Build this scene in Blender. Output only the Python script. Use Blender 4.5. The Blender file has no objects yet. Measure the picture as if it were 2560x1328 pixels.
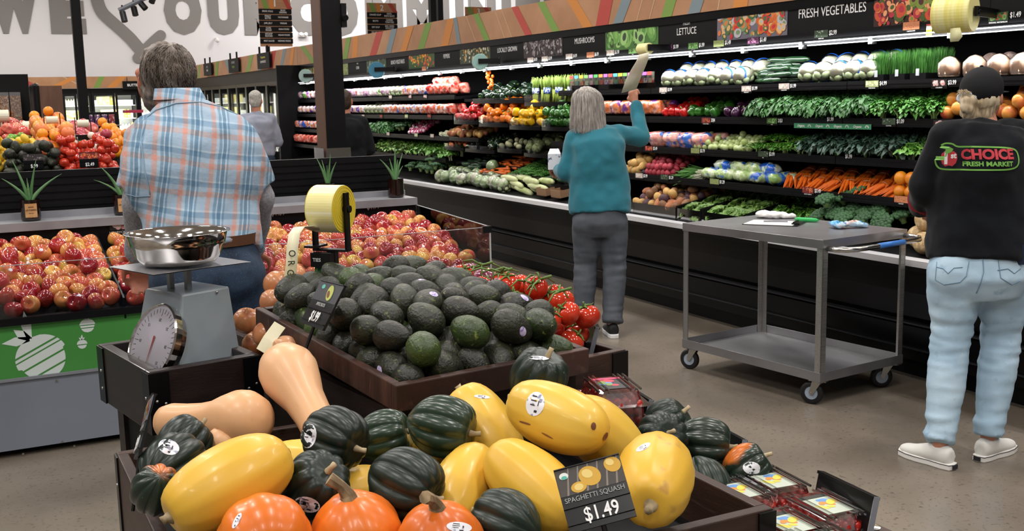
import bpy, math, random, bmesh
import numpy as np
from mathutils import Vector, Matrix, Quaternion, Euler, noise
from mathutils.bvhtree import BVHTree

# ------------------------------------------------------------------ camera
SC = bpy.context.scene
COL = SC.collection
W_, H_, F_ = 2560.0, 1328.0, 2690.0
_v1 = Vector((-108-1280, -(275-664), -F_)).normalized()          # store +Y in camera axes
_v2 = Vector((6500-1280, -(135-664), -F_))
_v2 = (_v2 - _v1*_v2.dot(_v1)).normalized()                      # store +X
_v3 = _v2.cross(_v1)
RW = Matrix((_v2, _v1, _v3))                                     # camera -> world
CAM = Vector((0, 0, 1.6))
cam = bpy.data.cameras.new('camera'); cam.sensor_width = 36.0; cam.lens = F_/W_*36.0
cam.clip_start = .05; cam.clip_end = 200
cam.dof.use_dof = True; cam.dof.focus_distance = 2.6; cam.dof.aperture_fstop = 22
camo = bpy.data.objects.new('camera', cam); COL.objects.link(camo)
camo.matrix_world = Matrix.Translation(CAM) @ RW.to_4x4()
SC.camera = camo
SC.view_settings.view_transform = 'Standard'; SC.view_settings.look = 'None'
SC.view_settings.gamma = 1.0; SC.view_settings.use_curve_mapping = False
SC.view_settings.exposure = 0.25

def ray(px, py): return RW @ Vector((px-1280, -(py-664), -F_))
def at(px, py, x=None, y=None, z=None, d=None):
    r = ray(px, py)
    if z is not None: t = (z-CAM.z)/r.z
    elif x is not None: t = x/r.x
    elif y is not None: t = y/r.y
    else: t = d/F_
    return CAM + r*t

# ------------------------------------------------------------------ world and light
w = bpy.data.worlds.new('store_ambient'); SC.world = w; w.use_nodes = True
w.node_tree.nodes['Background'].inputs[0].default_value = (.93, .95, 1, 1)
w.node_tree.nodes['Background'].inputs[1].default_value = .35

def area(name, loc, rot, sx, sy, power, col=(1, .97, .93)):
    l = bpy.data.lights.new(name, 'AREA'); l.shape = 'RECTANGLE'; l.size = sx; l.size_y = sy
    l.energy = power; l.color = col
    o = bpy.data.objects.new(name, l); COL.objects.link(o); o.location = loc; o.rotation_euler = rot
    return o
LIGHTS = []
for lx in (-4.2, -.9, 2.4, 5.7, 9.5, 14.5):
    for ly in ((-2.2, 1.6, 5.4, 9.2, 14.0, 20.0, 26.0) if lx < 8 else (8.0, 18.0, 26.0)):
        LIGHTS.append((lx, ly))
        area('ceiling_lamp', (lx, ly, 5.28), (0, 0, 0), .35, 1.5, 66)
# strip lights of the produce case throw down and back onto the shelves
for y0, y1 in ((1.95, 3.6), (3.7, 6.7), (6.8, 9.8), (9.9, 12.9), (13.0, 16.9)):
    area('case_strip_lamp', (4.9, (y0+y1)/2, 1.9), (0, math.radians(-38), 0), .03, y1-y0, 17*(y1-y0)/3, (.97, .98, 1))

# ------------------------------------------------------------------ mesh helpers
def tag(o, label=None, cat=None, group=None, kind=None):
    if label: o['label'] = label
    if cat: o['category'] = cat
    if group: o['group'] = group
    if kind: o['kind'] = kind
    return o
def thing(name, label, cat, loc=(0, 0, 0), rz=0, group=None, mat=None):
    o = bpy.data.objects.new(name, None); COL.objects.link(o); o.empty_display_size = .05
    if mat is not None: o.matrix_world = mat
    else: o.location = loc; o.rotation_euler = (0, 0, rz)
    return tag(o, label, cat, group)
def linkmesh(name, me, parent=None, M=None):
    o = bpy.data.objects.new(name, me); COL.objects.link(o)
    if parent is not None: o.parent = parent
    if M is not None: o.matrix_local = M
    return o
def copy_tree(o, parent=None):
    c = o.copy(); COL.objects.link(c); c.parent = parent
    for ch in o.children: copy_tree(ch, c)
    return c
def rem_tree(o):
    for ch in list(o.children): rem_tree(ch)
    bpy.data.objects.remove(o)

def frame(ax, ay, az=None, o=(0, 0, 0)):
    ax = Vector(ax); ay = Vector(ay); az = Vector(az) if az else ax.cross(ay)
    M = Matrix((ax, ay, az)).transposed().to_4x4(); M.translation = Vector(o); return M
def faceX(o): return frame((0, -1, 0), (0, 0, 1), None, o)      # readable from -X
def faceY(o): return frame((1, 0, 0), (0, 0, 1), None, o)       # readable from -Y
def RZ(a): return Matrix.Rotation(math.radians(a), 4, 'Z')
def RX(a): return Matrix.Rotation(math.radians(a), 4, 'X')
def RY(a): return Matrix.Rotation(math.radians(a), 4, 'Y')
def T(*v): return Matrix.Translation(Vector(v) if len(v) == 3 else Vector(v[0]))
def S(x, y=None, z=None):
    y = x if y is None else y; z = x if z is None else z
    return Matrix.Diagonal((x, y, z, 1))

class MB:
    def __init__(s): s.v = []; s.f = []; s.m = []; s.mi = 0; s.X = Matrix.Identity(4)
    def add(s, vs, fs, M=None):
        M = s.X @ M if M is not None else s.X
        b = len(s.v); s.v += [tuple(M @ Vector(v)) for v in vs]
        s.f += [tuple(b+i for i in f) for f in fs]; s.m += [s.mi]*len(fs); return s
    def mat(s, i): s.mi = i; return s
    def box(s, x0, x1, y0, y1, z0, z1, M=None):
        vs = [(x, y, z) for z in (z0, z1) for y in (y0, y1) for x in (x0, x1)]
        return s.add(vs, [(0, 2, 3, 1), (4, 5, 7, 6), (0, 1, 5, 4), (2, 6, 7, 3), (0, 4, 6, 2), (1, 3, 7, 5)], M)
    def lathe(s, prof, n=20, M=None, lobes=0, amp=0, sh=1.0, cap=True):
        vs = []; fs = []
        for (r, z) in prof:
            for k in range(n):
                a = 2*math.pi*k/n
                q = r*(1+amp*(abs(math.cos(a*lobes/2))**sh-1)) if lobes else r
                vs.append((q*math.cos(a), q*math.sin(a), z))
        for i in range(len(prof)-1):
            for k in range(n):
                k2 = (k+1) % n
                fs.append((i*n+k, i*n+k2, (i+1)*n+k2, (i+1)*n+k))
        if cap and prof[0][0] > 1e-5: fs.append(tuple(range(n-1, -1, -1)))
        if cap and prof[-1][0] > 1e-5: fs.append(tuple((len(prof)-1)*n+k for k in range(n)))
        return s.add(vs, fs, M)
    def cyl(s, p, q, r, n=10, r2=None):
        p = Vector(p); q = Vector(q); d = q-p
        M = T(p) @ d.to_track_quat('Z', 'Y').to_matrix().to_4x4()
        return s.lathe([(r, 0), (r if r2 is None else r2, d.length)], n, M)
    def tube(s, pts, r, n=7, cap=True, flat=1.0):
        pts = [Vector(p) for p in pts]; rs = r if isinstance(r, (list, tuple)) else [r]*len(pts)
        vs = []; fs = []; ref = Vector((0, 0, 1))
        for i, p in enumerate(pts):
            t = (pts[min(i+1, len(pts)-1)]-pts[max(i-1, 0)]).normalized()
            if i == 0 and abs(t.dot(ref)) > .9: ref = Vector((1, 0, 0))
            u = (ref-t*ref.dot(t)).normalized(); ref = u; v = t.cross(u)
            for k in range(n):
                a = 2*math.pi*k/n; vs.append(p+u*math.cos(a)*rs[i]*flat+v*math.sin(a)*rs[i])
        for i in range(len(pts)-1):
            for k in range(n):
                k2 = (k+1) % n; fs.append((i*n+k, i*n+k2, (i+1)*n+k2, (i+1)*n+k))
        if cap: fs.append(tuple(range(n-1, -1, -1))); fs.append(tuple((len(pts)-1)*n+k for k in range(n)))
        return s.add(vs, fs)
    def loft(s, rings, n=20, M=None):
        """rings: (centre, rx, ry[, nx-axis]) ellipses across the path"""
        vs = []; fs = []; P = [Vector(r[0]) for r in rings]
        for i, r in enumerate(rings):
            t = (P[min(i+1, len(P)-1)]-P[max(i-1, 0)]).normalized()
            ref = Vector(r[3]) if len(r) > 3 else Vector((1, 0, 0))
            u = (ref-t*ref.dot(t)).normalized(); v = t.cross(u)
            for k in range(n):
                a = 2*math.pi*k/n; vs.append(P[i]+u*math.cos(a)*r[1]+v*math.sin(a)*r[2])
        for i in range(len(P)-1):
            for k in range(n):
                k2 = (k+1) % n; fs.append((i*n+k, i*n+k2, (i+1)*n+k2, (i+1)*n+k))
        fs.append(tuple(range(n-1, -1, -1))); fs.append(tuple((len(P)-1)*n+k for k in range(n)))
        return s.add(vs, fs, M)
    def cap(s, p, q, r1, r2, n=12):
        p = Vector(p); q = Vector(q); d = q-p; L = d.length
        M = T(p) @ d.to_track_quat('Z', 'Y').to_matrix().to_4x4()
        pr = [(r1*math.sin(a), -r1*math.cos(a)) for a in (.02, .5, 1.0, 1.5)]
        pr += [(r2*math.cos(a), L+r2*math.sin(a)) for a in (.05, .5, 1.0, 1.55)]
        return s.lathe(pr, n, M)
    def ell(s, c, rx, ry=None, rz=None, R=None, n=16, k=9):
        ry = rx if ry is None else ry; rz = rx if rz is None else rz
        pr = [(max(math.sin(math.pi*i/k), 1e-6), -math.cos(math.pi*i/k)) for i in range(k+1)]
        pr[0] = (0.0, -1); pr[-1] = (0.0, 1)
        return s.lathe(pr, n, T(c) @ (R if R is not None else Matrix.Identity(4)) @ S(rx, ry, rz))
    def prism(s, poly, z0, z1, M=None):
        n = len(poly); vs = [(x, y, z0) for x, y in poly]+[(x, y, z1) for x, y in poly]
        fs = [tuple(range(n-1, -1, -1)), tuple(range(n, 2*n))]+[(i, (i+1) % n, n+(i+1) % n, n+i) for i in range(n)]
        return s.add(vs, fs, M)
    def disc(s, cx, cy, z, rx, ry, n=14, rot=0):
        vs = []
        for k in range(n):
            a = 2*math.pi*k/n; x = rx*math.cos(a); y = ry*math.sin(a)
            vs.append((cx+x*math.cos(rot)-y*math.sin(rot), cy+x*math.sin(rot)+y*math.cos(rot), z))
        return s.add(vs, [tuple(range(n))])
    def mesh(s, name, mats, smooth=False, weld=False):
        me = bpy.data.meshes.new(name); me.from_pydata(s.v, [], s.f)
        for m in (mats if isinstance(mats, (list, tuple)) else [mats]): me.materials.append(m)
        me.polygons.foreach_set('material_index', s.m)
        if smooth: me.polygons.foreach_set('use_smooth', [True]*len(s.f))
        if weld:
            b = bmesh.new(); b.from_mesh(me); bmesh.ops.remove_doubles(b, verts=b.verts, dist=1e-5); b.to_mesh(me); b.free()
        me.update(); return me
    def build(s, name, mats, parent=None, M=None, smooth=False, bevel=0, seg=2, weld=False):
        o = linkmesh(name, s.mesh(name, mats, smooth, weld), parent, M)
        if bevel:
            b = o.modifiers.new('bevel', 'BEVEL'); b.width = bevel; b.segments = seg; b.limit_method = 'ANGLE'
            b.harden_normals = False
        return o

def freeze(o):
    """replace the object's mesh by its evaluated mesh"""
    dg = bpy.context.evaluated_depsgraph_get(); dg.update()
    me = bpy.data.meshes.new_from_object(o.evaluated_get(dg)); o.modifiers.clear(); o.data = me; return o
def skin_union(name, mb, mats, parent=None, M=None, vox=.012, smooth=6, disp=None):
    o = mb.build(name, mats, None)
    r = o.modifiers.new('r', 'REMESH'); r.mode = 'VOXEL'; r.voxel_size = vox; r.use_smooth_shade = True
    if smooth:
        q = o.modifiers.new('s', 'SMOOTH'); q.factor = .5; q.iterations = smooth
    freeze(o); me = o.data
    if disp:
        me.update(); ns = [v.normal.copy() for v in me.vertices]
        for v, n in zip(me.vertices, ns): v.co = v.co+disp(v.co, n)
    me.polygons.foreach_set('use_smooth', [True]*len(me.polygons)); me.update()
    if parent is not None: o.parent = parent
    if M is not None: o.matrix_local = M
    return o
def text(s, size, m, M, parent=None, name='lettering', sx=1.0, bold=0, align='CENTER', ext=.0004, italic=0, sp=1.0):
    cu = bpy.data.curves.new('t', 'FONT'); cu.body = s; cu.size = size; cu.align_x = align; cu.align_y = 'CENTER'
    cu.offset = bold*size; cu.extrude = ext; cu.shear = italic; cu.space_character = sp; cu.resolution_u = 3
    o = bpy.data.objects.new('t', cu); COL.objects.link(o)
    dg = bpy.context.evaluated_depsgraph_get(); dg.update()
    me = bpy.data.meshes.new_from_object(o.evaluated_get(dg)); bpy.data.objects.remove(o)
    me.transform(S(sx, 1, 1)); me.materials.clear(); me.materials.append(m)
    return linkmesh(name, me, parent, M)
DR = {}
def drape(o, bvh, d, off=.0015):
    """lay a flat mesh onto a curved surface along d (both in the same space)"""
    d = Vector(d).normalized(); M = o.matrix_basis.copy()
    b = bmesh.new(); b.from_mesh(o.data)
    bmesh.ops.triangulate(b, faces=b.faces)
    for _ in range(2):
        es = [e for e in b.edges if e.calc_length() > .012]
        if es: bmesh.ops.subdivide_edges(b, edges=es, cuts=1)
    hs = [bvh.ray_cast(M @ v.co-d*.5, d) for v in b.verts]; med = sorted(h[3] for h in hs if h[0] is not None); lim = DR.setdefault(id(bvh), med[len(med)//2] if med else .5)
    for v, h in zip(b.verts, hs):
        p = M @ v.co; z = v.co.z
        if h[0] is not None: v.co = (p-d*.5)+d*min(h[3], lim+.03)-d*(off+z)
        else: v.co = p
    b.to_mesh(o.data); b.free(); o.matrix_basis = Matrix.Identity(4); return o

# ------------------------------------------------------------------ materials
def lin(h):
    if not isinstance(h, str): return (*h, 1) if len(h) == 3 else h
    h = h.lstrip('#'); c = [int(h[i:i+2], 16)/255 for i in (0, 2, 4)]
    return tuple((x/12.92 if x < .04045 else ((x+.055)/1.055)**2.4) for x in c)+(1,)
MATS = {}
def mk(name, col, rough=.5, metal=0, n=None, bump=None, rand=0, hue=0, trans=0, alpha=1, emit=0, coat=0, sub=0, ior=1.45, spec=.5, aniso=None, n2=None, stretch=None, rcol=None, sheen=0):
    """n / n2 = (scale, colour, low, high[, detail]); rcol = colour mixed in per object"""
    if name in MATS: return MATS[name]
    m = bpy.data.materials.new(name); m.use_nodes = True; N = m.node_tree.nodes; L = m.node_tree.links
    p = N['Principled BSDF']; p.inputs['Roughness'].default_value = rough; p.inputs['Metallic'].default_value = metal
    p.inputs['Base Color'].default_value = lin(col); p.inputs['IOR'].default_value = ior
    p.inputs['Transmission Weight'].default_value = trans; p.inputs['Alpha'].default_value = alpha
    p.inputs['Coat Weight'].default_value = coat; p.inputs['Coat Roughness'].default_value = .08
    p.inputs['Specular IOR Level'].default_value = spec; p.inputs['Sheen Weight'].default_value = sheen
    if sub: p.inputs['Subsurface Weight'].default_value = sub; p.inputs['Subsurface Scale'].default_value = .01
    if emit: p.inputs['Emission Color'].default_value = lin(col); p.inputs['Emission Strength'].default_value = emit
    tc = N.new('ShaderNodeTexCoord'); mp = N.new('ShaderNodeMapping'); L.new(tc.outputs['Object'], mp.inputs[0])
    if stretch: mp.inputs['Scale'].default_value = stretch
    oi = N.new('ShaderNodeObjectInfo')
    off = N.new('ShaderNodeVectorMath'); off.operation = 'ADD'
    cx = N.new('ShaderNodeVectorMath'); cx.operation = 'SCALE'; cx.inputs[0].default_value = (37, 21, 13); L.new(oi.outputs['Random'], cx.inputs['Scale'])
    L.new(mp.outputs[0], off.inputs[0]); L.new(cx.outputs[0], off.inputs[1]); vec = off.outputs[0]
    c = None
    def base():
        if c is not None: return c
        q = N.new('ShaderNodeRGB'); q.outputs[0].default_value = lin(col); return q.outputs[0]
    if rcol is not None:
        x = N.new('ShaderNodeMixRGB'); L.new(base(), x.inputs[1]); x.inputs[2].default_value = lin(rcol)
        r2 = N.new('ShaderNodeMath'); r2.operation = 'FRACT'; r3 = N.new('ShaderNodeMath'); r3.operation = 'MULTIPLY'; r3.inputs[1].default_value = 7.31
        L.new(oi.outputs['Random'], r3.inputs[0]); L.new(r3.outputs[0], r2.inputs[0]); L.new(r2.outputs[0], x.inputs[0]); c = x.outputs[0]
    for q in (n, n2):
        if not q: continue
        t = N.new('ShaderNodeTexNoise'); t.inputs['Scale'].default_value = q[0]; t.inputs['Detail'].default_value = q[4] if len(q) > 4 else 3
        L.new(vec, t.inputs['Vector'])
        mr = N.new('ShaderNodeMapRange'); mr.inputs[1].default_value = q[2]; mr.inputs[2].default_value = q[3]; L.new(t.outputs[0], mr.inputs[0])
        x = N.new('ShaderNodeMixRGB'); L.new(base(), x.inputs[1]); x.inputs[2].default_value = lin(q[1]); L.new(mr.outputs[0], x.inputs[0]); c = x.outputs[0]
    if rand or hue:
        h = N.new('ShaderNodeHueSaturation')
        a = N.new('ShaderNodeMapRange'); a.inputs[3].default_value = 1-rand; a.inputs[4].default_value = 1+rand; L.new(oi.outputs['Random'], a.inputs[0]); L.new(a.outputs[0], h.inputs['Value'])
        if hue:
            b = N.new('ShaderNodeMapRange'); b.inputs[3].default_value = .5-hue; b.inputs[4].default_value = .5+hue; L.new(oi.outputs['Random'], b.inputs[0]); L.new(b.outputs[0], h.inputs['Hue'])
        L.new(base(), h.inputs['Color']); c = h.outputs[0]
    if c is not None: L.new(c, p.inputs['Base Color'])
    if bump:
        t = N.new('ShaderNodeTexNoise'); t.inputs['Scale'].default_value = bump[0]; t.inputs['Detail'].default_value = 4; L.new(vec, t.inputs['Vector'])
        b = N.new('ShaderNodeBump'); b.inputs['Strength'].default_value = bump[1]; b.inputs['Distance'].default_value = bump[2] if len(bump) > 2 else .002
        L.new(t.outputs[0], b.inputs['Height']); L.new(b.outputs[0], p.inputs['Normal'])
    MATS[name] = m; return m

BLACK = mk('black_metal', '#0a0a0d', .42, n=(3, '#0f0f12', .4, .7), spec=.22)
BLACKM = mk('matt_black', '#0b0b0d', .6, spec=.25)
BPLAST = mk('black_plastic', '#0a0a0c', .3, spec=.4)
GREYM = mk('grey_metal', '#8b8f98', .38, .2)
GREYP = mk('grey_panel', '#7b828f', .5, n=(2, '#848b98', .3, .7))
STEEL = mk('brushed_steel', '#bcbab8', .32, .82, n=(5, '#989694', .35, .7), bump=(6, .08), stretch=(1, 60, 60))
STEELH = mk('brushed_steel_top', '#acabae', .34, .76, n=(2.2, '#8a888c', .3, .7))
CHROME = mk('polished_steel', '#c9c7c4', .1, 1)
ZINC = mk('zinc', '#b9b9b4', .3, 1)
RUBBER = mk('rubber', '#141416', .5)
WHEELG = mk('wheel_grey', '#9aa6b6', .45)
GLASS = mk('clear_acrylic', '#ffffff', .02, trans=1, ior=1.08)
WHITE = mk('white_print', '#ecebea', .6)
WHITEB = mk('white_price', '#f4f4f4', .5, spec=.3)
GREYT = mk('grey_print', '#a8a8a8', .6)
def pl(name, col, **k): return mk(name, col, **k)

def clear(name, fac=.12, tint=(1, 1, 1), rough=.03, glossc=(1, 1, 1)):
    if name in MATS: return MATS[name]
    m = bpy.data.materials.new(name); m.use_nodes = True; N = m.node_tree.nodes; L = m.node_tree.links
    N.remove(N['Principled BSDF'])
    t = N.new('ShaderNodeBsdfTransparent'); t.inputs[0].default_value = (*tint, 1)
    g = N.new('ShaderNodeBsdfGlossy'); g.inputs['Roughness'].default_value = rough; g.inputs[0].default_value = (*glossc, 1)
    f = N.new('ShaderNodeFresnel'); f.inputs[0].default_value = 1.4
    a = N.new('ShaderNodeMath'); a.operation = 'ADD'; a.inputs[1].default_value = fac-.04; a.use_clamp = True; L.new(f.outputs[0], a.inputs[0])
    x = N.new('ShaderNodeMixShader'); L.new(a.outputs[0], x.inputs[0]); L.new(t.outputs[0], x.inputs[1]); L.new(g.outputs[0], x.inputs[2])
    L.new(x.outputs[0], N['Material Output'].inputs[0]); MATS[name] = m; return m
ACRYL = clear('clear_acrylic_sheet', .05, (.93, .94, .95))
DOORG = clear('cooler_door_glass', .07, (.95, .97, .97))
LIDC = clear('clear_lid', .16, (.98, .98, .98), .08)

# ------------------------------------------------------------------ floor, ceiling, walls
FLOOR = mk('polished_concrete', '#82786c', .3, n=(1.3, '#655c52', .36, .66, 9), n2=(55, '#4c443b', .58, .74, 4), bump=(30, .03))
def structure(mb, name, mats, **k): return tag(mb.build(name, mats, **k), kind='structure')
structure(MB().box(-14, 22, -9, 31, -.1, 0), 'floor', FLOOR)
WALLW = mk('wall_paint', '#eceaee', .7); CEIL = mk('ceiling_white', '#f2f0ec', .8)
structure(MB().box(-14, 22, -9, 31, 5.4, 5.5), 'ceiling', CEIL)
wb = structure(MB().box(-14, 6.15, 30, 30.6, 0, 5.4).box(6.15, 22, 30.25, 30.6, 0, 5.4), 'wall_back', WALLW)
structure(MB().box(-14.2, -14, -9, 31, 0, 5.4), 'wall_left', WALLW)
structure(MB().box(22, 22.2, -9, 31, 0, 5.4), 'wall_right', WALLW)
structure(MB().box(-14, 22, -9.2, -9, 0, 5.4), 'wall_front', WALLW)
for lx, ly in ((8.5, 28.3), (11.5, 28.3), (14.5, 28.3), (5.5, 28.6), (1.0, 28.0), (-2.5, 28.0)):
    area('wall_fill_light', (lx, ly, 5.28), (math.radians(35), 0, 0), 1.6, .3, 50 if lx > 5.6 else 9)  # fill light added to brighten the back wall, no fixture belongs to it
LMAT = mk('lamp_tube', '#fff6ea', emit=9)
lp = None
for lx, ly in LIGHTS:
    if lp is None:
        lp = thing('ceiling_light', 'long linear ceiling light fixture above the shop floor', 'ceiling light', (lx, ly, 5.33), 0, 'linear ceiling lights')
        MB().box(-.2, .2, -.78, .78, 0, .07).build('housing', GREYM, lp)
        MB().box(-.03, .03, -.7, .7, -.012, 0).build('tube', LMAT, lp)
    else:
        c = copy_tree(lp); c.location = (lx, ly, 5.33)

LG = mk('letter_grey', '#8a8684', .7)
def fit_letter(ch, x0, x1, z0, z1, y, name):
    o = text(ch, 1, LG, Matrix.Identity(4), None, name, bold=.085, ext=.01, align='LEFT')
    vs = [v.co for v in o.data.vertices]
    a, b = min(v.x for v in vs), max(v.x for v in vs); c, d = min(v.y for v in vs), max(v.y for v in vs)
    o.data.transform(T(x0, 0, z0) @ faceY((0, 0, 0)) @ S((x1-x0)/(b-a), (z1-z0)/(d-c), 1) @ T(-a, -c, 0))
    o.data.transform(T(0, y, 0)); o.parent = wb
for ch, a, b in (('W', -28, 105), ('E', 128, 217), ('O', 413, 507)):
    fit_letter(ch, at(a, 80, y=30).x, at(b, 80, y=30).x, 3.45, 4.72, 29.985, 'wall_letter')
for ch, a, b in (('U', 522, 600), ('R', 612, 700), ('C', 725, 805), ('O', 812, 897), ('M', 915, 1008), ('M', 1018, 1092), ('U', 1104, 1160), ('N', 1172, 1240), ('I', 1255, 1278), ('T', 1290, 1350), ('Y', 1355, 1420)):
    fit_letter(ch, at(a, 80, y=30.25).x, at(b, 80, y=30.25).x, 3.47, 4.74, 30.235, 'wall_letter')
def stroke(mb, pts, w_):
    # flat painted band with round ends on the wall
    vs = []; n = len(pts); P = []
    for i in range(n-1):
        for k in range(4):
            t = k/4; a, b, c, d = pts[max(i-1, 0)], pts[i], pts[i+1], pts[min(i+2, n-1)]
            P.append(.5*((2*b)+(c-a)*t+(2*a-5*b+4*c-d)*t*t+(3*b-a-3*c+d)*t**3))
    P.append(pts[-1])
    for i, p in enumerate(P):
        d = (P[min(i+1, len(P)-1)]-P[max(i-1, 0)]).normalized(); q = Vector((-d.z, 0, d.x))*w_/2; vs += [p+q, p-q]
    mb.add(vs, [(2*i, 2*i+1, 2*i+3, 2*i+2) for i in range(len(P)-1)])
    for p in (P[0], P[-1]): mb.add([p+Vector((math.cos(a)*w_/2, -.001, math.sin(a)*w_/2)) for a in [k*math.pi/8 for k in range(16)]], [tuple(range(16))])
hb = MB()
pts = [at(px, py, y=29.97) for px, py in ((236, -90), (238, -40), (243, 0), (255, 30), (277, 52), (300, 72), (325, 95), (345, 118), (372, 150))]
stroke(hb, pts, .31)
pts = [at(px, py, y=29.96) for px, py in ((402, 88), (385, 103), (362, 126), (345, 145))]
stroke(hb, pts, .27)
hb.build('painted_heart', LG, wb)
# small wall fixtures
o = MB().box(-.12, .12, -.1, 0, -.05, .05).cyl((-.07, -.1, .02), (-.07, -.14, .03), .05, 10).cyl((.07, -.1, .02), (.07, -.14, .03), .05, 10).build('emergency_light', WHITE, M=T(at(756, 88, y=30.24)))
tag(o, 'small twin-head emergency light on the white wall under the grey letters', 'emergency light')
o = MB().cyl((0, 0, .03), (0, -.12, 0), .03, 8).ell((0, -.15, -.04), .06).build('security_camera', WHITE, M=T(at(540, 98, y=30.24)))
tag(o, 'small white dome security camera high on the white wall', 'camera')

# ------------------------------------------------------------------ wood bands with coloured stripes
WOODB = mk('header_wood', '#b98a66', .55, n=(3, '#a97b58', .35, .65, 5), stretch=(1, 1, 9))
STR = {'r': mk('stripe_red', '#b5483f', .6), 'g': mk('stripe_green', '#7a9a48', .6), 'b': mk('stripe_blue', '#7c8b92', .6), 'o': mk('stripe_orange', '#cf8640', .6), 'w': mk('stripe_pale', '#cfb08f', .6)}
SK = list('rgbow')
def band(name, L, z0, z1, depth, M, stripes, label=None, extra=None):
    """band along local x, front on local z=0; stripes (x_top, x_bottom, width, key)"""
    mb = MB(); mb.box(0, L, z0, z1, -depth, 0)
    for i, (a, b, w_, k) in enumerate(stripes):
        mb.mat(1+SK.index(k)); e = .0015+.0006*(i % 4)
        xs = [min(max(q, 0), L) for q in (a-w_/2, a+w_/2, b+w_/2, b-w_/2)]
        mb.add([(xs[0], z1, e), (xs[1], z1, e), (xs[2], z0, e), (xs[3], z0, e)], [(0, 3, 2, 1)])
    return mb.build(name, [WOODB]+[STR[k] for k in SK], M=M)
XH = 4.98
def hy(px, py=60): return at(px, py, x=XH).y
YE = 17.35
def st(pa, ya, pb, yb, w_, k):   # stripe given by pixels of its top and bottom ends
    return (YE-hy(pa, ya), YE-hy(pb, yb), w_, k)
sl = [(.3, .9, .25, 'g'), (1.2, 1.0, .12, 'b'), (1.9, 1.2, .2, 'o'), st(872, 98, 862, 138, .2, 'g'), st(890, 95, 885, 135, .22, 'o'), st(950, 85, 932, 132, .25, 'r'), st(986, 80, 970, 126, .2, 'b'), st(1028, 75, 1008, 122, .2, 'o'), st(1072, 65, 1052, 118, .2, 'g'),
      st(1128, 60, 1112, 112, .2, 'o'), st(1138, 60, 1148, 106, .1, 'b'), st(1190, 48, 1218, 100, .14, 'g'), st(1165, 52, 1190, 102, .01, 'w'), st(1238, 40, 1262, 92, .01, 'w'), st(1255, 38, 1280, 90, .01, 'w'), st(1287, 27, 1322, 84, .14, 'r'), st(1352, 15, 1390, 76, .14, 'g'), st(1425, 0, 1470, 64, .16, 'o'),
      st(1522, 0, 1505, 56, .2, 'r'), st(1580, 0, 1545, 52, .15, 'b'), st(1618, 0, 1592, 46, .01, 'w'), st(1650, 0, 1624, 42, .01, 'w'), st(1695, 0, 1666, 38, .14, 'g'), st(1768, 0, 1735, 30, .15, 'b'), st(1810, 0, 1795, 20, .01, 'w'), st(1870, 0, 1850, 12, .16, 'o'), (YE-5.0, YE-5.3, .14, 'r'), (YE-4.2, YE-4.0, .14, 'g'), (YE-3.4, YE-3.7, .14, 'b')]
case_band = (YE, sl)

# ------------------------------------------------------------------ posts
def post(label, x, y, w_, m=BLACKM, side=None):
    t = thing('steel_post', label, 'post', (x, y, 0))
    MB().box(-w_/2, w_/2, -w_/2, w_/2, .012, 5.4).build('shaft', m, t)
    MB().box(-w_/2-.04, w_/2+.04, -w_/2-.04, w_/2+.04, 0, .012).build('base_plate', m, t)
    return t
p = at(199, 150, y=14); post('tall black square steel post behind the fruit island at the far left', p.x, p.y, .105)
p = at(666, 60, y=26); post('thin black steel post standing in front of the first aisle sign', p.x, p.y, .085)
p = at(1081, 30, y=27); post('left black post of the pair above the produce case header', p.x, p.y, .16)
p = at(1099, 30, y=27.4); post('right black post of the pair above the produce case header', p.x, p.y, .15)
p = at(805, 100, y=10)
t = thing('column', 'wide square column with a brown side and black front behind the apple display', 'column', (p.x, 10, 0))
MB().box(0, .195, 0, .27, 0, 5.4).build('shaft', BLACK, t)
MB().box(-.012, -.001, .0, .27, 0, 5.4).build('side_cladding', mk('brown_cladding', '#5d4030', .5), t)
tag(MB().box(0, .05, -.06, .04, 0, .22).cyl((.025, -.06, .1), (.025, -.1, .08), .03, 10).build('speaker', BPLAST, M=T(p.x+.196, 10.04, at(856, 68, y=10).z)), 'small black speaker box fixed to the side of the wide column', 'speaker')
g = MB().box(-.02, .225, -.03, -.026, .85, 1.165).box(-.045, -.041, -.03, .28, .85, 1.165)
g.build('corner_guard', clear('guard', .3, (.75, .75, .76), .2), t)

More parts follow.
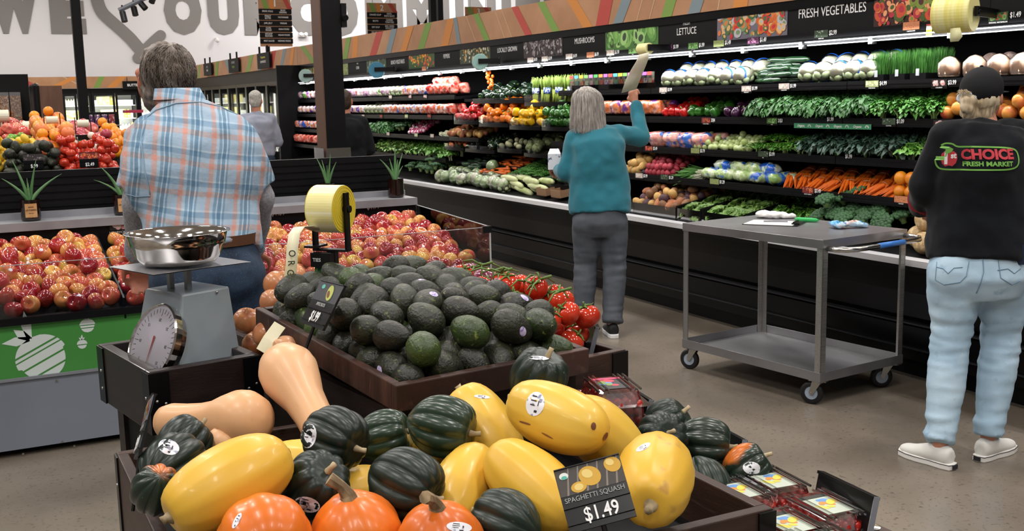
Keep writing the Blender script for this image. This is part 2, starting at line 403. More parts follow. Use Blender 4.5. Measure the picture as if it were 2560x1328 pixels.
# ------------------------------------------------------------------ aisle signs
def aisle_sign(px0, px1, py0, pyb, y, num, rows, label):
    a = at(px0, py0, y=y); b = at(px1, py0, y=y); c = at(px0, pyb, y=y); w_ = b.x-a.x; h = a.z-c.z
    t = thing('aisle_sign', label, 'sign', (a.x, y, c.z))
    FYL = frame((1, 0, 0), (0, 0, 1))
    MB().box(0, w_, 0, .04, 0, h).build('panel', WOODB, t)
    hh = h*.26
    mb = MB(); zz = -.0
    for i, (x0, x1, k) in enumerate(((.05, .22, 'g'), (.7, .95, 'r'), (.3, .4, 'o'))):
        mb.mat(SK.index(k)); mb.add([(x0*w_, -.003-i*.001, h), (x0*w_+w_*.14, -.003-i*.001, h), (x1*w_+w_*.1, -.003-i*.001, h-hh), (x1*w_-w_*.06, -.003-i*.001, h-hh)], [(0, 3, 2, 1)])
    mb.build('stripes', [STR[k] for k in SK], t)
    text(num, hh*.9, WHITE, frame((1, 0, 0), (0, 0, 1), None, (w_/2, -.008, h-hh*.55)), t, 'number', bold=.01)
    n = len(rows); rh = (h*.70)/n
    for i, (l, r) in enumerate(rows):
        z = h-hh-rh*(i+1)
        MB().box(-.01, w_+.01, -.02, -.004, z+.15*rh, z+rh*.98).build('slat', BLACKM, t)
        for s_, xx in ((l, .26), (r, .74)):
            ls = s_.split('/'); 
            for j, q in enumerate(ls):
                text(q, rh*.4, WHITEB, frame((1, 0, 0), (0, 0, 1), None, (w_*xx, -.024, z+rh*(.57+(len(ls)-1)*.18-j*.36))), t, 'lettering', sx=.72, bold=.006)
    for xx in (.2, .8): MB().cyl((w_*xx, .02, h), (w_*xx, .02, 5.4-c.z), .008, 5).build('hanging_rod', GREYM, t)
aisle_sign(645, 725, -12, 116, 24, '1', [('BREAD, ROLLS', 'SALAD/DRESSING'), ('PEANUT/BUTTER', 'MAYONNAISE'), ('JAMS, JELLY', 'VINEGAR'), ('OLIVES/PICKLES', 'ASIAN FOODS'), ('KETCHUP/MUSTARD', 'INDIAN FOODS'), ('MEAT SAUCES', 'HISPANIC FOODS')], 'hanging aisle sign 1 with black slats, the leftmost of the aisle signs')
aisle_sign(917, 990, 7, 96, 25, '2', [('CANNED SOUP', 'PASTA/PASTA SAUCE'), ('BROTH', 'CANNED/TOMATOES'), ('DRY SOUP', 'RICE, MIXED/POTATOES'), ('DRY BEANS/RICE', 'BOX DINNERS/CORN')], 'hanging aisle sign 2 with black slats, between the column and the post pair')
aisle_sign(1163, 1228, 17, 95, 26, '3', [('COFFEE', 'TEA'), ('COOKIES', 'SPICES'), ('FLOUR', 'SUGAR'), ('OIL', 'CEREAL')], 'hanging aisle sign 3 half hidden by the produce case header')

# ------------------------------------------------------------------ track light
a = at(297, 26, y=17); b = at(352, 0, y=17)+Vector((0, 0, .0)); b2 = a+(b-a)*3.2
t = thing('track_light', 'black ceiling track light with cylindrical spot heads above the left wall letters', 'track light', a)
MB().tube([(0, 0, 0), b2-a], .035, 4).build('rail', GREYM, t)
for px, py, dx, dy in ((306, 30, 6, 24), (334, 18, 5, 20), (352, 8, 12, 14), (385, -10, -6, 16)):
    p0 = at(px, py, y=17)-a; p1 = at(px+dx, py+dy, y=16.95)-a
    s_ = MB().cyl(p0, p1, .045, 14).build('spot_head', BPLAST, t)
    MB().cyl(p0+Vector((0, 0, .1)), p0, .012, 6).build('bracket', BPLAST, s_)
MB().cyl((.25, 0, .1), (.25, 0, 5.4-a.z), .008, 5).build('rod', GREYM, t)

# ------------------------------------------------------------------ back wall coolers, shelves, cabinet
def goods(names, t0, cols, spots, size, label, cat, group, kind='carton'):
    pass
CF = mk('cooler_white', '#e8ecec', .5); TUBE = mk('cooler_tube', '#fff8ee', emit=6)
TUBEW = mk('strip_tube', '#f4f8ff', emit=2.6)
def cooler(M, L, doors, label, zt=2.06, warm=True, depth=.9, name='glass_door_cooler'):
    """local x along the run, front on z=0 (towards the viewer), y up"""
    t = thing(name, label, 'cooler', mat=M)
    MB().box(0, L, 0, .25, -depth, 0).box(0, L, zt-.12, zt, -depth, 0).box(0, L, .25, zt-.12, -depth, -depth+.03).box(0, .04, .25, zt-.12, -depth, 0).box(L-.04, L, .25, zt-.12, -depth, 0).build('housing', BLACK, t)
    MB().box(.05, L-.05, .26, zt-.13, -depth+.035, -depth+.05).build('liner', CF, t)
    dw = L/doors
    for i in range(5): MB().box(.05, L-.05, .30+i*.33, .315+i*.33, -depth+.06, -.2).build('shelf', CF, t)
    for i in range(doors):
        x = i*dw
        f = MB()
        for (a_, b_, c_, d_) in ((x+.005, x+.06, .25, zt-.12), (x+dw-.06, x+dw-.005, .25, zt-.12), (x+.06, x+dw-.06, .25, .31), (x+.06, x+dw-.06, zt-.18, zt-.12)):
            f.box(a_, b_, c_, d_, 0, .04)
        d = f.build('door', BPLAST, t)
        MB().box(x+.06, x+dw-.06, .31, zt-.18, .015, .02).build('pane', DOORG, d)
        MB().cyl((x+dw-.09, .8, .07), (x+dw-.09, 1.3, .07), .012, 6).build('handle', GREYM, d)
        MB().cyl((x+.05, .3, -.1), (x+.05, zt-.2, -.1), .012, 6).build('light_tube', TUBE, t)
    return t
def carton_set(M, L, zt, cols, label, group, n, depth=.9, hgt=.22, name='carton', cat='carton', d0=-.45):
    rnd = random.Random(len(label)+n)
    protos = []
    for k, c_ in enumerate(cols):
        mb = MB(); hh = hgt*(1-.2*(k % 3)); wd = L/n*.85
        if k % 2: mb.lathe([(wd*.45, 0), (wd*.48, hh*.1), (wd*.48, hh*.7), (wd*.25, hh*.85), (wd*.2, hh)], 8, RX(-90))
        else: mb.box(-wd/2, wd/2, 0, hh, -.06, .06)
        protos.append(mb.mesh(name, mk('pack_'+c_, c_, .5, n=(14, '#f3efe2', .52, .6)), k % 2 == 1))
    for r in range(5):
        pi = rnd.randrange(len(protos))
        for i in range(n):
            if rnd.random() < .35: pi = rnd.randrange(len(protos))
            o = linkmesh(name, protos[pi], None, M @ T(.08+(i+.5)*(L-.16)/n, .316+r*.33, d0))
            tag(o, label, cat, group)
x0 = at(-30, 240, y=29.3).x
for i, (pa, pb) in enumerate(((-60, 70), (155, 228), (228, 345), (345, 480))):
    xa, xb = at(pa, 240, y=29.0).x, at(pb, 240, y=29.0).x
    M = frame((1, 0, 0), (0, 0, 1), None, (xa, 29.0, 0))
    cooler(M, xb-xa-.005, max(2, round((xb-xa)/.62)), ['tall dairy cooler at the far left behind the bulk bins', 'tall dairy cooler of the back wall beside the brown cabinet', 'tall dairy cooler of the back wall under the BUTTER sign', 'tall dairy cooler of the back wall partly hidden by the plaid shirt man'][i])
    carton_set(M, xb-xa, 2.06, [('#e9df6e', '#f0ead0', '#d7c84e', '#f4f2ea'), ('#e9df6e', '#f4f2ea', '#cfd8c0', '#e7c84a'), ('#f0e890', '#f2f2f0', '#cdd9e4', '#e9d65a'), ('#e8a58a', '#f0e0d0', '#c96a50', '#f2ece4')][i], ['carton or tub in the cooler at the far left of the back wall', 'yellow or white carton in the cooler beside the brown cabinet', 'yellow or white carton in the cooler under the BUTTER sign', 'orange or red pack in the cooler beside the plaid shirt man\'s head'][i], ['cartons in the far left cooler', 'cartons in the cooler beside the cabinet', 'cartons in the butter cooler', 'packs in the cooler beside the man'][i], 8 if i != 2 else 12)
    area('cooler_fill_light', (xb/2+xa/2, 29.08, 1.1), (math.radians(90), 0, 0), (xb-xa)*.9, 1.5, 26*(xb-xa), (1, .95, .82))  # added fill behind the doors, stands in for the mullion tubes
bb = band('header_band', 9.4, 2.07, 2.35, .3, frame((1, 0, 0), (0, 0, 1), None, (-3.2, 28.95, 0)),
          [(3.4, 4.6, .25, 'g'), (4.55, 5.05, .2, 'r'), (5.9, 5.3, .22, 'o'), (6.5, 6.35, .14, 'g'), (5.6, 6.1, .04, 'w'), (7.0, 6.7, .2, 'o'), (7.9, 7.5, .2, 'r'), (8.0, 8.3, .16, 'b'), (1, 1.5, .2, 'o'), (2.2, 1.8, .2, 'b')])
tag(bb, 'wood-look header band with coloured stripes above the back wall coolers', 'header')
def hang_sign(px0, px1, py0, py1, y, txt, label):
    a = at(px0, py0, y=y); b = at(px1, py1, y=y)
    t = thing('hanging_sign', label, 'sign', (a.x, y, b.z)); w_ = b.x-a.x; h = a.z-b.z
    MB().box(0, w_, 0, .03, 0, h).build('panel', BLACKM, t)
    text(txt, h*.42, WHITEB, frame((1, 0, 0), (0, 0, 1), None, (w_/2, -.003, h/2)), t, 'lettering', bold=.02)
    MB().box(w_*.2, w_*.22, 0, .02, h, h+.1).box(w_*.8, w_*.82, 0, .02, h, h+.1).build('clip', BLACKM, t)
hang_sign(306, 362, 203, 223, 28.9, 'BUTTER', 'black sign reading BUTTER on the back header band')
hang_sign(-30, 25, 204, 225, 28.9, 'YOGURT', 'black sign ending in RT on the header band at the left edge')

# cooler run along the produce case line
MS = frame((0, -1, 0), (0, 0, 1), None, (5.05, 26.6, 0))
cooler(MS, 8.6, 11, 'long run of glass door coolers between the back wall and the produce case', zt=2.1, name='glass_door_cooler', depth=.85)
for i in range(4): area('cooler_fill_light', (5.13, 25.6-2.15*i, 1.12), (0, math.radians(-90), 0), 1.5, 2.0, 230, (.97, .99, 1))  # same added fill, brightens the interior of the long run
carton_set(frame((0, -1, 0), (0, 0, 1), None, (5.05, 26.6, 0)), 8.6, 2.1, ('#f3f3f3', '#f7f7f5', '#e6efe0', '#7aa84a', '#f0dfe0'), 'pale pack behind the bright glass doors of the long cooler run', 'packs in the long cooler run', 30, hgt=.24, name='food_pack', cat='pack')
bb = band('header_band', 9.2, 2.2, 2.5, .9, frame((0, -1, 0), (0, 0, 1), None, (4.99, 26.6, 0)),
          [(.5, .8, .3, 'r'), (1.3, 1.1, .2, 'g'), (2.2, 2.7, .3, 'r'), (3.2, 3.0, .25, 'g'), (4.0, 4.4, .3, 'b'), (5.2, 4.9, .3, 'r'), (6.2, 5.8, .3, 'g'), (7.0, 6.7, .25, 'b'), (7.8, 7.5, .3, 'r'), (8.5, 8.2, .2, 'b'), (9.0, 8.8, .2, 'o')])
tag(bb, 'wood-look header band with coloured stripes above the long glass door coolers', 'header')
tag(MB().box(5.05, 5.9, 18.0, 26.6, 2.1, 2.2).build('header_box', BLACK), 'black top box of the long glass door cooler run', 'header')
def side_sign(pa, pb, py0, py1, rows, label):
    a = at(pa, py0, x=4.93); b = at(pb, py0, x=4.93); zb = at(pa, py1, x=4.93).z; w_ = a.y-b.y; h = a.z-zb
    t = thing('hanging_sign', label, 'sign', mat=frame((0, -1, 0), (0, 0, 1), None, (4.93, a.y, zb)))
    MB().box(0, w_, 0, h, -.03, 0).build('panel', BLACKM, t)
    MB().box(w_*.15, w_*.18, h, h+.12, -.03, 0).box(w_*.8, w_*.83, h, h+.12, -.03, 0).build('clip', BLACKM, t)
    for i, (s_, sz, m) in enumerate(rows): text(s_, h*sz, m, frame((1, 0, 0), (0, 1, 0), None, (w_/2, h*(.72-.3*i), .003)), t, 'lettering', bold=.01)
side_sign(508, 527, 160, 190, [('party', .3, GREYT), ('food', .3, WHITE)], 'first black hanging sign from the left on the cooler header')
side_sign(570, 595, 149, 183, [('ORGANIC', .24, GREYT), ('Organic', .26, MATS['stripe_green'])], 'middle black hanging sign with green writing on the cooler header')
side_sign(642, 672, 135, 173, [('We guarantee', .2, mk('yellow_print', '#c9c24a', .6)), ('OUR PRODUCE', .2, WHITE)], 'black hanging sign reading OUR PRODUCE on the cooler header')

# ------------------------------------------------------------------ the long produce case
Y0, Y1 = 1.9, YE
def exy(poly, y0, y1): # polygon (x,z) extruded along y
    n = len(poly); vs = [(x, y0, z) for x, z in poly]+[(x, y1, z) for x, z in poly]
    return vs, [tuple(range(n)), tuple(range(2*n-1, n-1, -1))]+[(i, n+i, n+(i+1) % n, (i+1) % n) for i in range(n)]
case = thing('refrigerated_produce_case', 'long black open refrigerated produce case with lit shelves along the right', 'display case', (0, 0, 0))
mb = MB(); mb.add(*exy([(5.95, 0), (4.70, 0), (4.70, .09), (4.62, .11), (4.59, .19), (4.58, .31), (4.615, .335), (4.6, .36), (4.575, .5), (4.565, .63), (5.95, .63)], Y0, Y1))
mb.box(5.72, 5.95, Y0, Y1, .63, 2.2); mb.box(4.99, 5.95, Y0, Y1, 2.14, 2.2)
mb.build('body', mk('case_black', '#060608', .3, n=(1.5, '#0a0a0c', .4, .7), spec=.2), case)
MB().box(4.52, 4.61, Y0, Y1, .655, .69).build('front_rail', mk('rail_steel', '#ededf0', .35, .25), case)
MB().box(4.53, 4.6, Y0, Y1, .63, .656).build('bumper', BPLAST, case)
MB().box(4.565, 4.59, Y0, Y1, .325, .333).box(4.572, 4.59, Y0, Y1, .184, .190).build('kick_highlight', mk('highlight_grey', '#3a3b40', .3, .6), case)  # lighter strips painting in the highlight lines along the front ridges
MB().box(5.71, 5.72, Y0, Y1, .63, 2.14).build('inner_back', mk('inner_black', '#040405', .8, spec=.05), case)
mb = MB(); mb.add(*exy([(4.61, .63), (4.61, .67), (5.72, .86), (5.72, .63)], Y0, Y1)); mb.build('deck', BLACKM, case)
for yy in (Y0, Y1): MB().box(4.62, 5.95, yy-.02, yy+.02, .63, 2.2).build('end_panel', BLACK, case)
def shelf(z, xl, y0, y1, lip=.05, rise=.06):
    mb = MB(); mb.add(*exy([(xl, z-lip), (xl, z), (xl+.012, z), (xl+.02, z-.02), (5.72, z-.02+rise), (5.72, z-.05+rise), (xl+.03, z-lip)], y0+.003, y1-.003))
    for k in (.012, .03): mb.box(xl-.003, xl, y0+.003, y1-.003, z-lip+k-.003, z-lip+k+.003)
    return mb.build('shelf', mk('shelf_black', '#0c0c0f', .4, spec=.3), case)
SHX = {1: (1.66, 4.95), 2: (1.435, 4.92), 3: (1.20, 4.87), 4: (.98, 4.82)}
SEC = [(Y0, 2.7), (2.7, 5.1), (5.1, 7.25), (7.25, 8.75)]
for k, (z, xl) in SHX.items():
    for a, b in SEC: shelf(z, xl, a, b)
    for a, b in ((11.1, 13.4), (13.4, 15.8), (15.8, Y1)): shelf(z-(.01 if k < 4 else .03), xl, a, b)
    shelf(z-.06, xl+.12, 8.75, 11.1, .03)
# canopy: sign band, price rail, strip light
MB().box(5.0, 5.02, Y0, Y1, 1.93, 2.2).build('sign_board', BLACKM, case)
MB().box(4.985, 5.0, Y0, Y1, 1.93, 1.978).build('price_rail', BLACK, case)
mb = MB()
mb.box(4.97, 5.0, Y0, Y1, 1.905, 1.93); mb.build('light_rail', BLACK, case)
y = Y0+.05; i = 0
while y < Y1-.3:
    L_ = min(1.15, Y1-y-.05)
    q = MB().cyl((4.962, y, 1.919), (4.962, y+L_, 1.919), .0038, 6).cyl((4.985, y, 1.899), (4.985, y+L_, 1.899), .0034, 6).build('strip_light', TUBEW, case)
    MB().box(4.955, 4.995, y-.03, y+.0, 1.88, 1.925).build('light_clip', ZINC, case); MB().box(4.955, 4.995, y+L_*.5-.015, y+L_*.5+.015, 1.88, 1.925).build('light_clip', ZINC, case)
    y += L_+.05
bb = band('header_band', case_band[0]-Y0, 2.2, 2.49, .9, frame((0, -1, 0), (0, 0, 1), None, (XH, YE, 0)), case_band[1])
tag(bb, 'wood-look header band with bright diagonal stripes above the long produce case', 'header')

# picture panels
def picture(w_, h, kind, M, parent, seed=1, n=60):
    r = random.Random(seed); P = PICS[kind]; mb = MB(); mats = [mk('pic_'+P[0], P[0], .5)]
    mb.box(0, w_, 0, h, -.004, 0)
    for i, c in enumerate(P[1]): mats.append(mk('pic_'+c, c, .5))
    lo, hi, asp = P[2]
    for k in range(n):
        s_ = r.uniform(lo, hi)*h; a = r.uniform(1-asp, 1); mb.mi = 1+r.randrange(len(P[1])); ro = r.uniform(0, 3)
        x = r.uniform(s_, max(w_-s_, s_+.001)); y_ = r.uniform(s_, max(h-s_, s_+.001)); z = .0003+.00004*k
        mb.disc(x, y_, z, s_, s_*a, 12, ro)
        if s_ > .1*h: mb.disc(x+s_*.1, y_+s_*.1, z+.00002, s_*.55, s_*.5*a, 10, ro); mb.m[-1] = 1+(mb.mi-1+1) % len(P[1])
    return mb.build('printed_picture', mats, parent, M)
PICS = {'lettuce': ('#4f7a3c', ['#6fa44e', '#86b862', '#5d9145', '#9fca7c', '#3a4a34'], (.08, .34, .5)),
        'mush': ('#3c3435', ['#6d6265', '#8a8084', '#4a4244', '#a39a9a', '#2c2627'], (.05, .14, .4)),
        'pumpk': ('#3f4a35', ['#56613f', '#c98a3c', '#d8c9a0', '#2f3829', '#8a7a4a', '#e0d8c4'], (.04, .12, .5)),
        'pepper': ('#3d5a34', ['#c8323c', '#e0a52c', '#2d6b34', '#d84830', '#e8c840'], (.07, .2, .7)),
        'bag': ('#6f6c78', ['#d0642c', '#c83030', '#4e6a44', '#e0b070', '#b8b4bc', '#7a9268', '#d87a40'], (.06, .2, .4)),
        'fruit': ('#3a1f1c', ['#b03040', '#d87848', '#7a8c3a', '#502828', '#e8a070', '#4a5a2a', '#c85030'], (.05, .2, .2)),
        'leaf': ('#3a4a38', ['#52694a', '#6b8260', '#c8ccc0', '#2d3a2c'], (.05, .15, .6)),
        'gold': ('#8d9a60', ['#c8c080', '#5c6a40', '#a8b070'], (.05, .12, .7))}
FXL = ((0, -1, 0), (0, 0, 1))
def panel_pic(pa, pb, kind, seed, n=60):
    ya, yb = at(pa, 90, x=4.995).y, at(pb, 90, x=4.995).y
    picture(ya-yb, .218, kind, frame(*FXL, None, (4.998, ya, 1.98)), case, seed, n)
def panel_txt(pc, rows, dz=0):
    yc = at(pc, 90, x=4.995).y
    for s_, sz, z, sx in rows: text(s_, sz, WHITE, frame(*FXL, None, (4.9985, yc, z)), case, 'lettering', sx=sx, ext=.0005)
panel_pic(748, 790, 'pepper', 2, 30); panel_pic(852, 866, 'gold', 3, 20)
panel_pic(913, 962, 'leaf', 4, 40); panel_pic(1019, 1084, 'pepper', 5, 60); panel_pic(1148, 1224, 'pumpk', 6, 90)
panel_pic(1308, 1405, 'mush', 7, 110); panel_pic(1513, 1645, 'lettuce', 8, 60); panel_pic(1792, 1967, 'bag', 9, 110); panel_pic(2182, 2360, 'fruit', 10, 140)
panel_txt(890, [('Fresh', .03, 2.12, .8), ('CORN', .055, 2.06, .8)])
panel_txt(991, [('BUNCH VEGETABLES', .07, 2.08, .72)]); panel_txt(1114, [('PEPPERS', .068, 2.085, .75)])
panel_txt(1266, [('LOCALLY GROWN', .068, 2.085, .76)]); panel_txt(1460, [('MUSHROOMS', .07, 2.09, .8)])
panel_txt(1715, [('FRESH', .04, 2.135, .8), ('LETTUCE', .075, 2.075, .82)])
panel_txt(2075, [('ORGANIC', .04, 2.165, .9), ('FRESH VEGETABLES', .085, 2.105, .82)])
panel_txt(2620, [('FRESH FRUIT', .085, 2.105, .82)])
for pc in (866, 913, 1019, 1084, 1148, 1308, 1405, 1513, 1645, 1792, 1967, 2182, 2470):
    yc = at(pc, 90, x=4.995).y; MB().box(4.9985, 5.0, yc-.003, yc+.003, 1.98, 2.2).build('panel_joint', BPLAST, case)

# price tags on the rails
TAGN = {}
def price_tag(px, py, x, price, kind=None, word=None, label='', w_=.12, h=.045, sizep=.04):
    p = at(px, py, x=x); t = thing('price_tag', label, 'price tag', mat=frame(*FXL, None, (x, p.y, p.z)))
    if kind:
        k = MB(); k.box(-w_/2, w_/2, -h*.75, h*.6, -.003, 0).build('backing', BPLAST, t)
        picture(w_*.94, h, kind, frame((1, 0, 0), (0, 1, 0), None, (-w_*.47, -h*.42, .001)), t, int(px), 16)
        if word: text(word, h*.24, WHITE, frame((1, 0, 0), (0, 1, 0), None, (0, -h*.6, .001)), t, 'lettering', sx=.9)
    if price:
        text(price, sizep, WHITEB, frame((1, 0, 0), (0, 1, 0), None, ((w_*.55 if kind else 0), h*.1, .001)), t, 'price', sx=.75, bold=.012, align='LEFT' if kind else 'CENTER')
    return t
PICS.update({'t_wheat': ('#b9c48a', ['#d8e0a0', '#e8e8d8'], (.1, .3, .3)), 't_coco': ('#2a2224', ['#e8b0a8', '#f4f0ee', '#c89088'], (.15, .35, .2)), 't_orange': ('#c8805a', ['#d89068', '#b87048'], (.1, .3, .3)),
             't_red': ('#7a3030', ['#c84038', '#e08850', '#5a2020'], (.1, .3, .3)), 't_white': ('#c8b8b0', ['#f0e8e0', '#e0d0c0'], (.1, .3, .3)), 't_purple': ('#5a3050', ['#a85890', '#d8a8c8', '#402038'], (.1, .3, .3)), 't_melon': ('#304a30', ['#5a8a48', '#c84040', '#88a868'], (.1, .35, .4))})
RX_ = 4.984
for px, py, pr, k, wd in ((684, 0, '', None, ''),): pass
for px, py, pr, k, wd, dsc in (
    (1326, 151, '$4.99', 't_white', 'SHIITAKE', 'white mushroom price tag, third from the MUSHROOMS panel left end'), (1362, 148, '$3.99', 't_white', 'CRIMINI', 'second mushroom price tag left of the MUSHROOMS panel'),
    (1423, 142, '$4.99', 't_white', 'OYSTER', 'mushroom price tag under the left half of MUSHROOMS'), (1476, 138, '$6.99', 't_orange', 'PORTABELLA', 'brown mushroom price tag under the right half of MUSHROOMS'),
    (1526, 133, '$1.99', 't_white', 'ENOKI', 'mushroom price tag under the left edge of the lettuce picture'), (1582, 128, '', 'lettuce', 'LEAF', 'green lettuce tag beside the black bag bracket above the woman'),
    (1670, 120, '$1.99', 't_purple', 'RED LETTUCE', 'dark red lettuce price tag under the FRESH LETTUCE panel'), (1733, 116, '$1.99', 'lettuce', 'GREEN LEAF', 'bright green lettuce price tag under the FRESH LETTUCE panel'),
    (1797, 110, '$1.49', 'gold', 'CABBAGE', 'green cabbage price tag under the left edge of the vegetable picture'), (1883, 103, '$1.49', 't_purple', 'RED ONIONS', 'pink onion price tag under the vegetable picture'),
    (2053, 86, '$2.99', 'leaf', 'BROCCOLI', 'broccoli price tag under the words FRESH VEGETABLES'), (2278, 66, '', 't_orange', 'CANTALOUPE', 'orange melon picture tag under the fruit picture'),
    (2496, 43, '$1.49', 't_melon', 'PERSONAL WATERMELON', 'watermelon price tag at the top right'), (1060, 172, '1.79', 't_orange', '', 'small orange tag under the pepper picture')):
    price_tag(px, py, RX_, pr, k, wd, dsc, w_=.13)
t = thing('shelf_tag', 'yellow and white sale tag hanging below the fruit picture by the big bag roll', 'price tag', mat=frame(*FXL, None, (4.97, at(2323, 70, x=4.97).y, at(2323, 92, x=4.97).z)))
MB().box(-.02, .02, 0, .04, 0, .001).build('yellow_half', mk('tag_yellow', '#e8c818', .5), t); MB().box(-.02, .02, .04, .072, 0, .001).build('white_half', WHITE, t); MB().box(-.02, .02, .062, .072, .001, .0015).build('red_edge', MATS['stripe_red'], t)
text('.89/lb', .016, BLACKM, frame((1, 0, 0), (0, 1, 0), None, (0, .02, .0015)), t, 'lettering', sx=.9, bold=.01)
def lipx(px, py):
    z = 9; 
    for k, (zz, xl) in SHX.items():
        q = at(px, py, x=xl-.006)
        if abs(q.z-(zz-.025)) < abs(z): z = q.z-(zz-.025); b = xl-.006
    return b
for px, py, pr, k, wd, dsc in (
    (1658, 226, '$3.99', 't_white', 'CAULIFLOWER', 'cauliflower price tag on the top shelf lip right of the bag strip'), (1866, 223, '$1.99', 't_white', 'MUSHROOMS', 'pale price tag on the top shelf lip under the cucumbers'),
    (1960, 217, '$1.99', 't_white', 'CAULIFLOWER', 'pale price tag on the top shelf lip left of four cauliflowers'), (2180, 211, '$4.99', 't_wheat', 'WHEATGRASS', 'green price tag under the wheatgrass trays'),
    (2348, 209, '$3.99', 't_coco', 'COCONUTS', 'coconut price tag on the top shelf lip by the cap'), (1765, 302, '2/$4', 't_red', 'RED BELL PEPPERS', 'red pepper price tag below the green bell peppers'),
    (1930, 303, '2/$3', 'lettuce', 'KALE', 'kale price tag on the second shelf lip'), (2076, 300, '$1.99', None, '', 'white price numerals 1.99 on the lip above the green Organic strip'),
    (2222, 305, '$1.09', 'leaf', 'CILANTRO', 'cilantro price tag right of the green Organic strip'), (2352, 310, '$1.49', 't_coco', 'GALA APPLES', 'apple price tag on the second shelf lip beside the worker'),
    (1622, 372, '$2.49', 't_red', '', 'vegetable price tag under the bags of pink roots'), (1738, 378, '$3.79', 'gold', '', 'price tag under the small green tomatillos'), (1908, 386, '$3.99', 'leaf', 'DILL', 'price tag under the dill fronds'),
    (2122, 393, '$1.99', None, '', 'white price numerals 1.99 under the dark kale'), (1598, 440, '$3.99', 't_white', '', 'pink and white tag under the red potatoes'), (1661, 444, '$1.29', 'leaf', '', 'green onion price tag on the fourth shelf lip'),
    (1786, 455, '$1.29', 'gold', '', 'celery price tag on the fourth shelf lip'), (2020, 477, '$3.49', 't_red', 'BUNCH CARROTS', 'carrot price tag on the fourth shelf lip'), (2253, 500, '', 't_orange', 'ORANGES', 'orange tag below the oranges beside the worker'),
    (976, 243, '', 't_white', '', 'pale tag on the far top shelf lip left of two others'), (1025, 242, '', 't_coco', '', 'pinkish tag on the far top shelf lip in the middle'), (1063, 242, '', 't_coco', '', 'pinkish tag on the far top shelf lip below the red bags'),
    (908, 291, '', 't_white', '', 'white tag on the far second shelf beside the dark-clothed man'), (953, 291, '', 't_red', '', 'red tag on the far second shelf'), (1016, 291, '', 't_wheat', '', 'greenish tag on the far second shelf'), (1073, 291, '', 't_red', '', 'red tag at the right of the far second shelf'),
    (970, 335, '', 't_white', '', 'white tag on the far third shelf by the broccoli'), (1040, 338, '', 't_wheat', '', 'pale green tag on the far third shelf'), (1080, 340, '', 't_white', '', 'white tag on the far third shelf under the green onions')):
    price_tag(px, py, lipx(px, py), pr, k, wd, dsc, w_=.11, h=.038, sizep=.034)
# green organic strip
a = at(1985, 314, x=4.912); b = at(2178, 314, x=4.912)
t = thing('shelf_strip', 'green strip repeating the word Organic on the second shelf lip', 'sign', mat=frame(*FXL, None, (4.912, a.y, a.z)))
Lg = a.y-b.y; GR = mk('organic_green', '#3f8a62', .5)
MB().box(0, Lg, -.016, .016, -.002, 0).build('strip', GR, t)
for i in range(4):
    text('Organic', .022, WHITE, frame((1, 0, 0), (0, 1, 0), None, (Lg*(.1+i*.245), 0, .001)), t, 'lettering', bold=.01, italic=.2)
    mb = MB()
    for k in range(5): mb.disc(Lg*(.215+i*.245)+.012*math.cos(k*.75), -.004+.011*math.sin(k*.75), .001, .005, .003, 8, k*.75)
    mb.build('sun_mark', WHITE, t)

# bag rolls on the canopy
def bagroll(name, label, loc, yaw, r, L, m, parent_label=None, arm=.25, strip=None, tilt=0, core=True):
    """roll axis along local x, bracket on the +x end, arm going back along +y"""
    t = thing('bag_roll_dispenser', label, 'bag dispenser', mat=T(loc) @ RZ(yaw) @ RY(tilt))
    pr = [(.02, -L/2), (r*.96, -L/2), (r, -L/2+.004), (r, L/2-.004), (r*.96, L/2), (.02, L/2)]
    MB().lathe(pr, 40, RY(90)).build('bag_roll', m, t, smooth=False)
    mb = MB(); mb.cyl((-L/2-.02, 0, 0), (L/2+.03, 0, 0), .012, 10)
    for sx in (-1, 1):
        x = sx*(L/2+.016); mb.box(x-.003, x+.003, -.022, r+arm, -.02, .03).box(x-.01, x+.01, -.022, .0, -.02, .03)
    mb.box(-L/2-.018, L/2+.018, r+arm-.006, r+arm, -.03, .04)
    mb.build('bracket', BPLAST, t)
    return t
RY_ = mk('roll_yellow', '#e6dc7c', .35, n=(4, '#f0eaa8', .4, .6), stretch=(12, .3, .3), sub=.1)
RB = mk('roll_blue', '#3f7f9c', .4); RT = mk('roll_teal', '#8fb5b0', .45); RG = mk('roll_grey', '#8fa8a4', .45)
p = at(2388, 34, x=4.66); bagroll('r', 'large yellow bag roll on a black bracket at the top right of the produce case', (4.66, p.y, p.z), -68, .098, .19, RY_)
p = at(2370, 100, x=4.68)
p = at(1612, 122, x=4.78); rl2 = bagroll('r', 'small yellow bag roll in a black bracket above the woman in teal', (4.78, p.y, p.z), -90, .042, .13, RY_, arm=.14)
p = at(1200, 155, x=4.75); bagroll('r', 'pale teal bag roll beside the LOCALLY GROWN sign', (4.75, p.y, p.z), -112, .08, .12, RT, arm=.12)
p = at(942, 175, x=4.75); bagroll('r', 'blue bag roll hanging beside the BUNCH VEGETABLES sign', (4.75, p.y, p.z), -115, .1, .12, RB, arm=.12)
p = at(765, 190, x=4.75); bagroll('r', 'greyish green bag roll left of the wide column', (4.75, p.y, p.z), -118, .1, .12, RG, arm=.12)
RBT = [at(2388, 70, x=4.6), at(2390, 92, x=4.6), at(2386, 104, x=4.6)]
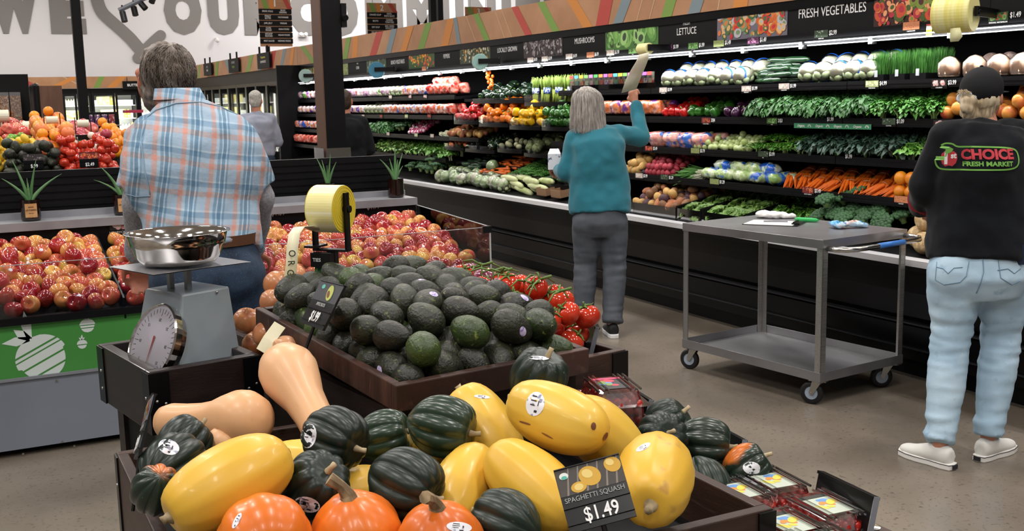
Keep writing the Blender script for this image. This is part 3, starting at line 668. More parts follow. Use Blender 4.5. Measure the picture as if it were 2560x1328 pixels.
def ribbon(pts, w_, wd, thick=.0012):
    """flat band along pts, wd = width direction"""
    mb = MB(); wd = Vector(wd).normalized(); P = [Vector(q) for q in pts]; vs = []; fs = []
    for i, q in enumerate(P):
        t_ = (P[min(i+1, len(P)-1)]-P[max(i-1, 0)]).normalized(); nn = t_.cross(wd).normalized()
        ww = w_[i] if isinstance(w_, (list, tuple)) else w_
        vs += [q-wd*ww/2+nn*thick, q+wd*ww/2+nn*thick, q+wd*ww/2-nn*thick, q-wd*ww/2-nn*thick]
    for i in range(len(P)-1):
        b = i*4
        for k in range(4): fs.append((b+k, b+(k+1) % 4, b+4+(k+1) % 4, b+4+k))
    fs += [(3, 2, 1, 0), tuple(len(P)*4-4+k for k in range(4))]
    return mb.add(vs, fs)

tag(ribbon(RBT, [.06, .08, .05], (0, 1, 0)).build('bag_end', mk('bag_tail', '#d8d4a4', .4), smooth=True), 'loose cream bag end hanging under the large top right roll', 'bag')

# ------------------------------------------------------------------ produce prototypes
class Item:
    def __init__(s, name, me, kids=()): s.name = name; s.me = me; s.kids = list(kids)
    def put(s, M, label=None, cat=None, group=None, kids=True, opt=()):
        o = linkmesh(s.name, s.me); o.matrix_world = M; tag(o, label, cat, group)
        for k in s.kids:
            nm, me = k[0], k[1]
            if len(k) > 2 and k[2] == 'opt' and nm not in opt: continue
            if kids: linkmesh(nm, me, o)
        return o
def prof(fn, n=14): return [fn(i/n) for i in range(n+1)]
def rot_to(d, roll=0):
    return Vector(d).normalized().to_track_quat('Z', 'Y').to_matrix().to_4x4() @ RZ(roll)
def rrot(r): return Euler((r.uniform(0, 6.28), r.uniform(0, 6.28), r.uniform(0, 6.28))).to_matrix().to_4x4()
def wob(me, amp, sc, seed=0):
    for v in me.vertices: v.co = v.co*(1+amp*noise.noise(v.co*sc+Vector((seed, seed*2, 0))))
    me.update(); return me
def patch(cx, rx, ry, n=16, dirv=(0, 0, 1), R=None, lift=.0006, rfun=None):
    """round sticker hugging a ball: centre direction, radii, ball radius function"""
    mb = MB(); D = Vector(dirv).normalized(); u = D.orthogonal().normalized(); v = D.cross(u); vs = []; fs = []
    c = D*(rfun(D)+lift); vs.append(c)
    for ring in (.5, 1):
        for k in range(n):
            a = 2*math.pi*k/n; d = (D*rfun(D)+u*math.cos(a)*rx*ring+v*math.sin(a)*ry*ring).normalized(); vs.append(d*(rfun(d)+lift))
    for k in range(n):
        k2 = (k+1) % n; fs += [(0, 1+k, 1+k2), (1+k, 1+n+k, 1+n+k2, 1+k2)]
    return mb.add(vs, fs)
def surf(me):
    b = BVHTree.FromPolygons([v.co for v in me.vertices], [p.vertices for p in me.polygons])
    def f(d):
        h = b.ray_cast(Vector(d)*3, -Vector(d)); return h[0].length if h[0] is not None else .05
    return f
STICK = mk('sticker_white', '#e6e6ee', .45, n=(90, '#8a8aa0', .58, .66)); STICKV = mk('sticker_lilac', '#cfc4e6', .45, n=(150, '#8a7ab8', .5, .62))
STICKP = mk('label_print', '#26262c', .5)
def sticker(me, d, rx, ry, m=STICK, name='sticker'): return (name, patch(None, rx, ry, dirv=d, rfun=surf(me)).mesh(name, m, True), 'opt')

STEMB = mk('stem_brown', '#6b5032', .7); STEMG = mk('stem_green', '#5c7a38', .6); STEMP = mk('stem_pale', '#b7a583', .7, n=(40, '#7d6a4c', .4, .7), stretch=(1, 1, .2))
def apple_me(m):
    def f(t):
        a = math.pi*t; r = math.sin(a)**.85*(1.0+.06*math.cos(a-2.4)) if 0 < t < 1 else 0
        z = -math.cos(a)*.93; z += .20*math.exp(-(t/.12)**2); z -= .30*math.exp(-((1-t)/.13)**2)
        return (r, z)
    return MB().lathe(prof(f, 18), 22, S(.043)).mesh('apple', m, True)
def applemat(name, c1, c2, c3, lo, hi):
    return mk(name, c1, .16, coat=.35, n=(13, c2, lo, hi, 4), n2=(230, c3, .66, .8), rcol=c2, rand=.12, stretch=(1, 1, .35))
AM1 = applemat('apple_skin_pink', '#dcab58', '#b23a38', '#ecd594', .40, .66)
AM2 = applemat('apple_skin_red', '#bb5436', '#8c1422', '#d89a60', .3, .55)
AM3 = applemat('apple_skin_gold', '#cdb04a', '#ba5840', '#e0cf80', .44, .7)
stem = MB().tube([(0, 0, .024), (.001, 0, .033), (.003, 0, .042)], .0014, 5).mesh('stem', STEMB)
def apple_item(m):
    me = apple_me(m); return Item('apple', me, [('stem', stem), sticker(me, (.6, -.5, .5), .0095, .0075)])
APP = [apple_item(AM1), apple_item(AM2), apple_item(AM3)]

AVM = mk('avocado_skin', '#343a28', .36, n=(10, '#20221b', .35, .6), n2=(70, '#66703c', .62, .75), bump=(150, .9, .003), rcol='#26221f', rand=.15)
AVG = mk('avocado_skin_green', '#3a4c24', .34, n=(9, '#232f1a', .4, .62), n2=(80, '#7c8c40', .62, .75), bump=(150, .8, .003), rand=.15)
def avo_me(m):
    def f(t):
        a = math.pi*t; return (math.sin(a)*(.84-.17*t*t+.05*math.sin(2*a))*.038/.83, -math.cos(a)*.050)
    return wob(MB().lathe(prof(f, 16), 20).mesh('avocado', m, True), .05, 30)
def avo_item(m):
    me = avo_me(m); return Item('avocado', me, [('stem_scar', MB().disc(0, 0, .0498, .003, .003, 8).mesh('stem_scar', STEMP)), sticker(me, (.75, -.2, .35), .012, .009, STICKV)])
AVO = [avo_item(AVM), avo_item(AVG)]

TOM = mk('tomato_skin', '#c93a22', .12, coat=.4, n=(8, '#a8200f', .45, .7), rand=.08)
def tomato_me(m, r=.035):
    def f(t):
        a = math.pi*t; z = -math.cos(a)*.84; z -= .14*math.exp(-((1-t)/.12)**2); return (math.sin(a)**.9 if 0 < t < 1 else 0, z)
    return MB().lathe(prof(f, 14), 22, S(r), lobes=6, amp=.02).mesh('tomato', m, True)
def calyx(r=.035, n=5):
    mb = MB()
    for k in range(n):
        a = 2*math.pi*k/n+.3; c, s_ = math.cos(a), math.sin(a)
        mb.tube([(0, 0, r*.74), (c*r*.3, s_*r*.3, r*.83), (c*r*.62, s_*r*.62, r*.74), (c*r*.8, s_*r*.8, r*.82)], [.0025, .003, .0018, .0004], 5)
    return mb.tube([(0, 0, r*.7), (0, .002, r*.95), (.004, .004, r*1.15)], .0028, 6).mesh('calyx', STEMG, True)
TOMI = Item('tomato', tomato_me(TOM), [('calyx', calyx()), sticker(tomato_me(TOM), (.4, .0, .9), .009, .007)])

ONM = mk('onion_skin', '#c98a5c', .3, n=(22, '#a8603a', .4, .6, 5), n2=(6, '#dcb088', .5, .7), stretch=(1, 1, .15), rand=.1, coat=.15)
ONR = mk('red_onion_skin', '#6e2440', .22, n=(26, '#8f3a5c', .4, .62, 5), stretch=(1, 1, .12), rand=.2, coat=.3)
ROOTM = mk('root_hair', '#c9b28c', .8)
def onion_item(m, name):
    def f(t):
        a = math.pi*t; r = math.sin(a)**.8 if 0 < t < 1 else 0; z = -math.cos(a)*.88
        if t > .86: z += (t-.86)*1.7; r = r*.8
        return (r if 0 < t < 1 else 0, z)
    me = wob(MB().lathe(prof(f, 22), 26, S(.040), lobes=9, amp=.02).mesh(name, m, True), .04, 25)
    mb = MB(); r = random.Random(3)
    for k in range(14):
        a = r.uniform(0, 6.28); d = r.uniform(.004, .016); mb.tube([(0, 0, -.035), (d*.6*math.cos(a), d*.6*math.sin(a), -.041), (d*math.cos(a), d*math.sin(a), -.0405-r.uniform(-.002, .004))], .0006, 4)
    return Item(name, me, [('roots', mb.mesh('roots', ROOTM))])
ONI = onion_item(ONM, 'onion'); RON = onion_item(ONR, 'red_onion')

# squashes
AC = mk('acorn_skin', '#1d2a22', .36, n=(3.2, '#16211c', .4, .7), n2=(85, '#5a6a56', .7, .8), rand=.15, bump=(30, .05))
ACO = mk('acorn_skin_orange', '#1f2c22', .3, n=(5.5, '#c86a22', .60, .66), n2=(85, '#5a6a56', .7, .8), coat=.12)
ACG = mk('acorn_skin_green', '#27382a', .3, n=(4, '#3c4f30', .5, .75), n2=(70, '#6a7a58', .7, .8), coat=.12)
def acorn_item(m, r=.061):
    def f(t):
        a = math.pi*t; q = math.sin(a)**.82 if 0 < t < 1 else 0
        z = -math.cos(a)*1.02; z += (-.14*math.exp(-(t/.10)**2)); z -= .2*math.exp(-((1-t)/.14)**2)
        return (q*(1-.07*(1-t)), z)
    me = wob(MB().lathe(prof(f, 22), 80, S(r), lobes=10, amp=.13, sh=.8).mesh('acorn_squash', m, True), .04, 6)
    st_ = MB().tube([(0, 0, r*.74), (0, 0, r*.86), (r*.04, 0, r*1.0), (r*.1, 0, r*1.12)], [r*.15, r*.1, r*.075, r*.085], 8)
    return Item('acorn_squash', me, [('stem', st_.mesh('stem', STEMP, True)), sticker(me, (.75, -.5, .15), .024, .016)])
SPM = mk('spaghetti_skin', '#dfb03c', .38, n=(2.5, '#e6c052', .4, .65), n2=(28, '#c9a23a', .66, .85), bump=(14, .1, .004), coat=.08)
SPMS = mk('spaghetti_skin_scarred', '#dfb03c', .38, n=(11, '#b98a4e', .62, .67, 5), n2=(28, '#c9a23a', .66, .85), bump=(20, .15, .003))
SCAR = mk('scar_brown', '#8a5a3a', .8, n=(60, '#6a4028', .4, .6))
def spag_item(m, rr=.066, L=.112):
    def f(t):
        a = math.pi*t; return (math.sin(a)**.78*rr*(1+.03*math.cos(a)) if 0 < t < 1 else 0, -math.cos(a)*L+.10*L*math.exp(-((1-t)/.1)**2)*-1)
    me = wob(MB().lathe(prof(f, 20), 40, lobes=12, amp=.035).mesh('spaghetti_squash', m, True), .06, 7)
    st_ = MB().lathe([(0, L*.84), (rr*.26, L*.86), (rr*.15, L*.92), (rr*.10, L*.98), (rr*.115, L*1.02), (0, L*1.015)], 10)
    sc = MB().disc(0, 0, -L-.0008, .009, .008, 12)
    return Item('spaghetti_squash', me, [('stem', wob(st_.mesh('stem', STEMP, True), .05, 60)), ('blossom_scar', sc.mesh('blossom_scar', SCAR)), sticker(me, (.8, -.1, .5), .022, .030), ('mark', patch(None, .022, .018, dirv=(1, .3, -.1), rfun=surf(me), lift=.0004).mesh('mark', SCAR, True), 'opt')])
KUM = mk('kuri_skin', '#d0621c', .32, n=(4, '#de7420', .4, .65), n2=(14, '#b9481a', .62, .8), coat=.1, rand=.06)
def kuri_item(r=.078):
    def f(t):
        a = math.pi*t; return (math.sin(a)**.85 if 0 < t < 1 else 0, -math.cos(a)*.86+.14*math.exp(-((1-t)/.18)**2))
    me = wob(MB().lathe(prof(f, 18), 60, S(r), lobes=8, amp=.06, sh=.7).mesh('orange_squash', KUM, True), .05, 9)
    st_ = MB().tube([(0, 0, r*.9), (0, 0, r*1.05), (-r*.1, 0, r*1.25), (-r*.32, 0, r*1.45)], [r*.24, r*.16, r*.12, r*.15], 7)
    return Item('orange_squash', me, [('stem', st_.mesh('stem', mk('stem_cork', '#a58e6c', .8, n=(50, '#6e5b42', .4, .6), stretch=(1, 1, .2)), False)), sticker(me, (.5, -.75, .45), .026, .02)])
BNM = mk('butternut_skin', '#deaa7c', .4, n=(3, '#e6b68c', .4, .65), n2=(40, '#cf9c6c', .64, .8), coat=.04, stretch=(1, 1, .4))
def butternut_item():
    P_ = [(0, -.145), (.022, -.143), (.044, -.13), (.056, -.105), (.058, -.08), (.050, -.045), (.040, -.01), (.036, .03), (.036, .08), (.038, .12), (.034, .142), (.02, .15), (0, .15)]
    me = wob(MB().lathe(P_, 30, lobes=10, amp=.02).mesh('butternut_squash', BNM, True), .04, 7)
    return Item('butternut_squash', me, [('stem', MB().tube([(0, 0, .147), (.003, 0, .165)], [.012, .009], 7).mesh('stem', STEMP, True))])

# peppers, roots, greens
def pepper_item(name, m, r=.042):
    def f(t):
        a = math.pi*t; return (math.sin(a)**.55*(.86+.16*t) if 0 < t < 1 else 0, -math.cos(a)*1.05+.22*math.exp(-(t/.13)**2)-.34*math.exp(-((1-t)/.17)**2))
    me = wob(MB().lathe(prof(f, 16), 32, S(r), lobes=4, amp=.16, sh=.6).mesh(name, m, True), .08, 25)
    st_ = MB().tube([(0, 0, r*.62), (0, 0, r*.95), (r*.12, 0, r*1.25)], [r*.22, r*.1, r*.12], 7)
    return Item(name, me, [('stem', st_.mesh('stem', STEMG, True))])
def pm(n_, c, c2): return mk(n_, c, .14, coat=.4, n=(7, c2, .5, .75), rand=.08)
PEP = {'red': pepper_item('red_bell_pepper', pm('pep_red', '#bf1f1c', '#901010')), 'orange': pepper_item('orange_bell_pepper', pm('pep_orange', '#e27a14', '#c8600c')),
       'yellow': pepper_item('yellow_bell_pepper', pm('pep_yellow', '#e6b414', '#c89010')), 'green': pepper_item('green_bell_pepper', pm('pep_green', '#2f6420', '#1c4414')),
       'egg': pepper_item('eggplant', pm('egg_skin', '#3c1838', '#220d22')), 'poblano': pepper_item('poblano_pepper', pm('pob_skin', '#1c3020', '#12200f'))}
def ball_item(name, m, r, squash=1.0, wobb=.03, sc=20, kids=(), n=18):
    me = wob(MB().ell((0, 0, 0), r, r, r*squash, n=n, k=11).mesh(name, m, True), wobb, sc); return Item(name, me, kids)
ORA = mk('orange_skin', '#e08a1e', .35, bump=(160, .3), rand=.08, hue=.008); ORP = mk('grapefruit_skin', '#e07a48', .35, n=(6, '#e8a050', .45, .65), bump=(160, .3), rand=.08)
LEM = mk('lemon_skin', '#dcb838', .35, bump=(120, .3), rand=.06); LIM = mk('lime_skin', '#6f9a34', .3, bump=(120, .2), rand=.25, hue=.02)
ORAI = ball_item('orange', ORA, .040, .97, .01); GRAI = ball_item('grapefruit', ORP, .050, .95, .01)
LEMI = ball_item('lemon', LEM, .027, 1.35, .02); LIMI = ball_item('lime', LIM, .024, 1.2, .02)
MELM = mk('melon_skin', '#b8996c', .55, n=(50, '#d4bb90', .5, .6, 5), bump=(60, .5)); MELI = ball_item('melon', MELM, .066, .97, .01, n=30)
PEAM = mk('mango_skin', '#dd9440', .3, n=(9, '#c8503a', .52, .7), rand=.1); MANI = ball_item('peach', PEAM, .042, .95, .02)
def pot_item(name, c, c2, r=.032, sq=1.35): return ball_item(name, mk(name+'_skin', c, .6, n=(14, c2, .45, .7), bump=(30, .3), rand=.15), r, sq, .18, 22)
POT = {'gold': pot_item('potato', '#c8a060', '#b08848'), 'red': pot_item('red_potato', '#b03a48', '#8e2c38', .028, 1.1), 'brown': pot_item('russet_potato', '#8a6242', '#6e4c34'), 'purple': pot_item('purple_potato', '#5c4048', '#43303a'),
       'sweet': pot_item('sweet_potato', '#b0704a', '#8f5438', .03, 1.8), 'plum': pot_item('plum', '#3a2438', '#28182c', .024, 1.0)}
def cyls(name, m, r, L, bend=.01, n=8):
    pts = [(bend*math.sin(math.pi*i/6), 0, -L/2+L*i/6) for i in range(7)]
    return Item(name, MB().tube(pts, [r*.5, r*.9, r, r, r, r*.9, r*.5], 12).mesh(name, m, True))
CUC = cyls('cucumber', mk('cucumber_skin', '#1c3620', .2, n=(30, '#3a5a34', .55, .7), stretch=(1, 1, .1), coat=.5), .021, .30)
ZUC = cyls('zucchini', mk('zucchini_skin', '#24402a', .3, n=(40, '#4a6a40', .55, .7), rand=.2), .021, .17)
CARM = mk('carrot_skin', '#dd6a1e', .4, n=(30, '#c2540f', .5, .7), rand=.08, stretch=(1, 1, 3))
def carrot_mb(mb, p, q, r): return mb.tube([Vector(p).lerp(Vector(q), t) for t in (0, .05, .3, .6, .85, 1)], [r*.5, r, r*.92, r*.7, r*.4, r*.1], 9)
CARI = Item('carrot', carrot_mb(MB(), (0, 0, .09), (0, 0, -.09), .017).mesh('carrot', CARM, True))
def carrot_bunch(seed):
    r = random.Random(seed); main = MB(); kids = []
    for k in range(9):
        x = (k % 5-2)*.019+r.uniform(-.004, .004); z = .016+(k//5)*.024
        q = (x*1.5+r.uniform(-.01, .01), -.1-r.uniform(0, .03), z-.004)
        mb = carrot_mb(MB(), (x*.7, .08, z), q, .0135)
        kids.append(('carrot', mb.mesh('carrot', CARM, True)))
    for k in range(5): main.tube([((k-2)*.008, .075, .02), ((k-2)*.014, .11, .03), ((k-2)*.02, .13, .034)], [.004, .003, .002], 5)
    band_ = MB().tube([(math.cos(a)*.042, .03, .027+math.sin(a)*.027) for a in [i*math.pi/8 for i in range(17)]], .0014, 5)
    return Item('carrot_bunch', main.mesh('carrot_bunch', STEMG, True), kids+[('rubber_band', band_.mesh('rubber_band', mk('band_pale', '#e0c8a8', .6)))])
CBU = [carrot_bunch(1), carrot_bunch(2)]

def leafy(name, m, seed, n=60, R=.09, H=.10, lw=.035, ll=.07, curl=.5, stalkm=None, stalk=0, bf=(.35, .75)):
    """bunch of crinkled leaves fanning out of one point"""
    r = random.Random(seed); mb = MB()
    for k in range(n):
        az = r.uniform(0, 6.28); el = r.uniform(.15, 1.45); d = Vector((math.cos(az)*math.cos(el), math.sin(az)*math.cos(el), math.sin(el)))
        base = Vector((d.x*R, d.y*R, d.z*H))*r.uniform(*bf); tip = Vector((d.x*R, d.y*R, d.z*H))*r.uniform(.95, 1.15)
        side = d.cross(Vector((0, 0, 1))).normalized(); up = side.cross(d); W = lw*r.uniform(.7, 1.2); vs = []; fs = []; nu, nv = 5, 4
        for i in range(nu):
            t = i/(nu-1); c = base.lerp(tip, t)+up*ll*.25*math.sin(t*2.6)*curl-Vector((0, 0, 1))*curl*.02*t*t
            ww = W*(math.sin(math.pi*(.12+.8*t))**.8)
            for j in range(nv):
                s_ = (j/(nv-1)-.5)*2
                vs.append(c+side*ww*s_*.5+up*(abs(s_)*ww*.35*curl+r.uniform(-1, 1)*lw*.12*curl*(abs(s_)+.2)*2))
        for i in range(nu-1):
            for j in range(nv-1): a = i*nv+j; fs.append((a, a+1, a+nv+1, a+nv))
        mb.add(vs, fs)
    kids = []
    if stalk:
        sb = MB()
        for k in range(stalk):
            a = r.uniform(0, 6.28); sb.tube([(math.cos(a)*.014, math.sin(a)*.014, -.035), (math.cos(a)*.012, math.sin(a)*.012, .0), (math.cos(a)*R*.5, math.sin(a)*R*.5, H*.5)], .0028, 5)
        kids.append(('stalks', sb.mesh('stalks', stalkm or STEMG, True)))
    return Item(name, mb.mesh(name, m, True), kids)
def gm(n_, c, c2, rough=.45): return mk(n_, c, rough, n=(25, c2, .4, .65), rand=.15, sub=.08)
KALE = [leafy('kale_bunch', gm('kale', '#3c7034', '#28501f'), s_, 420, .095, .1, .034, .03, 1.15, stalk=8, bf=(.62, .9)) for s_ in (1, 2)]
CIL = [leafy('cilantro_bunch', gm('cilantro', '#4f8a34', '#356a22'), s_, 230, .09, .09, .022, .03, .8, mk('stalk_pale', '#9ab86a', .5), 14, bf=(.6, .9)) for s_ in (3, 4)]
DKALE = [leafy('dark_kale_bunch', gm('dark_kale', '#3a5648', '#22382c'), s_, 60, .1, .08, .036, .07, 1.1, stalk=8) for s_ in (5, 6)]
DILL = [leafy('dill_bunch', gm('dill', '#5f9a34', '#3f7a20'), s_, 240, .11, .05, .006, .05, .6, mk('stalk_pale', '#9ab86a', .5), 12) for s_ in (7, 8)]
LETT = [leafy('lettuce_head', gm('lettuce', '#6fa044', '#4c8030'), s_, 60, .09, .08, .05, .06, .8, mk('stalk_white', '#dde4c0', .5), 8) for s_ in (9, 10)]
ROMA = [leafy('romaine_head', gm('romaine', '#7a9c4e', '#4c7030'), s_, 50, .13, .07, .055, .09, .6, mk('stalk_white', '#dde4c0', .5), 8) for s_ in (11, 12)]
def broc_item(seed, m, s_=1.0):
    r = random.Random(seed); mb = MB()
    for k in range(26):
        a = k*2.4; q = math.sqrt(k/26)*.058; h = .05*math.cos(q/.075)
        mb.ell((q*math.cos(a), q*math.sin(a), h), .015, .015, .013, None, 9, 6)
    me = mb.mesh('broccoli_crown', m, True)
    return Item('broccoli_crown', me, [('stalk', MB().lathe([(.018, -.02), (.017, -.005), (.034, .03)], 10).mesh('stalk', mk('broc_stalk', '#7e9a5c', .5), True))])
BRO = [broc_item(1, mk('broccoli', '#3f6a3c', .6, n=(160, '#2c4a30', .4, .6), bump=(220, .8), rand=.15))]
CFM = mk('cauliflower_curd', '#cfcfbc', .5, n=(60, '#cfd0b4', .4, .6), bump=(90, .6))
def cauli(seed, band=True):
    me = wob(MB().ell((0, 0, 0), .072, .072, .060, n=26, k=14).mesh('cauliflower', CFM, True), .12, 40, seed)
    fl = MB(); r = random.Random(seed)
    for k in range(6):
        a = k*1.05; fl.ell((.045*math.cos(a), .045*math.sin(a), -.03), .035, .03, .03, None, 10, 6)
    kids = [('outer_leaves', fl.mesh('outer_leaves', mk('cauli_leaf', '#9aa880', .5), True)),
            ('wrap', wob(MB().ell((0, 0, 0), .077, .077, .066, n=18, k=10).mesh('wrap', clear('wrap_film', .13, (.98, .98, .98), .25), True), .05, 30))]
    if band:
        mb = MB(); vs = []; fs = []; n = 40
        for k in range(n):
            a = math.pi*2*k/n; w0 = .02*math.sin(a*2)
            for dz in (-.006, .006): vs.append(Vector((math.cos(a)*.0785, math.sin(a)*.0785*.3+w0, math.sin(a)*.066))+Vector((0, dz, 0)))
        fs = [(2*k, 2*((k+1) % n), 2*((k+1) % n)+1, 2*k+1) for k in range(n)]
        mb.add([Vector(v).normalized()*(.079 if abs(v[2]) < .03 else .073) for v in vs], fs)
        kids.append(('blue_band', mb.mesh('blue_band', mk('band_blue', '#1c5cc0', .4), True)))
    return Item('cauliflower', me, kids)
CAU = [cauli(1), cauli(2)]; CAUN = [cauli(3, False)]
CABM = mk('cabbage_leaf', '#b8cc9a', .4, n=(14, '#93b078', .4, .6), bump=(25, .6), rand=.1)
CABI = ball_item('cabbage', CABM, .07, .9, .1, 14, [('wrap', wob(MB().ell((0, 0, 0), .075, .075, .068, n=16, k=9).mesh('wrap', clear('wrap_film', .2), True), .08, 22))])

def bag_item(name, cols, w_=.16, h=.12, d=.05, seed=1, band=None):
    """soft filled plastic bag lying against the shelf; cols = contents colour, second colour, print colour"""
    m = mk('bag_'+name+str(seed), cols[0], .22, n=(22, cols[1], .45, .6), n2=(9, cols[2], .56, .62), coat=.6, bump=(40, .8, .004), rand=.1)
    vs = []; fs = []; nu, nv = 14, 10; r = random.Random(seed); mb = MB()
    for side in (1, -1):
        b = len(vs)
        for j in range(nv+1):
            for i in range(nu+1):
                u = i/nu*2-1; v = j/nv*2-1; q = max(0, (1-u**4)*(1-v**4))**.6
                vs.append((u*w_/2*(1-.06*v*v), side*d*q*(1+.3*noise.noise(Vector((u*3, v*3, seed*3+side)))), v*h/2*(1-.05*u*u)))
        for j in range(nv):
            for i in range(nu):
                a = b+j*(nu+1)+i; f = (a, a+1, a+nu+2, a+nu+1); fs.append(f if side < 0 else f[::-1])
    mb.add(vs, fs)
    kids = []
    return Item(name, mb.mesh(name, m, True, True), kids)

def stalks_item(name, n, L, r0, m, m2=None, seed=1, spread=.03, lean=.0, wrap=None, split=.5):
    r = random.Random(seed); mb = MB(); kb = MB()
    for k in range(n):
        a = r.uniform(0, 6.28); q = math.sqrt(r.random())*spread*.5; x, y_ = q*math.cos(a), q*math.sin(a); ex = r.uniform(-1, 1)*spread*1.0; ey = r.uniform(-1, 1)*spread
        p0 = Vector((x, y_, 0)); p1 = Vector((x+ex*.25, y_+ey*.25, L*split)); p2 = Vector((x+ex, y_+ey+lean*L, L*r.uniform(.9, 1.05)))
        mb.tube([p0, p1], [r0*1.1, r0], 6); kb.tube([p1, p1.lerp(p2, .6), p2], [r0, r0*.9, r0*.4], 6)
    kids = [('tips', kb.mesh('tips', m2 or m, True))]
    if wrap: kids.append(('wrapper', MB().lathe([(spread*.72, L*.34), (spread*.72, L*.58)], 14).mesh('wrapper', wrap, True)))
    return Item(name, mb.mesh(name, m, True), kids)
ASP = stalks_item('asparagus_bunch', 34, .23, .0045, mk('asparagus', '#9fb04c', .4), mk('asparagus_tip', '#7c943e', .45), 2, .05, wrap=mk('wrap_blue', '#3a5cb8', .4, n=(60, '#e8eef8', .5, .55)))
ASP2 = stalks_item('asparagus_bunch', 34, .23, .0045, MATS['asparagus'], MATS['asparagus_tip'], 4, .05)
GON = stalks_item('green_onion_bunch', 30, .30, .0038, mk('onion_white', '#e4e8cc', .4), mk('onion_green', '#4f8a38', .4), 5, .05, split=.4)

# packing -------------------------------------------------------------
def relax(P, R, inside, it=60, g=.15):
    P = np.array(P, float); R = np.array(R, float); n = len(P)
    for k in range(it):
        P[:, 2] -= g*R*(1 if k < it*.7 else .3)
        d = P[:, None]-P[None]; D = np.sqrt((d**2).sum(-1))+1e-9; ov = (R[:, None]+R[None])-D; np.fill_diagonal(ov, 0); ov = np.clip(ov, 0, None)
        P += (d/D[..., None]*ov[..., None]*.42).sum(1)
        P = inside(P, R)
    return P
ORD = ['first', 'second', 'third', 'fourth', 'fifth', 'sixth', 'seventh', 'eighth', 'ninth', 'tenth', 'eleventh', 'twelfth', 'thirteenth', 'fourteenth', 'fifteenth', 'sixteenth', 'seventeenth', 'eighteenth', 'nineteenth', 'twentieth', 'twenty-first', 'twenty-second', 'twenty-third', 'twenty-fourth', 'twenty-fifth', 'twenty-sixth', 'twenty-seventh', 'twenty-eighth', 'twenty-ninth', 'thirtieth']
def ordl(i): return ORD[min(i, len(ORD)-1)]
def label_rows(P, u, v, rh, what, where, end='left'):
    """one label per item: row counted up the slope, place counted from the left"""
    P = np.array(P); U = P @ np.array(u); V = P @ np.array(v); V0 = V.min(); rows = {}
    for i in range(len(P)): rows.setdefault(int((V[i]-V0)/rh), []).append(i)
    L_ = [None]*len(P)
    for q, (rk, idx) in enumerate(sorted(rows.items())):
        for j, i in enumerate(sorted(idx, key=lambda a: U[a])):
            L_[i] = '%s, %s from %s, %s row of %s' % (what, ordl(j), end, 'front' if q == 0 else ordl(q), where)
    return L_

# ------------------------------------------------------------------ stocking the shelves of the case
def yrow(px0, px1, py, x): return at(px0, py, x=x).y, at(px1, py, x=x).y
def stock(items, px0, px1, lvl, step, rows=1, r=.04, what='', where='', cat='', group=None, rot=None, xoff=.05, dx=None, rise=0, jit=.15, zoff=None, seed=0, xl=None, z=None, layers=1, flat=False, opt=()):
    """place items between two photo columns on a shelf level; returns the objects"""
    if xl is None:
        zz, xl = SHX[lvl] if lvl in SHX else (.67, 4.64)
    else: zz = z
    if z is not None: zz = z
    pym = at(0, 0, d=1)  # unused height guess
    def ypx(px):
        # iterate: pixel row of the lip at this column
        py = 300
        for _ in range(6):
            p = at(px, py, x=xl); py += (p.z-zz)*F_/max((p-CAM).length, .1)*1.0
        return at(px, py, x=xl).y
    ya, yb = ypx(px0), ypx(px1); rnd = random.Random(seed*7+int(px0)); out = []; pts = []
    dx = dx or step; n = max(1, int((ya-yb)/step+.3))
    for l in range(layers):
        for j in range(rows-l):
            m_ = n-(l % 2)
            for i in range(m_):
                y = ya-(i+.5+(l % 2)*.5+(.5 if (j % 2 and not flat) else 0)*(0 if n < 3 else .6))*(ya-yb)/n
                pts.append((xl+xoff+j*dx+l*dx*.5, y, zz+(zoff if zoff is not None else r)+j*rise+l*r*1.45, i, j, l))
    for (x, y, z_, i, j, l) in pts:
        it = items[rnd.randrange(len(items))]
        M = T(x+rnd.uniform(-jit, jit)*r*.5, y+rnd.uniform(-jit, jit)*r, z_)
        M = M @ (rot(rnd) if rot else rrot(rnd))
        if layers > 1: pos = ['bottom layer', 'second layer', 'third layer', 'fourth layer', 'top layer'][l]+', '
        elif rows > 1: pos = ['front', 'second', 'third', 'fourth', 'fifth'][j]+' row, '
        else: pos = ''
        lab = '%s %s %s%s from the left' % (what, where, pos, ordl(i))
        if layers > 1 and rows > 1: lab = '%s %s %s%s back, %s from left' % (what, where, pos, ordl(j), ordl(i))
        out.append(it.put(M, lab, cat, group, opt=opt))
    return out
R0 = lambda r: Matrix.Identity(4)
def RYAW(r): return RZ(r.uniform(0, 360))
def RBAG(tilt=-14, s_=8): return lambda r: RZ(-90+r.uniform(-s_, s_)) @ RX(-tilt+r.uniform(-5, 5))
LYING = lambda r: RZ(90+r.uniform(-12, 12)) @ RX(90) @ RZ(r.uniform(0, 360))     # long axis along the shelf depth
def ALONG(s_=8): return lambda r: RX(90) @ RY(r.uniform(-s_, s_)) @ RZ(r.uniform(0, 360))  # long axis along the shelf

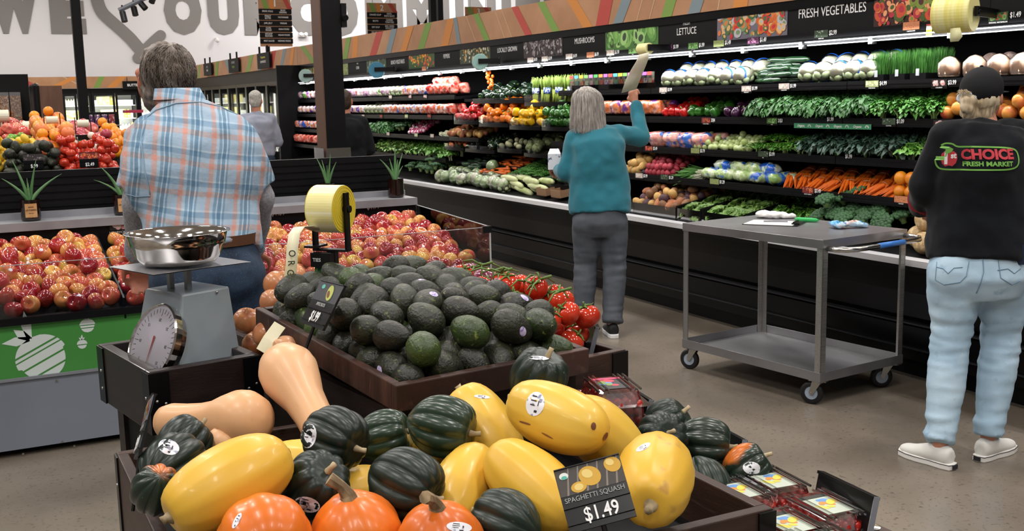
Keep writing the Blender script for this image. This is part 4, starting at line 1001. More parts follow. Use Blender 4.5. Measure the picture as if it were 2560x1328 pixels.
# top shelf, right part
stock(CAU, 1645, 1852, 1, .145, 2, .068, 'wrapped cauliflower with blue band', 'left of the cucumbers,', 'cauliflower', 'cauliflowers left of the cucumbers', lambda r: RZ(r.uniform(60, 120)) @ RX(r.uniform(-20, 20)), xoff=.075, dx=.15, rise=.055)
for i in range(16):
    r_ = random.Random(i); y_ = at(1855, 215, x=4.98).y-.17-(i % 8)*.035-r_.uniform(0, .02); 
    CUC.put(T(5.03+.045*(i//8)+r_.uniform(-.01, .02), y_-.02, 1.665+.021+.035*(i % 3 if i < 8 else (i % 4)+.8)) @ RX(90+r_.uniform(-4, 4)) @ RY(r_.uniform(-12, 12)), 'dark wrapped cucumber in the loose stack between the two cauliflower groups', 'cucumber', 'stacked cucumbers')
stock(CAU, 1987, 2182, 1, .145, 2, .068, 'wrapped cauliflower with blue band', 'left of the wheatgrass,', 'cauliflower', 'cauliflowers left of the wheatgrass', lambda r: RZ(r.uniform(60, 120)) @ RX(r.uniform(-20, 20)), xoff=.075, dx=.15, rise=.05)
GRM = mk('grass_blade', '#234a18', .6, n=(20, '#345f24', .4, .6), spec=.15)
def grass_item():
    r = random.Random(5); mb = MB()
    for k in range(420):
        x, y_ = r.uniform(-.052, .052), r.uniform(-.052, .052); h = r.uniform(.11, .15); a = r.uniform(0, 3.14); dx, dy = r.uniform(-.008, .008), r.uniform(-.008, .008)
        c, s_ = math.cos(a)*.0013, math.sin(a)*.0013
        mb.add([(x-c, y_-s_, .03), (x+c, y_+s_, .03), (x+c+dx, y_+s_+dy, .03+h*.7), (x-c+dx, y_-s_+dy, .03+h*.7), (x+dx*2, y_+dy*2, .03+h)], [(0, 1, 2, 3), (3, 2, 4)])
    tr = MB().box(-.058, .058, -.058, .058, 0, .035)
    return Item('wheatgrass_tray', tr.mesh('wheatgrass_tray', BPLAST), [('grass', mb.mesh('grass', GRM)), ('plant_tag', MB().box(-.062, -.06, -.012, .012, .02, .06).mesh('plant_tag', mk('tag_grey', '#a8aab0', .5)))])
GI = grass_item()
for i, w_ in enumerate(('left', 'middle', 'right')):
    y_ = at(2205+i*52, 190, x=5.02).y; GI.put(T(5.03, y_, 1.66), '%s tray of tall green wheatgrass beside the white coconuts' % w_, 'wheatgrass', 'wheatgrass trays')
    GI.put(T(5.15, y_-.01, 1.67), '%s rear tray of wheatgrass behind the front three' % w_, 'wheatgrass', 'wheatgrass trays')
COM = mk('young_coconut', '#dcb79c', .5, n=(20, '#e8cdb4', .4, .6), bump=(60, .3)); COD = mk('coconut_brown', '#54423c', .8, n=(40, '#7a6a60', .5, .7), bump=(80, .6))
COI = Item('young_coconut', MB().lathe([(.045, 0), (.058, .006), (.062, .02), (.060, .075), (.035, .105), (.01, .115), (0, .116)], 9).mesh('young_coconut', COM), [('wrap', MB().lathe([(.046, 0), (.062, .012), (.065, .05), (.063, .08), (.03, .112), (0, .120)], 12).mesh('wrap', clear('wrap_film', .2), True))])
for i, px in enumerate((2373, 2437, 2497, 2556)): p = at(px, 186, x=5.02); COI.put(T(5.02, p.y, 1.665) @ RZ(i*13), 'white shaved young coconut on the top shelf, %s from the left' % ordl(i), 'coconut', 'white coconuts')
CDI = ball_item('brown_coconut', COD, .055, .95, .05)
for i, px in enumerate((2470, 2515, 2560, 2605)): p = at(px, 150, x=5.17); CDI.put(T(5.2, p.y, 1.745), 'dark brown coconut behind the white ones, %s from the left' % ordl(i), 'coconut', 'brown coconuts')
# small clear packs in colours
PKC = ['#c83228', '#2f8a3a', '#e0a020', '#8a4ab0', '#d05a9a', '#3a9ab0', '#d86a20', '#5a9a40']
PKI = []
for i, c in enumerate(PKC):
    mb = MB().box(-.028, .028, -.006, .006, 0, .075)
    kids = [('clear_box', MB().box(-.032, .032, -.014, .014, 0, .125).mesh('clear_box', clear('pack_clear', .25, (.97, .97, .97), .1))), ('header_card', MB().box(-.031, .031, -.015, -.0142, .098, .124).mesh('header_card', mk('card_'+c, c, .5)))]
    PKI.append(Item('herb_pack', mb.mesh('herb_pack', mk('herb_fill_'+c, c, .4, n=(60, ['#c8c8b0', '#7a9a5a', '#b03020', '#d8d0c0'][i % 4], .42, .5))), kids))
for i in range(17):
    px = 1432+i*12.2; p = at(px, 222, x=4.99)
    PKI[(i*5) % 8].put(T(4.99, p.y, 1.664) @ RZ(-90), 'small clear pack with a coloured top card on the top shelf, %s from the left' % ordl(i), 'vegetable pack', 'small clear packs above the woman')
rr_ = MB().box(4.945, 4.948, at(1640, 222, x=4.95).y, at(1428, 232, x=4.95).y, 1.66, 1.70).build('shelf_guard', ACRYL); tag(rr_, 'low clear guard rail in front of the small coloured packs', 'shelf guard')

# middle bins (curved clear fronts)
def bin_(px0, px1, pyl, xl, depth, h, label, name='shelf_bin'):
    ya, yb = at(px0, pyl, x=xl).y, at(px1, pyl, x=xl).y; z = at((px0+px1)/2, pyl, x=xl).z
    t = thing(name, label, 'bin', (0, 0, 0)); ya -= .006; yb += .006
    n = 10; vs = []; fr = []; L_ = ya-yb
    out = [(xl+.03*(2*i/n-1)**2, ya-L_*i/n) for i in range(n+1)]
    poly = [(x, y) for x, y in out]+[(xl+depth, yb), (xl+depth, ya)]
    mb = MB().prism(poly[::-1], z-.035, z-.0); mb.build('tray', BPLAST, t)
    mb = MB()
    for i in range(n):
        (x0, y0), (x1, y1) = out[i], out[i+1]
        mb.add([(x0, y0, z), (x1, y1, z), (x1, y1, z+h), (x0, y0, z+h)], [(0, 1, 2, 3)])
    mb.build('clear_front', ACRYL, t, smooth=True)
    return z, ya, yb
def heap(items, ya, yb, x0, x1, z, r, n, what, where, cat, group, slope=.5, rot=None, seed=0, rf=1.0, kids=True, opt=(), optp=0, rl=None):
    rnd = random.Random(seed+n); P = []; s0 = r*1.0
    for i in range(n): P.append((rnd.uniform(x0+r, x1-r), rnd.uniform(yb+r, ya-r), z+r+rnd.uniform(0, r*4)+(0)))
    def inside(P, R):
        P[:, 0] = np.clip(P[:, 0], x0+R, np.maximum(x1-R, x0+R)); P[:, 1] = np.clip(P[:, 1], yb+R, ya-R)
        P[:, 2] = np.maximum(P[:, 2], z+R+slope*(P[:, 0]-x0-R)); return P
    R = [r*rf]*n; P = relax(P, R, inside)
    labs = label_rows(P, (0, -1, 0), (.7, 0, .7), r*1.5, what, where)
    o = []
    for q, l in zip(P, labs):
        it = items[rnd.randrange(len(items))]; Mr = rot(rnd) if rot else rrot(rnd)
        o.append(it.put(T(*q) @ Mr, l, cat, group, kids=kids, opt=opt if rnd.random() < optp else ()))
    return o
for px0, px1, pyl, key, nm in ((1128, 1189, 303, 'red', 'red bell pepper'), (1190, 1264, 309, 'orange', 'orange bell pepper'), (1266, 1344, 316, 'yellow', 'yellow bell pepper'), (1346, 1420, 318, 'green', 'green bell pepper')):
    z, ya, yb = bin_(px0, px1, pyl, 4.84, .36, .07, 'clear fronted bin of %ss on the case' % nm)
    heap([PEP[key]], ya, yb, 4.86, 5.2, z, .044, 42 if key != 'red' else 24, nm, 'its clear bin', 'bell pepper', nm+'s in the bin', slope=.7, seed=3)
z, ya, yb = bin_(1175, 1302, 250, 4.93, .4, .02, 'low tray of dark green peppers on the top level', 'shelf_tray')
heap([PEP['poblano']], ya, yb, 4.96, 5.3, z, .034, 40, 'dark green poblano pepper', 'the top tray', 'poblano pepper', 'dark peppers on the top tray', slope=.5, seed=5)
HAB = ball_item('habanero_pepper', pm('hab_skin', '#e06a1c', '#c04a10'), .016, 1.2, .1, 60)
p = at(1222, 205, x=5.0)
for i in range(22):
    r_ = random.Random(i); HAB.put(T(5.0+r_.uniform(0, .04), p.y+r_.uniform(-.05, .05)+(.03 if i > 11 else -.02), p.z-.07+i*.0085), 'small orange pepper in the hanging cluster above the dark green peppers', 'chili pepper', 'orange chili cluster')
z, ya, yb = bin_(1303, 1412, 256, 4.92, .4, .075, 'clear fronted bin of asparagus on the top level')
for i in range(7):
    y_ = ya-.1-(ya-yb-.16)*i/6; (ASP if i % 2 == 0 else ASP2).put(T(5.02+.03*(i % 2), y_, z+.003) @ RY(4), 'upright bunch of green asparagus in the clear bin, %s from the left' % ordl(i), 'asparagus', 'asparagus bunches')
for i in range(6):
    y_ = ya-.12-(ya-yb-.2)*i/5; ASP2.put(T(5.15, y_, z+.02) @ RY(4), 'rear bunch of asparagus in the clear bin, %s from the left' % ordl(i), 'asparagus', 'asparagus bunches')
for px0, px1, pyl, it, r, n, nm, cat in ((1103, 1153, 368, [ball_item('pickling_pepper', mk('mini_orange', '#d06a2c', .3), .02, 1.3)], .02, 30, 'small orange pepper', 'pepper'), (1156, 1230, 374, [PEP['poblano']], .033, 22, 'dark green pepper', 'pepper'),
                                      (1236, 1298, 374, [ball_item('small_eggplant', mk('eggp_w', '#b8b890', .3, rcol='#3c4a30'), .026, 1.2)], .026, 16, 'small pale squash', 'squash'),
                                      (1302, 1376, 385, [ball_item('artichoke', mk('artichoke_skin', '#7c8658', .6, n=(50, '#4e5a38', .45, .6), bump=(50, 1, .01)), .048, 1.0, .1, 30)], .048, 13, 'green artichoke', 'artichoke'),
                                      (1384, 1425, 382, [LEMI], .027, 14, 'yellow lemon', 'lemon'),
                                      (1125, 1189, 430, [ZUC], .022, 20, 'dark green cucumber', 'cucumber'), (1190, 1264, 438, [CARI], .017, 46, 'loose orange carrot', 'carrot'),
                                      (1346, 1425, 461, [ZUC], .022, 18, 'dark green zucchini', 'zucchini')):
    z, ya, yb = bin_(px0, px1, pyl, 4.78 if pyl > 420 else 4.84, .42, .04, 'clear fronted bin of %ss' % nm)
    heap(it, ya, yb, 4.8 if pyl > 420 else 4.86, 5.2, z, r, n, nm, 'its clear bin', cat, nm+'s in a bin', slope=.4, rot=(ALONG(20) if it[0] in (ZUC, CARI) else None), seed=9, rf=1.0 if it[0] not in (ZUC, CARI) else 1.25)
z, ya, yb = bin_(1264, 1345, 446, 4.78, .42, .04, 'clear fronted bin of green beans')
bm_ = MB(); r_ = random.Random(8)
for k in range(520):
    y_ = r_.uniform(yb+.05, ya-.05); x = r_.uniform(4.83, 5.15); zz = z+.006+(x-4.8)*.35+.05*math.sin((y_-yb)/(ya-yb)*3.14)*r_.random(); a = r_.gauss(0, .8); L_ = .055
    bm_.tube([(x-L_*math.sin(a), y_-L_*math.cos(a), zz), (x, y_, zz+.008), (x+L_*math.sin(a), y_+L_*math.cos(a), zz+r_.uniform(-.004, .012))], .0038, 4)
tag(bm_.build('green_beans', mk('green_bean', '#4f8a34', .4, n=(20, '#3a7024', .4, .6)), smooth=True), 'loose heap of thin green beans in a clear fronted bin', 'green beans', kind='stuff')

# second shelf, right part
BPK = [bag_item('carrot_bag', ('#e07840', '#f0b0a0', '#7a3a98'), seed=s_) for s_ in (1, 2)]
stock(BPK, 1498, 1640, 2, .13, 2, .06, 'bag of orange carrots with purple print', 'on the second shelf,', 'carrot bag', 'carrot bags', RBAG(), xoff=.06, dx=.12, zoff=.07)
def heap_px(items, px0, px1, lvl, depth, r, n, what, where, cat, group, slope=.35, seed=0, rot=None, rf=1.0, zx=None):
    zz, xl = SHX[lvl] if zx is None else zx
    ya = at(px0, 0, x=xl).y; q0 = None
    def ypx(px):
        py = 300
        for _ in range(6): p = at(px, py, x=xl); py += (p.z-zz)*F_/max((p-CAM).length, .1)
        return at(px, py, x=xl).y
    return heap(items, ypx(px0), ypx(px1), xl+.02, xl+.02+depth, zz-.01, r, n, what, where, cat, group, slope, rot, seed, rf)
heap_px([PEP['red']], 1640, 1708, 2, .3, .04, 14, 'red bell pepper', 'the second shelf', 'bell pepper', 'red peppers on the second shelf')
heap_px([PEP['green']], 1696, 1792, 2, .3, .04, 14, 'green bell pepper', 'the second shelf', 'bell pepper', 'green peppers on the second shelf')
heap_px([PEP['egg']], 1792, 1868, 2, .3, .04, 13, 'dark purple eggplant', 'the second shelf', 'eggplant', 'eggplants on the second shelf')
def greens(items, px0, px1, lvl, step, rows, what, where, cat, group, dx=.13, rise=.05, xoff=.06, zoff=.012, zx=None, sc=1):
    return stock(items, px0, px1, lvl, step, rows, .04, what, where, cat, group, lambda r: RZ(r.uniform(0, 360)) @ RX(r.uniform(-12, 12)) @ S(sc*r.uniform(1.15, 1.4)), xoff=xoff, dx=dx, rise=rise, zoff=zoff, seed=4, **({'xl': zx[1], 'z': zx[0]} if zx else {}))
greens(KALE, 1872, 2170, 2, .13, 3, 'bunch of curly green kale', 'on the second shelf,', 'kale', 'curly kale bunches')
greens(CIL, 2172, 2335, 2, .13, 3, 'bunch of bright green cilantro', 'left of the peaches,', 'cilantro', 'cilantro bunches')
heap_px([MANI, APP[1], MANI], 2335, 2620, 2, .26, .042, 40, 'round orange or red fruit', 'the second shelf', 'fruit', 'orange and red fruit beside the cap', slope=.3)
# third shelf, right part
BPR = [bag_item('root_bag', ('#d98a80', '#e8b0a4', '#3a6ac0'), .2, .13, .055, s_) for s_ in (3, 4)]
stock(BPR, 1612, 1760, 3, .17, 2, .06, 'clear bag of pink roots with blue print', 'on the third shelf,', 'vegetable bag', 'pink root bags', RBAG(-30), xoff=.07, dx=.12, zoff=.055)
heap_px([ball_item('tomatillo', mk('tomatillo_skin', '#a8bb70', .3, n=(20, '#c8d4a0', .45, .6), rand=.1), .024, 1.05, .08, 30)], 1712, 1866, 3, .22, .024, 75, 'small pale green tomatillo', 'the third shelf', 'tomatillo', 'tomatillos', slope=.4)
greens(DILL, 1862, 2000, 3, .15, 2, 'feathery bunch of green dill', 'on the third shelf,', 'dill', 'dill bunches')
greens(DKALE, 1990, 2250, 3, .13, 3, 'bunch of dark blue-green kale', 'on the third shelf,', 'dark kale', 'dark kale bunches')
greens(LETT, 2240, 2330, 3, .13, 2, 'green leafy leek bunch', 'beside the worker,', 'leafy greens', 'leafy greens beside the worker', sc=.8)
# fourth shelf, right part
heap_px([POT['gold']], 1552, 1600, 4, .3, .032, 34, 'golden potato', 'the fourth shelf', 'potato', 'golden potatoes', slope=.45)
heap_px([POT['red']], 1603, 1672, 4, .3, .028, 60, 'round red potato', 'the fourth shelf', 'potato', 'red potatoes', slope=.5)
heap_px([POT['plum']], 1583, 1604, 4, .12, .022, 6, 'dark plum', 'the fourth shelf edge', 'plum', 'plums', slope=.5)
for i in range(9):
    r_ = random.Random(i); p = at(1744, 440, x=4.87); GON.put(T(4.90+.03*(i % 3), p.y-.03-.01*i, .985+.012+.016*(i//3)) @ RZ(r_.uniform(-8, 8)) @ RX(-90-r_.uniform(2, 8)), 'bunch of green onions with white ends toward the celery, stacked on the fourth shelf', 'green onion', 'green onion bunches')
CEB = [bag_item('celery_bag', ('#a8c480', '#d8e4c0', '#2060c8'), .2, .10, .04, s_) for s_ in (5, 6)]
CEB[1].me.materials[0] = mk('bag_celery_blue', '#2060c8', .2, n=(14, '#d8e4d0', .52, .58), n2=(9, '#8ab060', .56, .62), coat=.6, bump=(40, .8, .004))
stock(CEB, 1746, 1936, 4, .17, 2, .04, 'celery in a blue and clear bag', 'on the fourth shelf,', 'celery bag', 'celery bags', lambda r: RZ(-90+r.uniform(-20, 20)) @ RX(80), xoff=.07, dx=.08, zoff=.045, layers=2)
stock(CBU, 1932, 2232, 4, .13, 2, .04, 'banded bunch of orange carrots', 'on the fourth shelf,', 'carrot bunch', 'carrot bunches', lambda r: RZ(-90+r.uniform(-20, 45)) @ RX(24), xoff=.12, dx=.10, rise=.045, zoff=.012, flat=False)
heap_px([ORAI], 2218, 2300, 4, .25, .042, 16, 'bright orange', 'the fourth shelf beside the worker', 'orange', 'oranges beside the worker', slope=.6)
# deck, right part
ZD = (.70, 4.64)
def dz(x): return .67+(x-4.61)*.171
def deckbin(px0, px1, label, h=.09):
    ya, yb = at(px0, 0, x=4.66).y, 0
    def yy(px):
        py = 500
        for _ in range(6): p = at(px, py, x=4.66); py += (p.z-.69)*F_/max((p-CAM).length, .1)
        return at(px, py, x=4.66).y
    ya, yb = yy(px0), yy(px1); t = thing('deck_bin', label, 'bin')
    MB().box(4.655, 4.66, yb+.01, ya-.01, .685, .685+h).build('clear_front', clear('bin_front', .22, (.75, .75, .76), .05), t)
    for y_ in (ya-.012, yb+.002): 
        mb = MB(); mb.add(*exy([(4.66, .68), (4.66, .70+h), (5.5, .95), (5.5, .82)], y_, y_+.008)); mb.build('divider', BPLAST, t)
    return ya, yb
def deckheap(items, ya, yb, r, n, what, cat, group, rot=None, seed=1, x1=5.2, rf=1.0, rise=.04):
    return heap(items, ya, yb, 4.665, x1, .70+rise, r, n, what, 'the bottom deck', cat, group, .3, rot, seed, rf)
ya, yb = deckbin(1576, 1692, 'deck bin of mixed potatoes right of the woman')
deckheap([POT['gold'], POT['brown'], POT['purple'], POT['sweet'], POT['purple']], ya, yb, .036, 85, 'mixed brown potato', 'potato', 'mixed potatoes on the deck')
for a, b, lab, n_ in ((1692, 1752, 'deck bin of romaine beside the potatoes', 'left'), (1753, 1860, 'deck bin of romaine left of the cart top', 'right')):
    ya, yb = deckbin(a, b, lab); k = max(2, int((ya-yb)/.14))
    for j in range(3):
        for i in range(k): ROMA[i % 2].put(T(4.76+j*.17, ya-(i+.5)*(ya-yb)/k, .735+j*.045) @ RZ(-90+20*(i-j)) @ RX(25), 'head of romaine in the %s deck bin, %s row, %s from left' % (n_, ['front', 'second', 'third'][j], ordl(i)), 'romaine', 'romaine heads in the %s deck bin' % n_)
ya, yb = deckbin(1862, 2010, 'deck bin of lettuce behind the towel')
for j in range(3):
    for i in range(4): LETT[i % 2].put(T(4.76+j*.16, ya-(i+.5)*(ya-yb)/4, .73+j*.04) @ RZ(40*i), 'green lettuce head behind the cart, %s row, %s from left' % (['front', 'second', 'third'][j], ordl(i)), 'lettuce', 'lettuce heads behind the cart')
heap_px(BRO, 2010, 2215, 0, .34, .058, 20, 'dark green broccoli crown', 'the deck behind the cart', 'broccoli', 'broccoli behind the cart', .35, 2, lambda r: RY(-35+r.uniform(-20, 20)) @ RX(r.uniform(-15, 15)) @ RZ(r.uniform(0, 360)), zx=(.76, 4.68))
heap_px([MELI], 2225, 2620, 0, .32, .066, 24, 'tan netted melon', 'the deck beside the worker', 'melon', 'melons on the deck', .3, 2, zx=(.70, 4.64))
# deck, left part
heap_px(BRO, 1000, 1078, 0, .4, .058, 30, 'green broccoli crown', 'the far deck', 'broccoli', 'far broccoli', .3, 2, lambda r: RZ(r.uniform(0, 360)), zx=(.74, 4.68))
heap_px([CABI, CABI, CAUN[0]], 1078, 1250, 0, .3, .07, 24, 'wrapped pale cabbage', 'the deck', 'cabbage', 'wrapped cabbages', .3, 2, zx=(.70, 4.64))
CORN = cyls('daikon', mk('daikon_skin', '#c9cf9c', .4, n=(10, '#a8b870', .5, .7)), .03, .3)
for i in range(12):
    p = at(1258+9*i, 485+i*1.4, x=4.75); CORN.put(T(4.74+.05*(i % 2), p.y, .728+.05*(i % 3)+.01*(i % 2)) @ RX(90+(i*7) % 11) @ RY((i*5) % 17-8), 'long pale daikon root lying on the deck left of the brown boxes', 'daikon', 'daikon roots')
for i, px in enumerate((1380, 1400)):
    p = at(px, 498, x=4.8); MB()
    o = MB().box(-.13, .13, -.09, .09, 0, .004).box(-.13, .13, -.09, -.086, 0, .07).box(-.13, .13, .086, .09, 0, .07).box(-.13, -.126, -.086, .086, 0, .07).box(.126, .13, -.086, .086, 0, .07).build('cardboard_box', mk('cardboard', '#8a6a4e', .8), M=T(4.82, p.y-.12*i, .73) @ RY(-8))
    tag(o, ['open brown cardboard box on the deck behind the woman', 'second brown cardboard box on the deck, partly behind the woman'][i], 'box')
# far left part of the case
BW = [bag_item('salad_bag', c, .15, .12, .04, 10+i) for i, c in enumerate([('#d8c8d0', '#b87aa0', '#7a3a98'), ('#c8d4b0', '#e0e4d8', '#5a8a3a'), ('#d86a4a', '#e8e0d8', '#3a6ac0'), ('#e8e4dc', '#c9a8b8', '#d05a5a')])]
BR = [bag_item('red_bag', ('#d8503c', '#e8a090', '#b82a28'), .16, .13, .05, s_) for s_ in (20, 21)]
BB = [bag_item('blue_bag', ('#e07848', '#e8e8f0', '#2a5ac0'), .15, .12, .045, s_) for s_ in (22, 23)]
BP = [bag_item('purple_bag', ('#e4dce4', '#e09a78', '#5a3aa8'), .14, .11, .045, s_) for s_ in (24, 25)]
stock(BW, 848, 980, 1, .16, 2, .05, 'small salad bag', 'at the far end of the top shelf,', 'salad bag', 'far salad bags', RBAG(), xoff=.05, dx=.11, zoff=.062)
stock(CAUN, 945, 1000, 1, .15, 1, .06, 'pale cauliflower', 'on the far top shelf,', 'cauliflower', 'far cauliflowers', R0, xoff=.08)
stock(BB, 1000, 1062, 1, .16, 2, .05, 'blue and orange bag', 'on the far top shelf,', 'vegetable bag', 'far blue bags', RBAG(), xoff=.05, dx=.11, zoff=.062)
stock(BR, 1062, 1132, 1, .16, 2, .05, 'red bag', 'on the far top shelf,', 'vegetable bag', 'far red bags', RBAG(), xoff=.05, dx=.11, zoff=.066, layers=2)
stock(BP, 848, 905, 2, .15, 2, .05, 'purple printed bag', 'on the far second shelf,', 'vegetable bag', 'far purple bags', RBAG(), xoff=.05, dx=.11, zoff=.06)
stock(CAUN, 905, 955, 2, .15, 2, .06, 'white cauliflower', 'on the far second shelf,', 'cauliflower', 'white cauliflowers on the far shelf', R0, xoff=.08, dx=.15, rise=.05)
stock(BB, 955, 1045, 2, .15, 2, .05, 'blue and orange bag', 'on the far second shelf,', 'vegetable bag', 'far second shelf bags', RBAG(), xoff=.05, dx=.11, zoff=.06)
stock([BB[0], BR[0]], 1045, 1126, 2, .15, 2, .05, 'orange carrot bag', 'on the far second shelf,', 'vegetable bag', 'far carrot bags', RBAG(), xoff=.05, dx=.11, zoff=.06)
greens(KALE, 915, 965, 3, .17, 2, 'curly green lettuce', 'on the far third shelf,', 'lettuce', 'far curly lettuce', zx=(1.19, 4.87))
heap_px(BRO, 965, 1000, 3, .3, .055, 9, 'broccoli crown', 'the far third shelf', 'broccoli', 'far shelf broccoli', .4, 1, R0)
heap_px([ball_item('radish', mk('radish_skin', '#b83a68', .3, n=(18, '#e8d8e0', .5, .6), rand=.15), .024)], 997, 1045, 3, .3, .024, 50, 'pink radish', 'the far third shelf', 'radish', 'radishes', .5)
for i in range(12):
    r_ = random.Random(i); p = at(1102, 338, x=4.9); GON.put(T(4.92+.05*(i % 3), p.y+.05-.035*i, 1.20+.012+.016*(i % 3)) @ RZ(-60+r_.uniform(-15, 15)) @ RX(-95), 'bunch of green onions on the far third shelf beside the ginger', 'green onion', 'far green onions')
z, ya, yb = bin_(1103, 1190, 345, 4.86, .4, .01, 'black tray of ginger and garlic on the far third level', 'shelf_tray')
heap([POT['sweet'], POT['gold']], ya, yb, 4.88, 5.15, z, .028, 40, 'knobby piece of ginger', 'the black tray', 'ginger', 'ginger roots', .4)
greens(ROMA, 930, 1020, 4, .16, 3, 'green lettuce', 'on the far fourth shelf,', 'lettuce', 'far fourth shelf lettuce', zx=(.95, 4.82))
greens(LETT, 1020, 1120, 4, .15, 3, 'leafy green head', 'on the far fourth shelf,', 'lettuce', 'far leafy heads', zx=(.95, 4.82))
# behind the column, seen through to the left
for lv, it, nm in ((1, BW, 'pale bag'), (2, BP, 'purple bag'), (3, BB, 'blue bag'), (4, BR, 'red and white bag')):
    stock(it, 732, 800, lv, .22, 1, .05, nm, 'left of the wide column,', 'vegetable bag', nm+'s left of the column', RBAG(), xoff=.05, zoff=.06)

# ------------------------------------------------------------------ apple island
YF = 5.33; XR = 2.57; XL = -1.7
isl = thing('apple_display', 'long display with green and grey front panels, sloped apple bins and a grey back shelf', 'display', (0, 0, 0))
GREEN = mk('panel_green', '#4f9a4a', .45, n=(1.2, '#458f42', .4, .6)); PRINTW = mk('panel_white', '#d7e2e0', .5)
FYI = frame((1, 0, 0), (0, 0, 1))
MB().box(XL, XR-.02, YF+.01, 7.9, .035, .37).build('lower_panel', GREYP, isl)
MB().box(XL, XR-.06, YF+.10, 7.8, 0, .035).build('plinth', BLACKM, isl)
gp = MB().box(XL, XR-.005, YF+.012, YF+.05, .37, .622).build('green_panel', GREEN, isl)
MB().box(XL, XR, YF-.012, YF+.04, .622, .655).build('front_lip', BLACK, isl)
MB().box(XL, XR-.02, YF-.002, YF+.0095, .362, .375).build('grey_trim', GREYM, isl)
mb = MB(); poly = [(YF+.04, .37), (YF+.04, .60), (6.42, .80), (6.42, .37)]
vs = [(XL, y, z) for y, z in poly]+[(XR-.015, y, z) for y, z in poly]
mb.add(vs, [(0, 3, 2, 1), (4, 5, 6, 7)]+[(i, (i+1) % 4, 4+(i+1) % 4, 4+i) for i in range(4)][0:4]); mb.build('sloped_floor', BLACKM, isl)
MB().box(XL, XR-.0, 6.42, 6.68, .37, .94).build('riser', BLACK, isl)
MB().box(XL, XR, 6.39, 6.70, .94, .985).box(XL, XR, 6.60, 6.66, .985, 1.02).build('back_shelf', mk('shelf_grey', '#9a9ba0', .4, .3, n=(3, '#87888e', .4, .6)), isl)
mb = MB().box(XL, XR-.01, 6.71, 6.76, .94, 1.245)
for k in range(7): mb.box(XL, XR-.01, 6.702, 6.71, .955+k*.042, .985+k*.042)
mb.build('slatted_back', BLACK, isl)
MB().box(XL, XR-.002, YF-.006, YF-.001, .655, .90).build('front_glass', ACRYL, isl)
MB().box(XL, XR-.002, YF-.0065, YF-.0005, .898, .9005).box(XR-.008, XR+.0, YF-.008, YF+.0, .655, .90).build('glass_edge', mk('glass_edge_bright', '#c9ced0', .15, .3), isl)
mb = MB(); poly = [(YF, .655), (YF, .90), (6.40, .935), (6.40, .80)]
for x_ in (XR-.006,):
    vs = [(x_, y, z) for y, z in poly]+[(x_+.006, y, z) for y, z in poly]
    mb.add(vs, [(0, 1, 2, 3), (7, 6, 5, 4), (0, 4, 5, 1), (1, 5, 6, 2), (2, 6, 7, 3), (3, 7, 4, 0)])
mb.build('side_glass', ACRYL, isl)
MB().tube([(XR, YF+.002, .9), (XR, 6.40, .937)], .003, 4).tube([(XR, YF+.002, .657), (XR, 6.40, .80)], .003, 4).build('side_glass_edge', MATS['glass_edge_bright'], isl)
MB().box(XR-.05, XR+.004, YF-.012, YF+.02, .868, .905).build('corner_clip', BPLAST, isl)
DIVX = (.63, 1.33)
for x_ in DIVX:
    mb = MB(); poly = [(YF+.01, .60), (YF+.01, .70), (6.38, .90), (6.38, .79)]; vs = [(x_-.004, y, z) for y, z in poly]+[(x_+.004, y, z) for y, z in poly]
    mb.add(vs, [(0, 1, 2, 3), (7, 6, 5, 4), (0, 4, 5, 1), (1, 5, 6, 2), (2, 6, 7, 3), (3, 7, 4, 0)]); mb.build('divider', BPLAST, isl)
# printed fruit marks on the green panel
def berry(cx, cz, w_, rot, leaves, bars):
    mb = MB(); n = 30; c, s_ = math.cos(rot), math.sin(rot); y_ = YF+.0105
    P_ = lambda x, z: (cx+x*c-z*s_, y_, cz+x*s_+z*c)
    def zr(t): return t
    # body cut into bands
    segs = []; z = -w_*.5; 
    for a_, b_ in bars:
        k = 6; L1 = []; L2 = []
        for i in range(k+1):
            zz = a_+(b_-a_)*i/k; q = (zz+.5)/1.0; hw = math.sqrt(max(0, .25-(zz)**2))*1.06*(1.0-.12*(zz < 0))
            L1.append((-hw*w_, zz*w_)); L2.append((hw*w_, zz*w_))
        pl_ = L1+L2[::-1]; mb.add([P_(*q) for q in pl_], [tuple(range(len(pl_)))[::-1]])
    for a, l in leaves:
        d = Vector((math.sin(a), math.cos(a))); t_ = Vector((d.y, -d.x)); b0 = Vector((0, .48*w_))
        pts = [b0-t_*.05*w_, b0+d*l*.5*w_-t_*.11*w_, b0+d*l*w_, b0+d*l*.5*w_+t_*.09*w_, b0+t_*.05*w_]
        mb.add([P_(*q) for q in pts], [tuple(range(5))])
    return mb
p = at(105, 895, y=YF); berry(p.x, p.z, .215, .45, [(-1.2, .55), (-.45, .38), (.35, .62)], [(-.5, -.33), (-.29, -.10), (-.06, .12), (.15, .21), (.25, .5)]).build('printed_strawberry', PRINTW, isl)
p = at(219, 815, y=YF); berry(p.x, p.z, .066, 0, [(-.8, .45), (0, .3), (.8, .45)], [(-.5, -.2), (-.14, .0), (.06, .5)]).build('printed_strawberry', PRINTW, isl)
p = at(206, 862, y=YF); berry(p.x, p.z, .044, 0, [(-.8, .4), (.1, .6), (.9, .4)], [(-.5, -.1), (0, .5)]).build('printed_strawberry', PRINTW, isl)
for px, py in ((142, 953), (156, 1106), (186, 1116), (58, 1136), (330, 930)):
    p = at(px, py, y=YF); MB().cyl((p.x, YF+.0095, p.z), (p.x, YF+.004, p.z), .005, 8).build('screw', ZINC, isl)
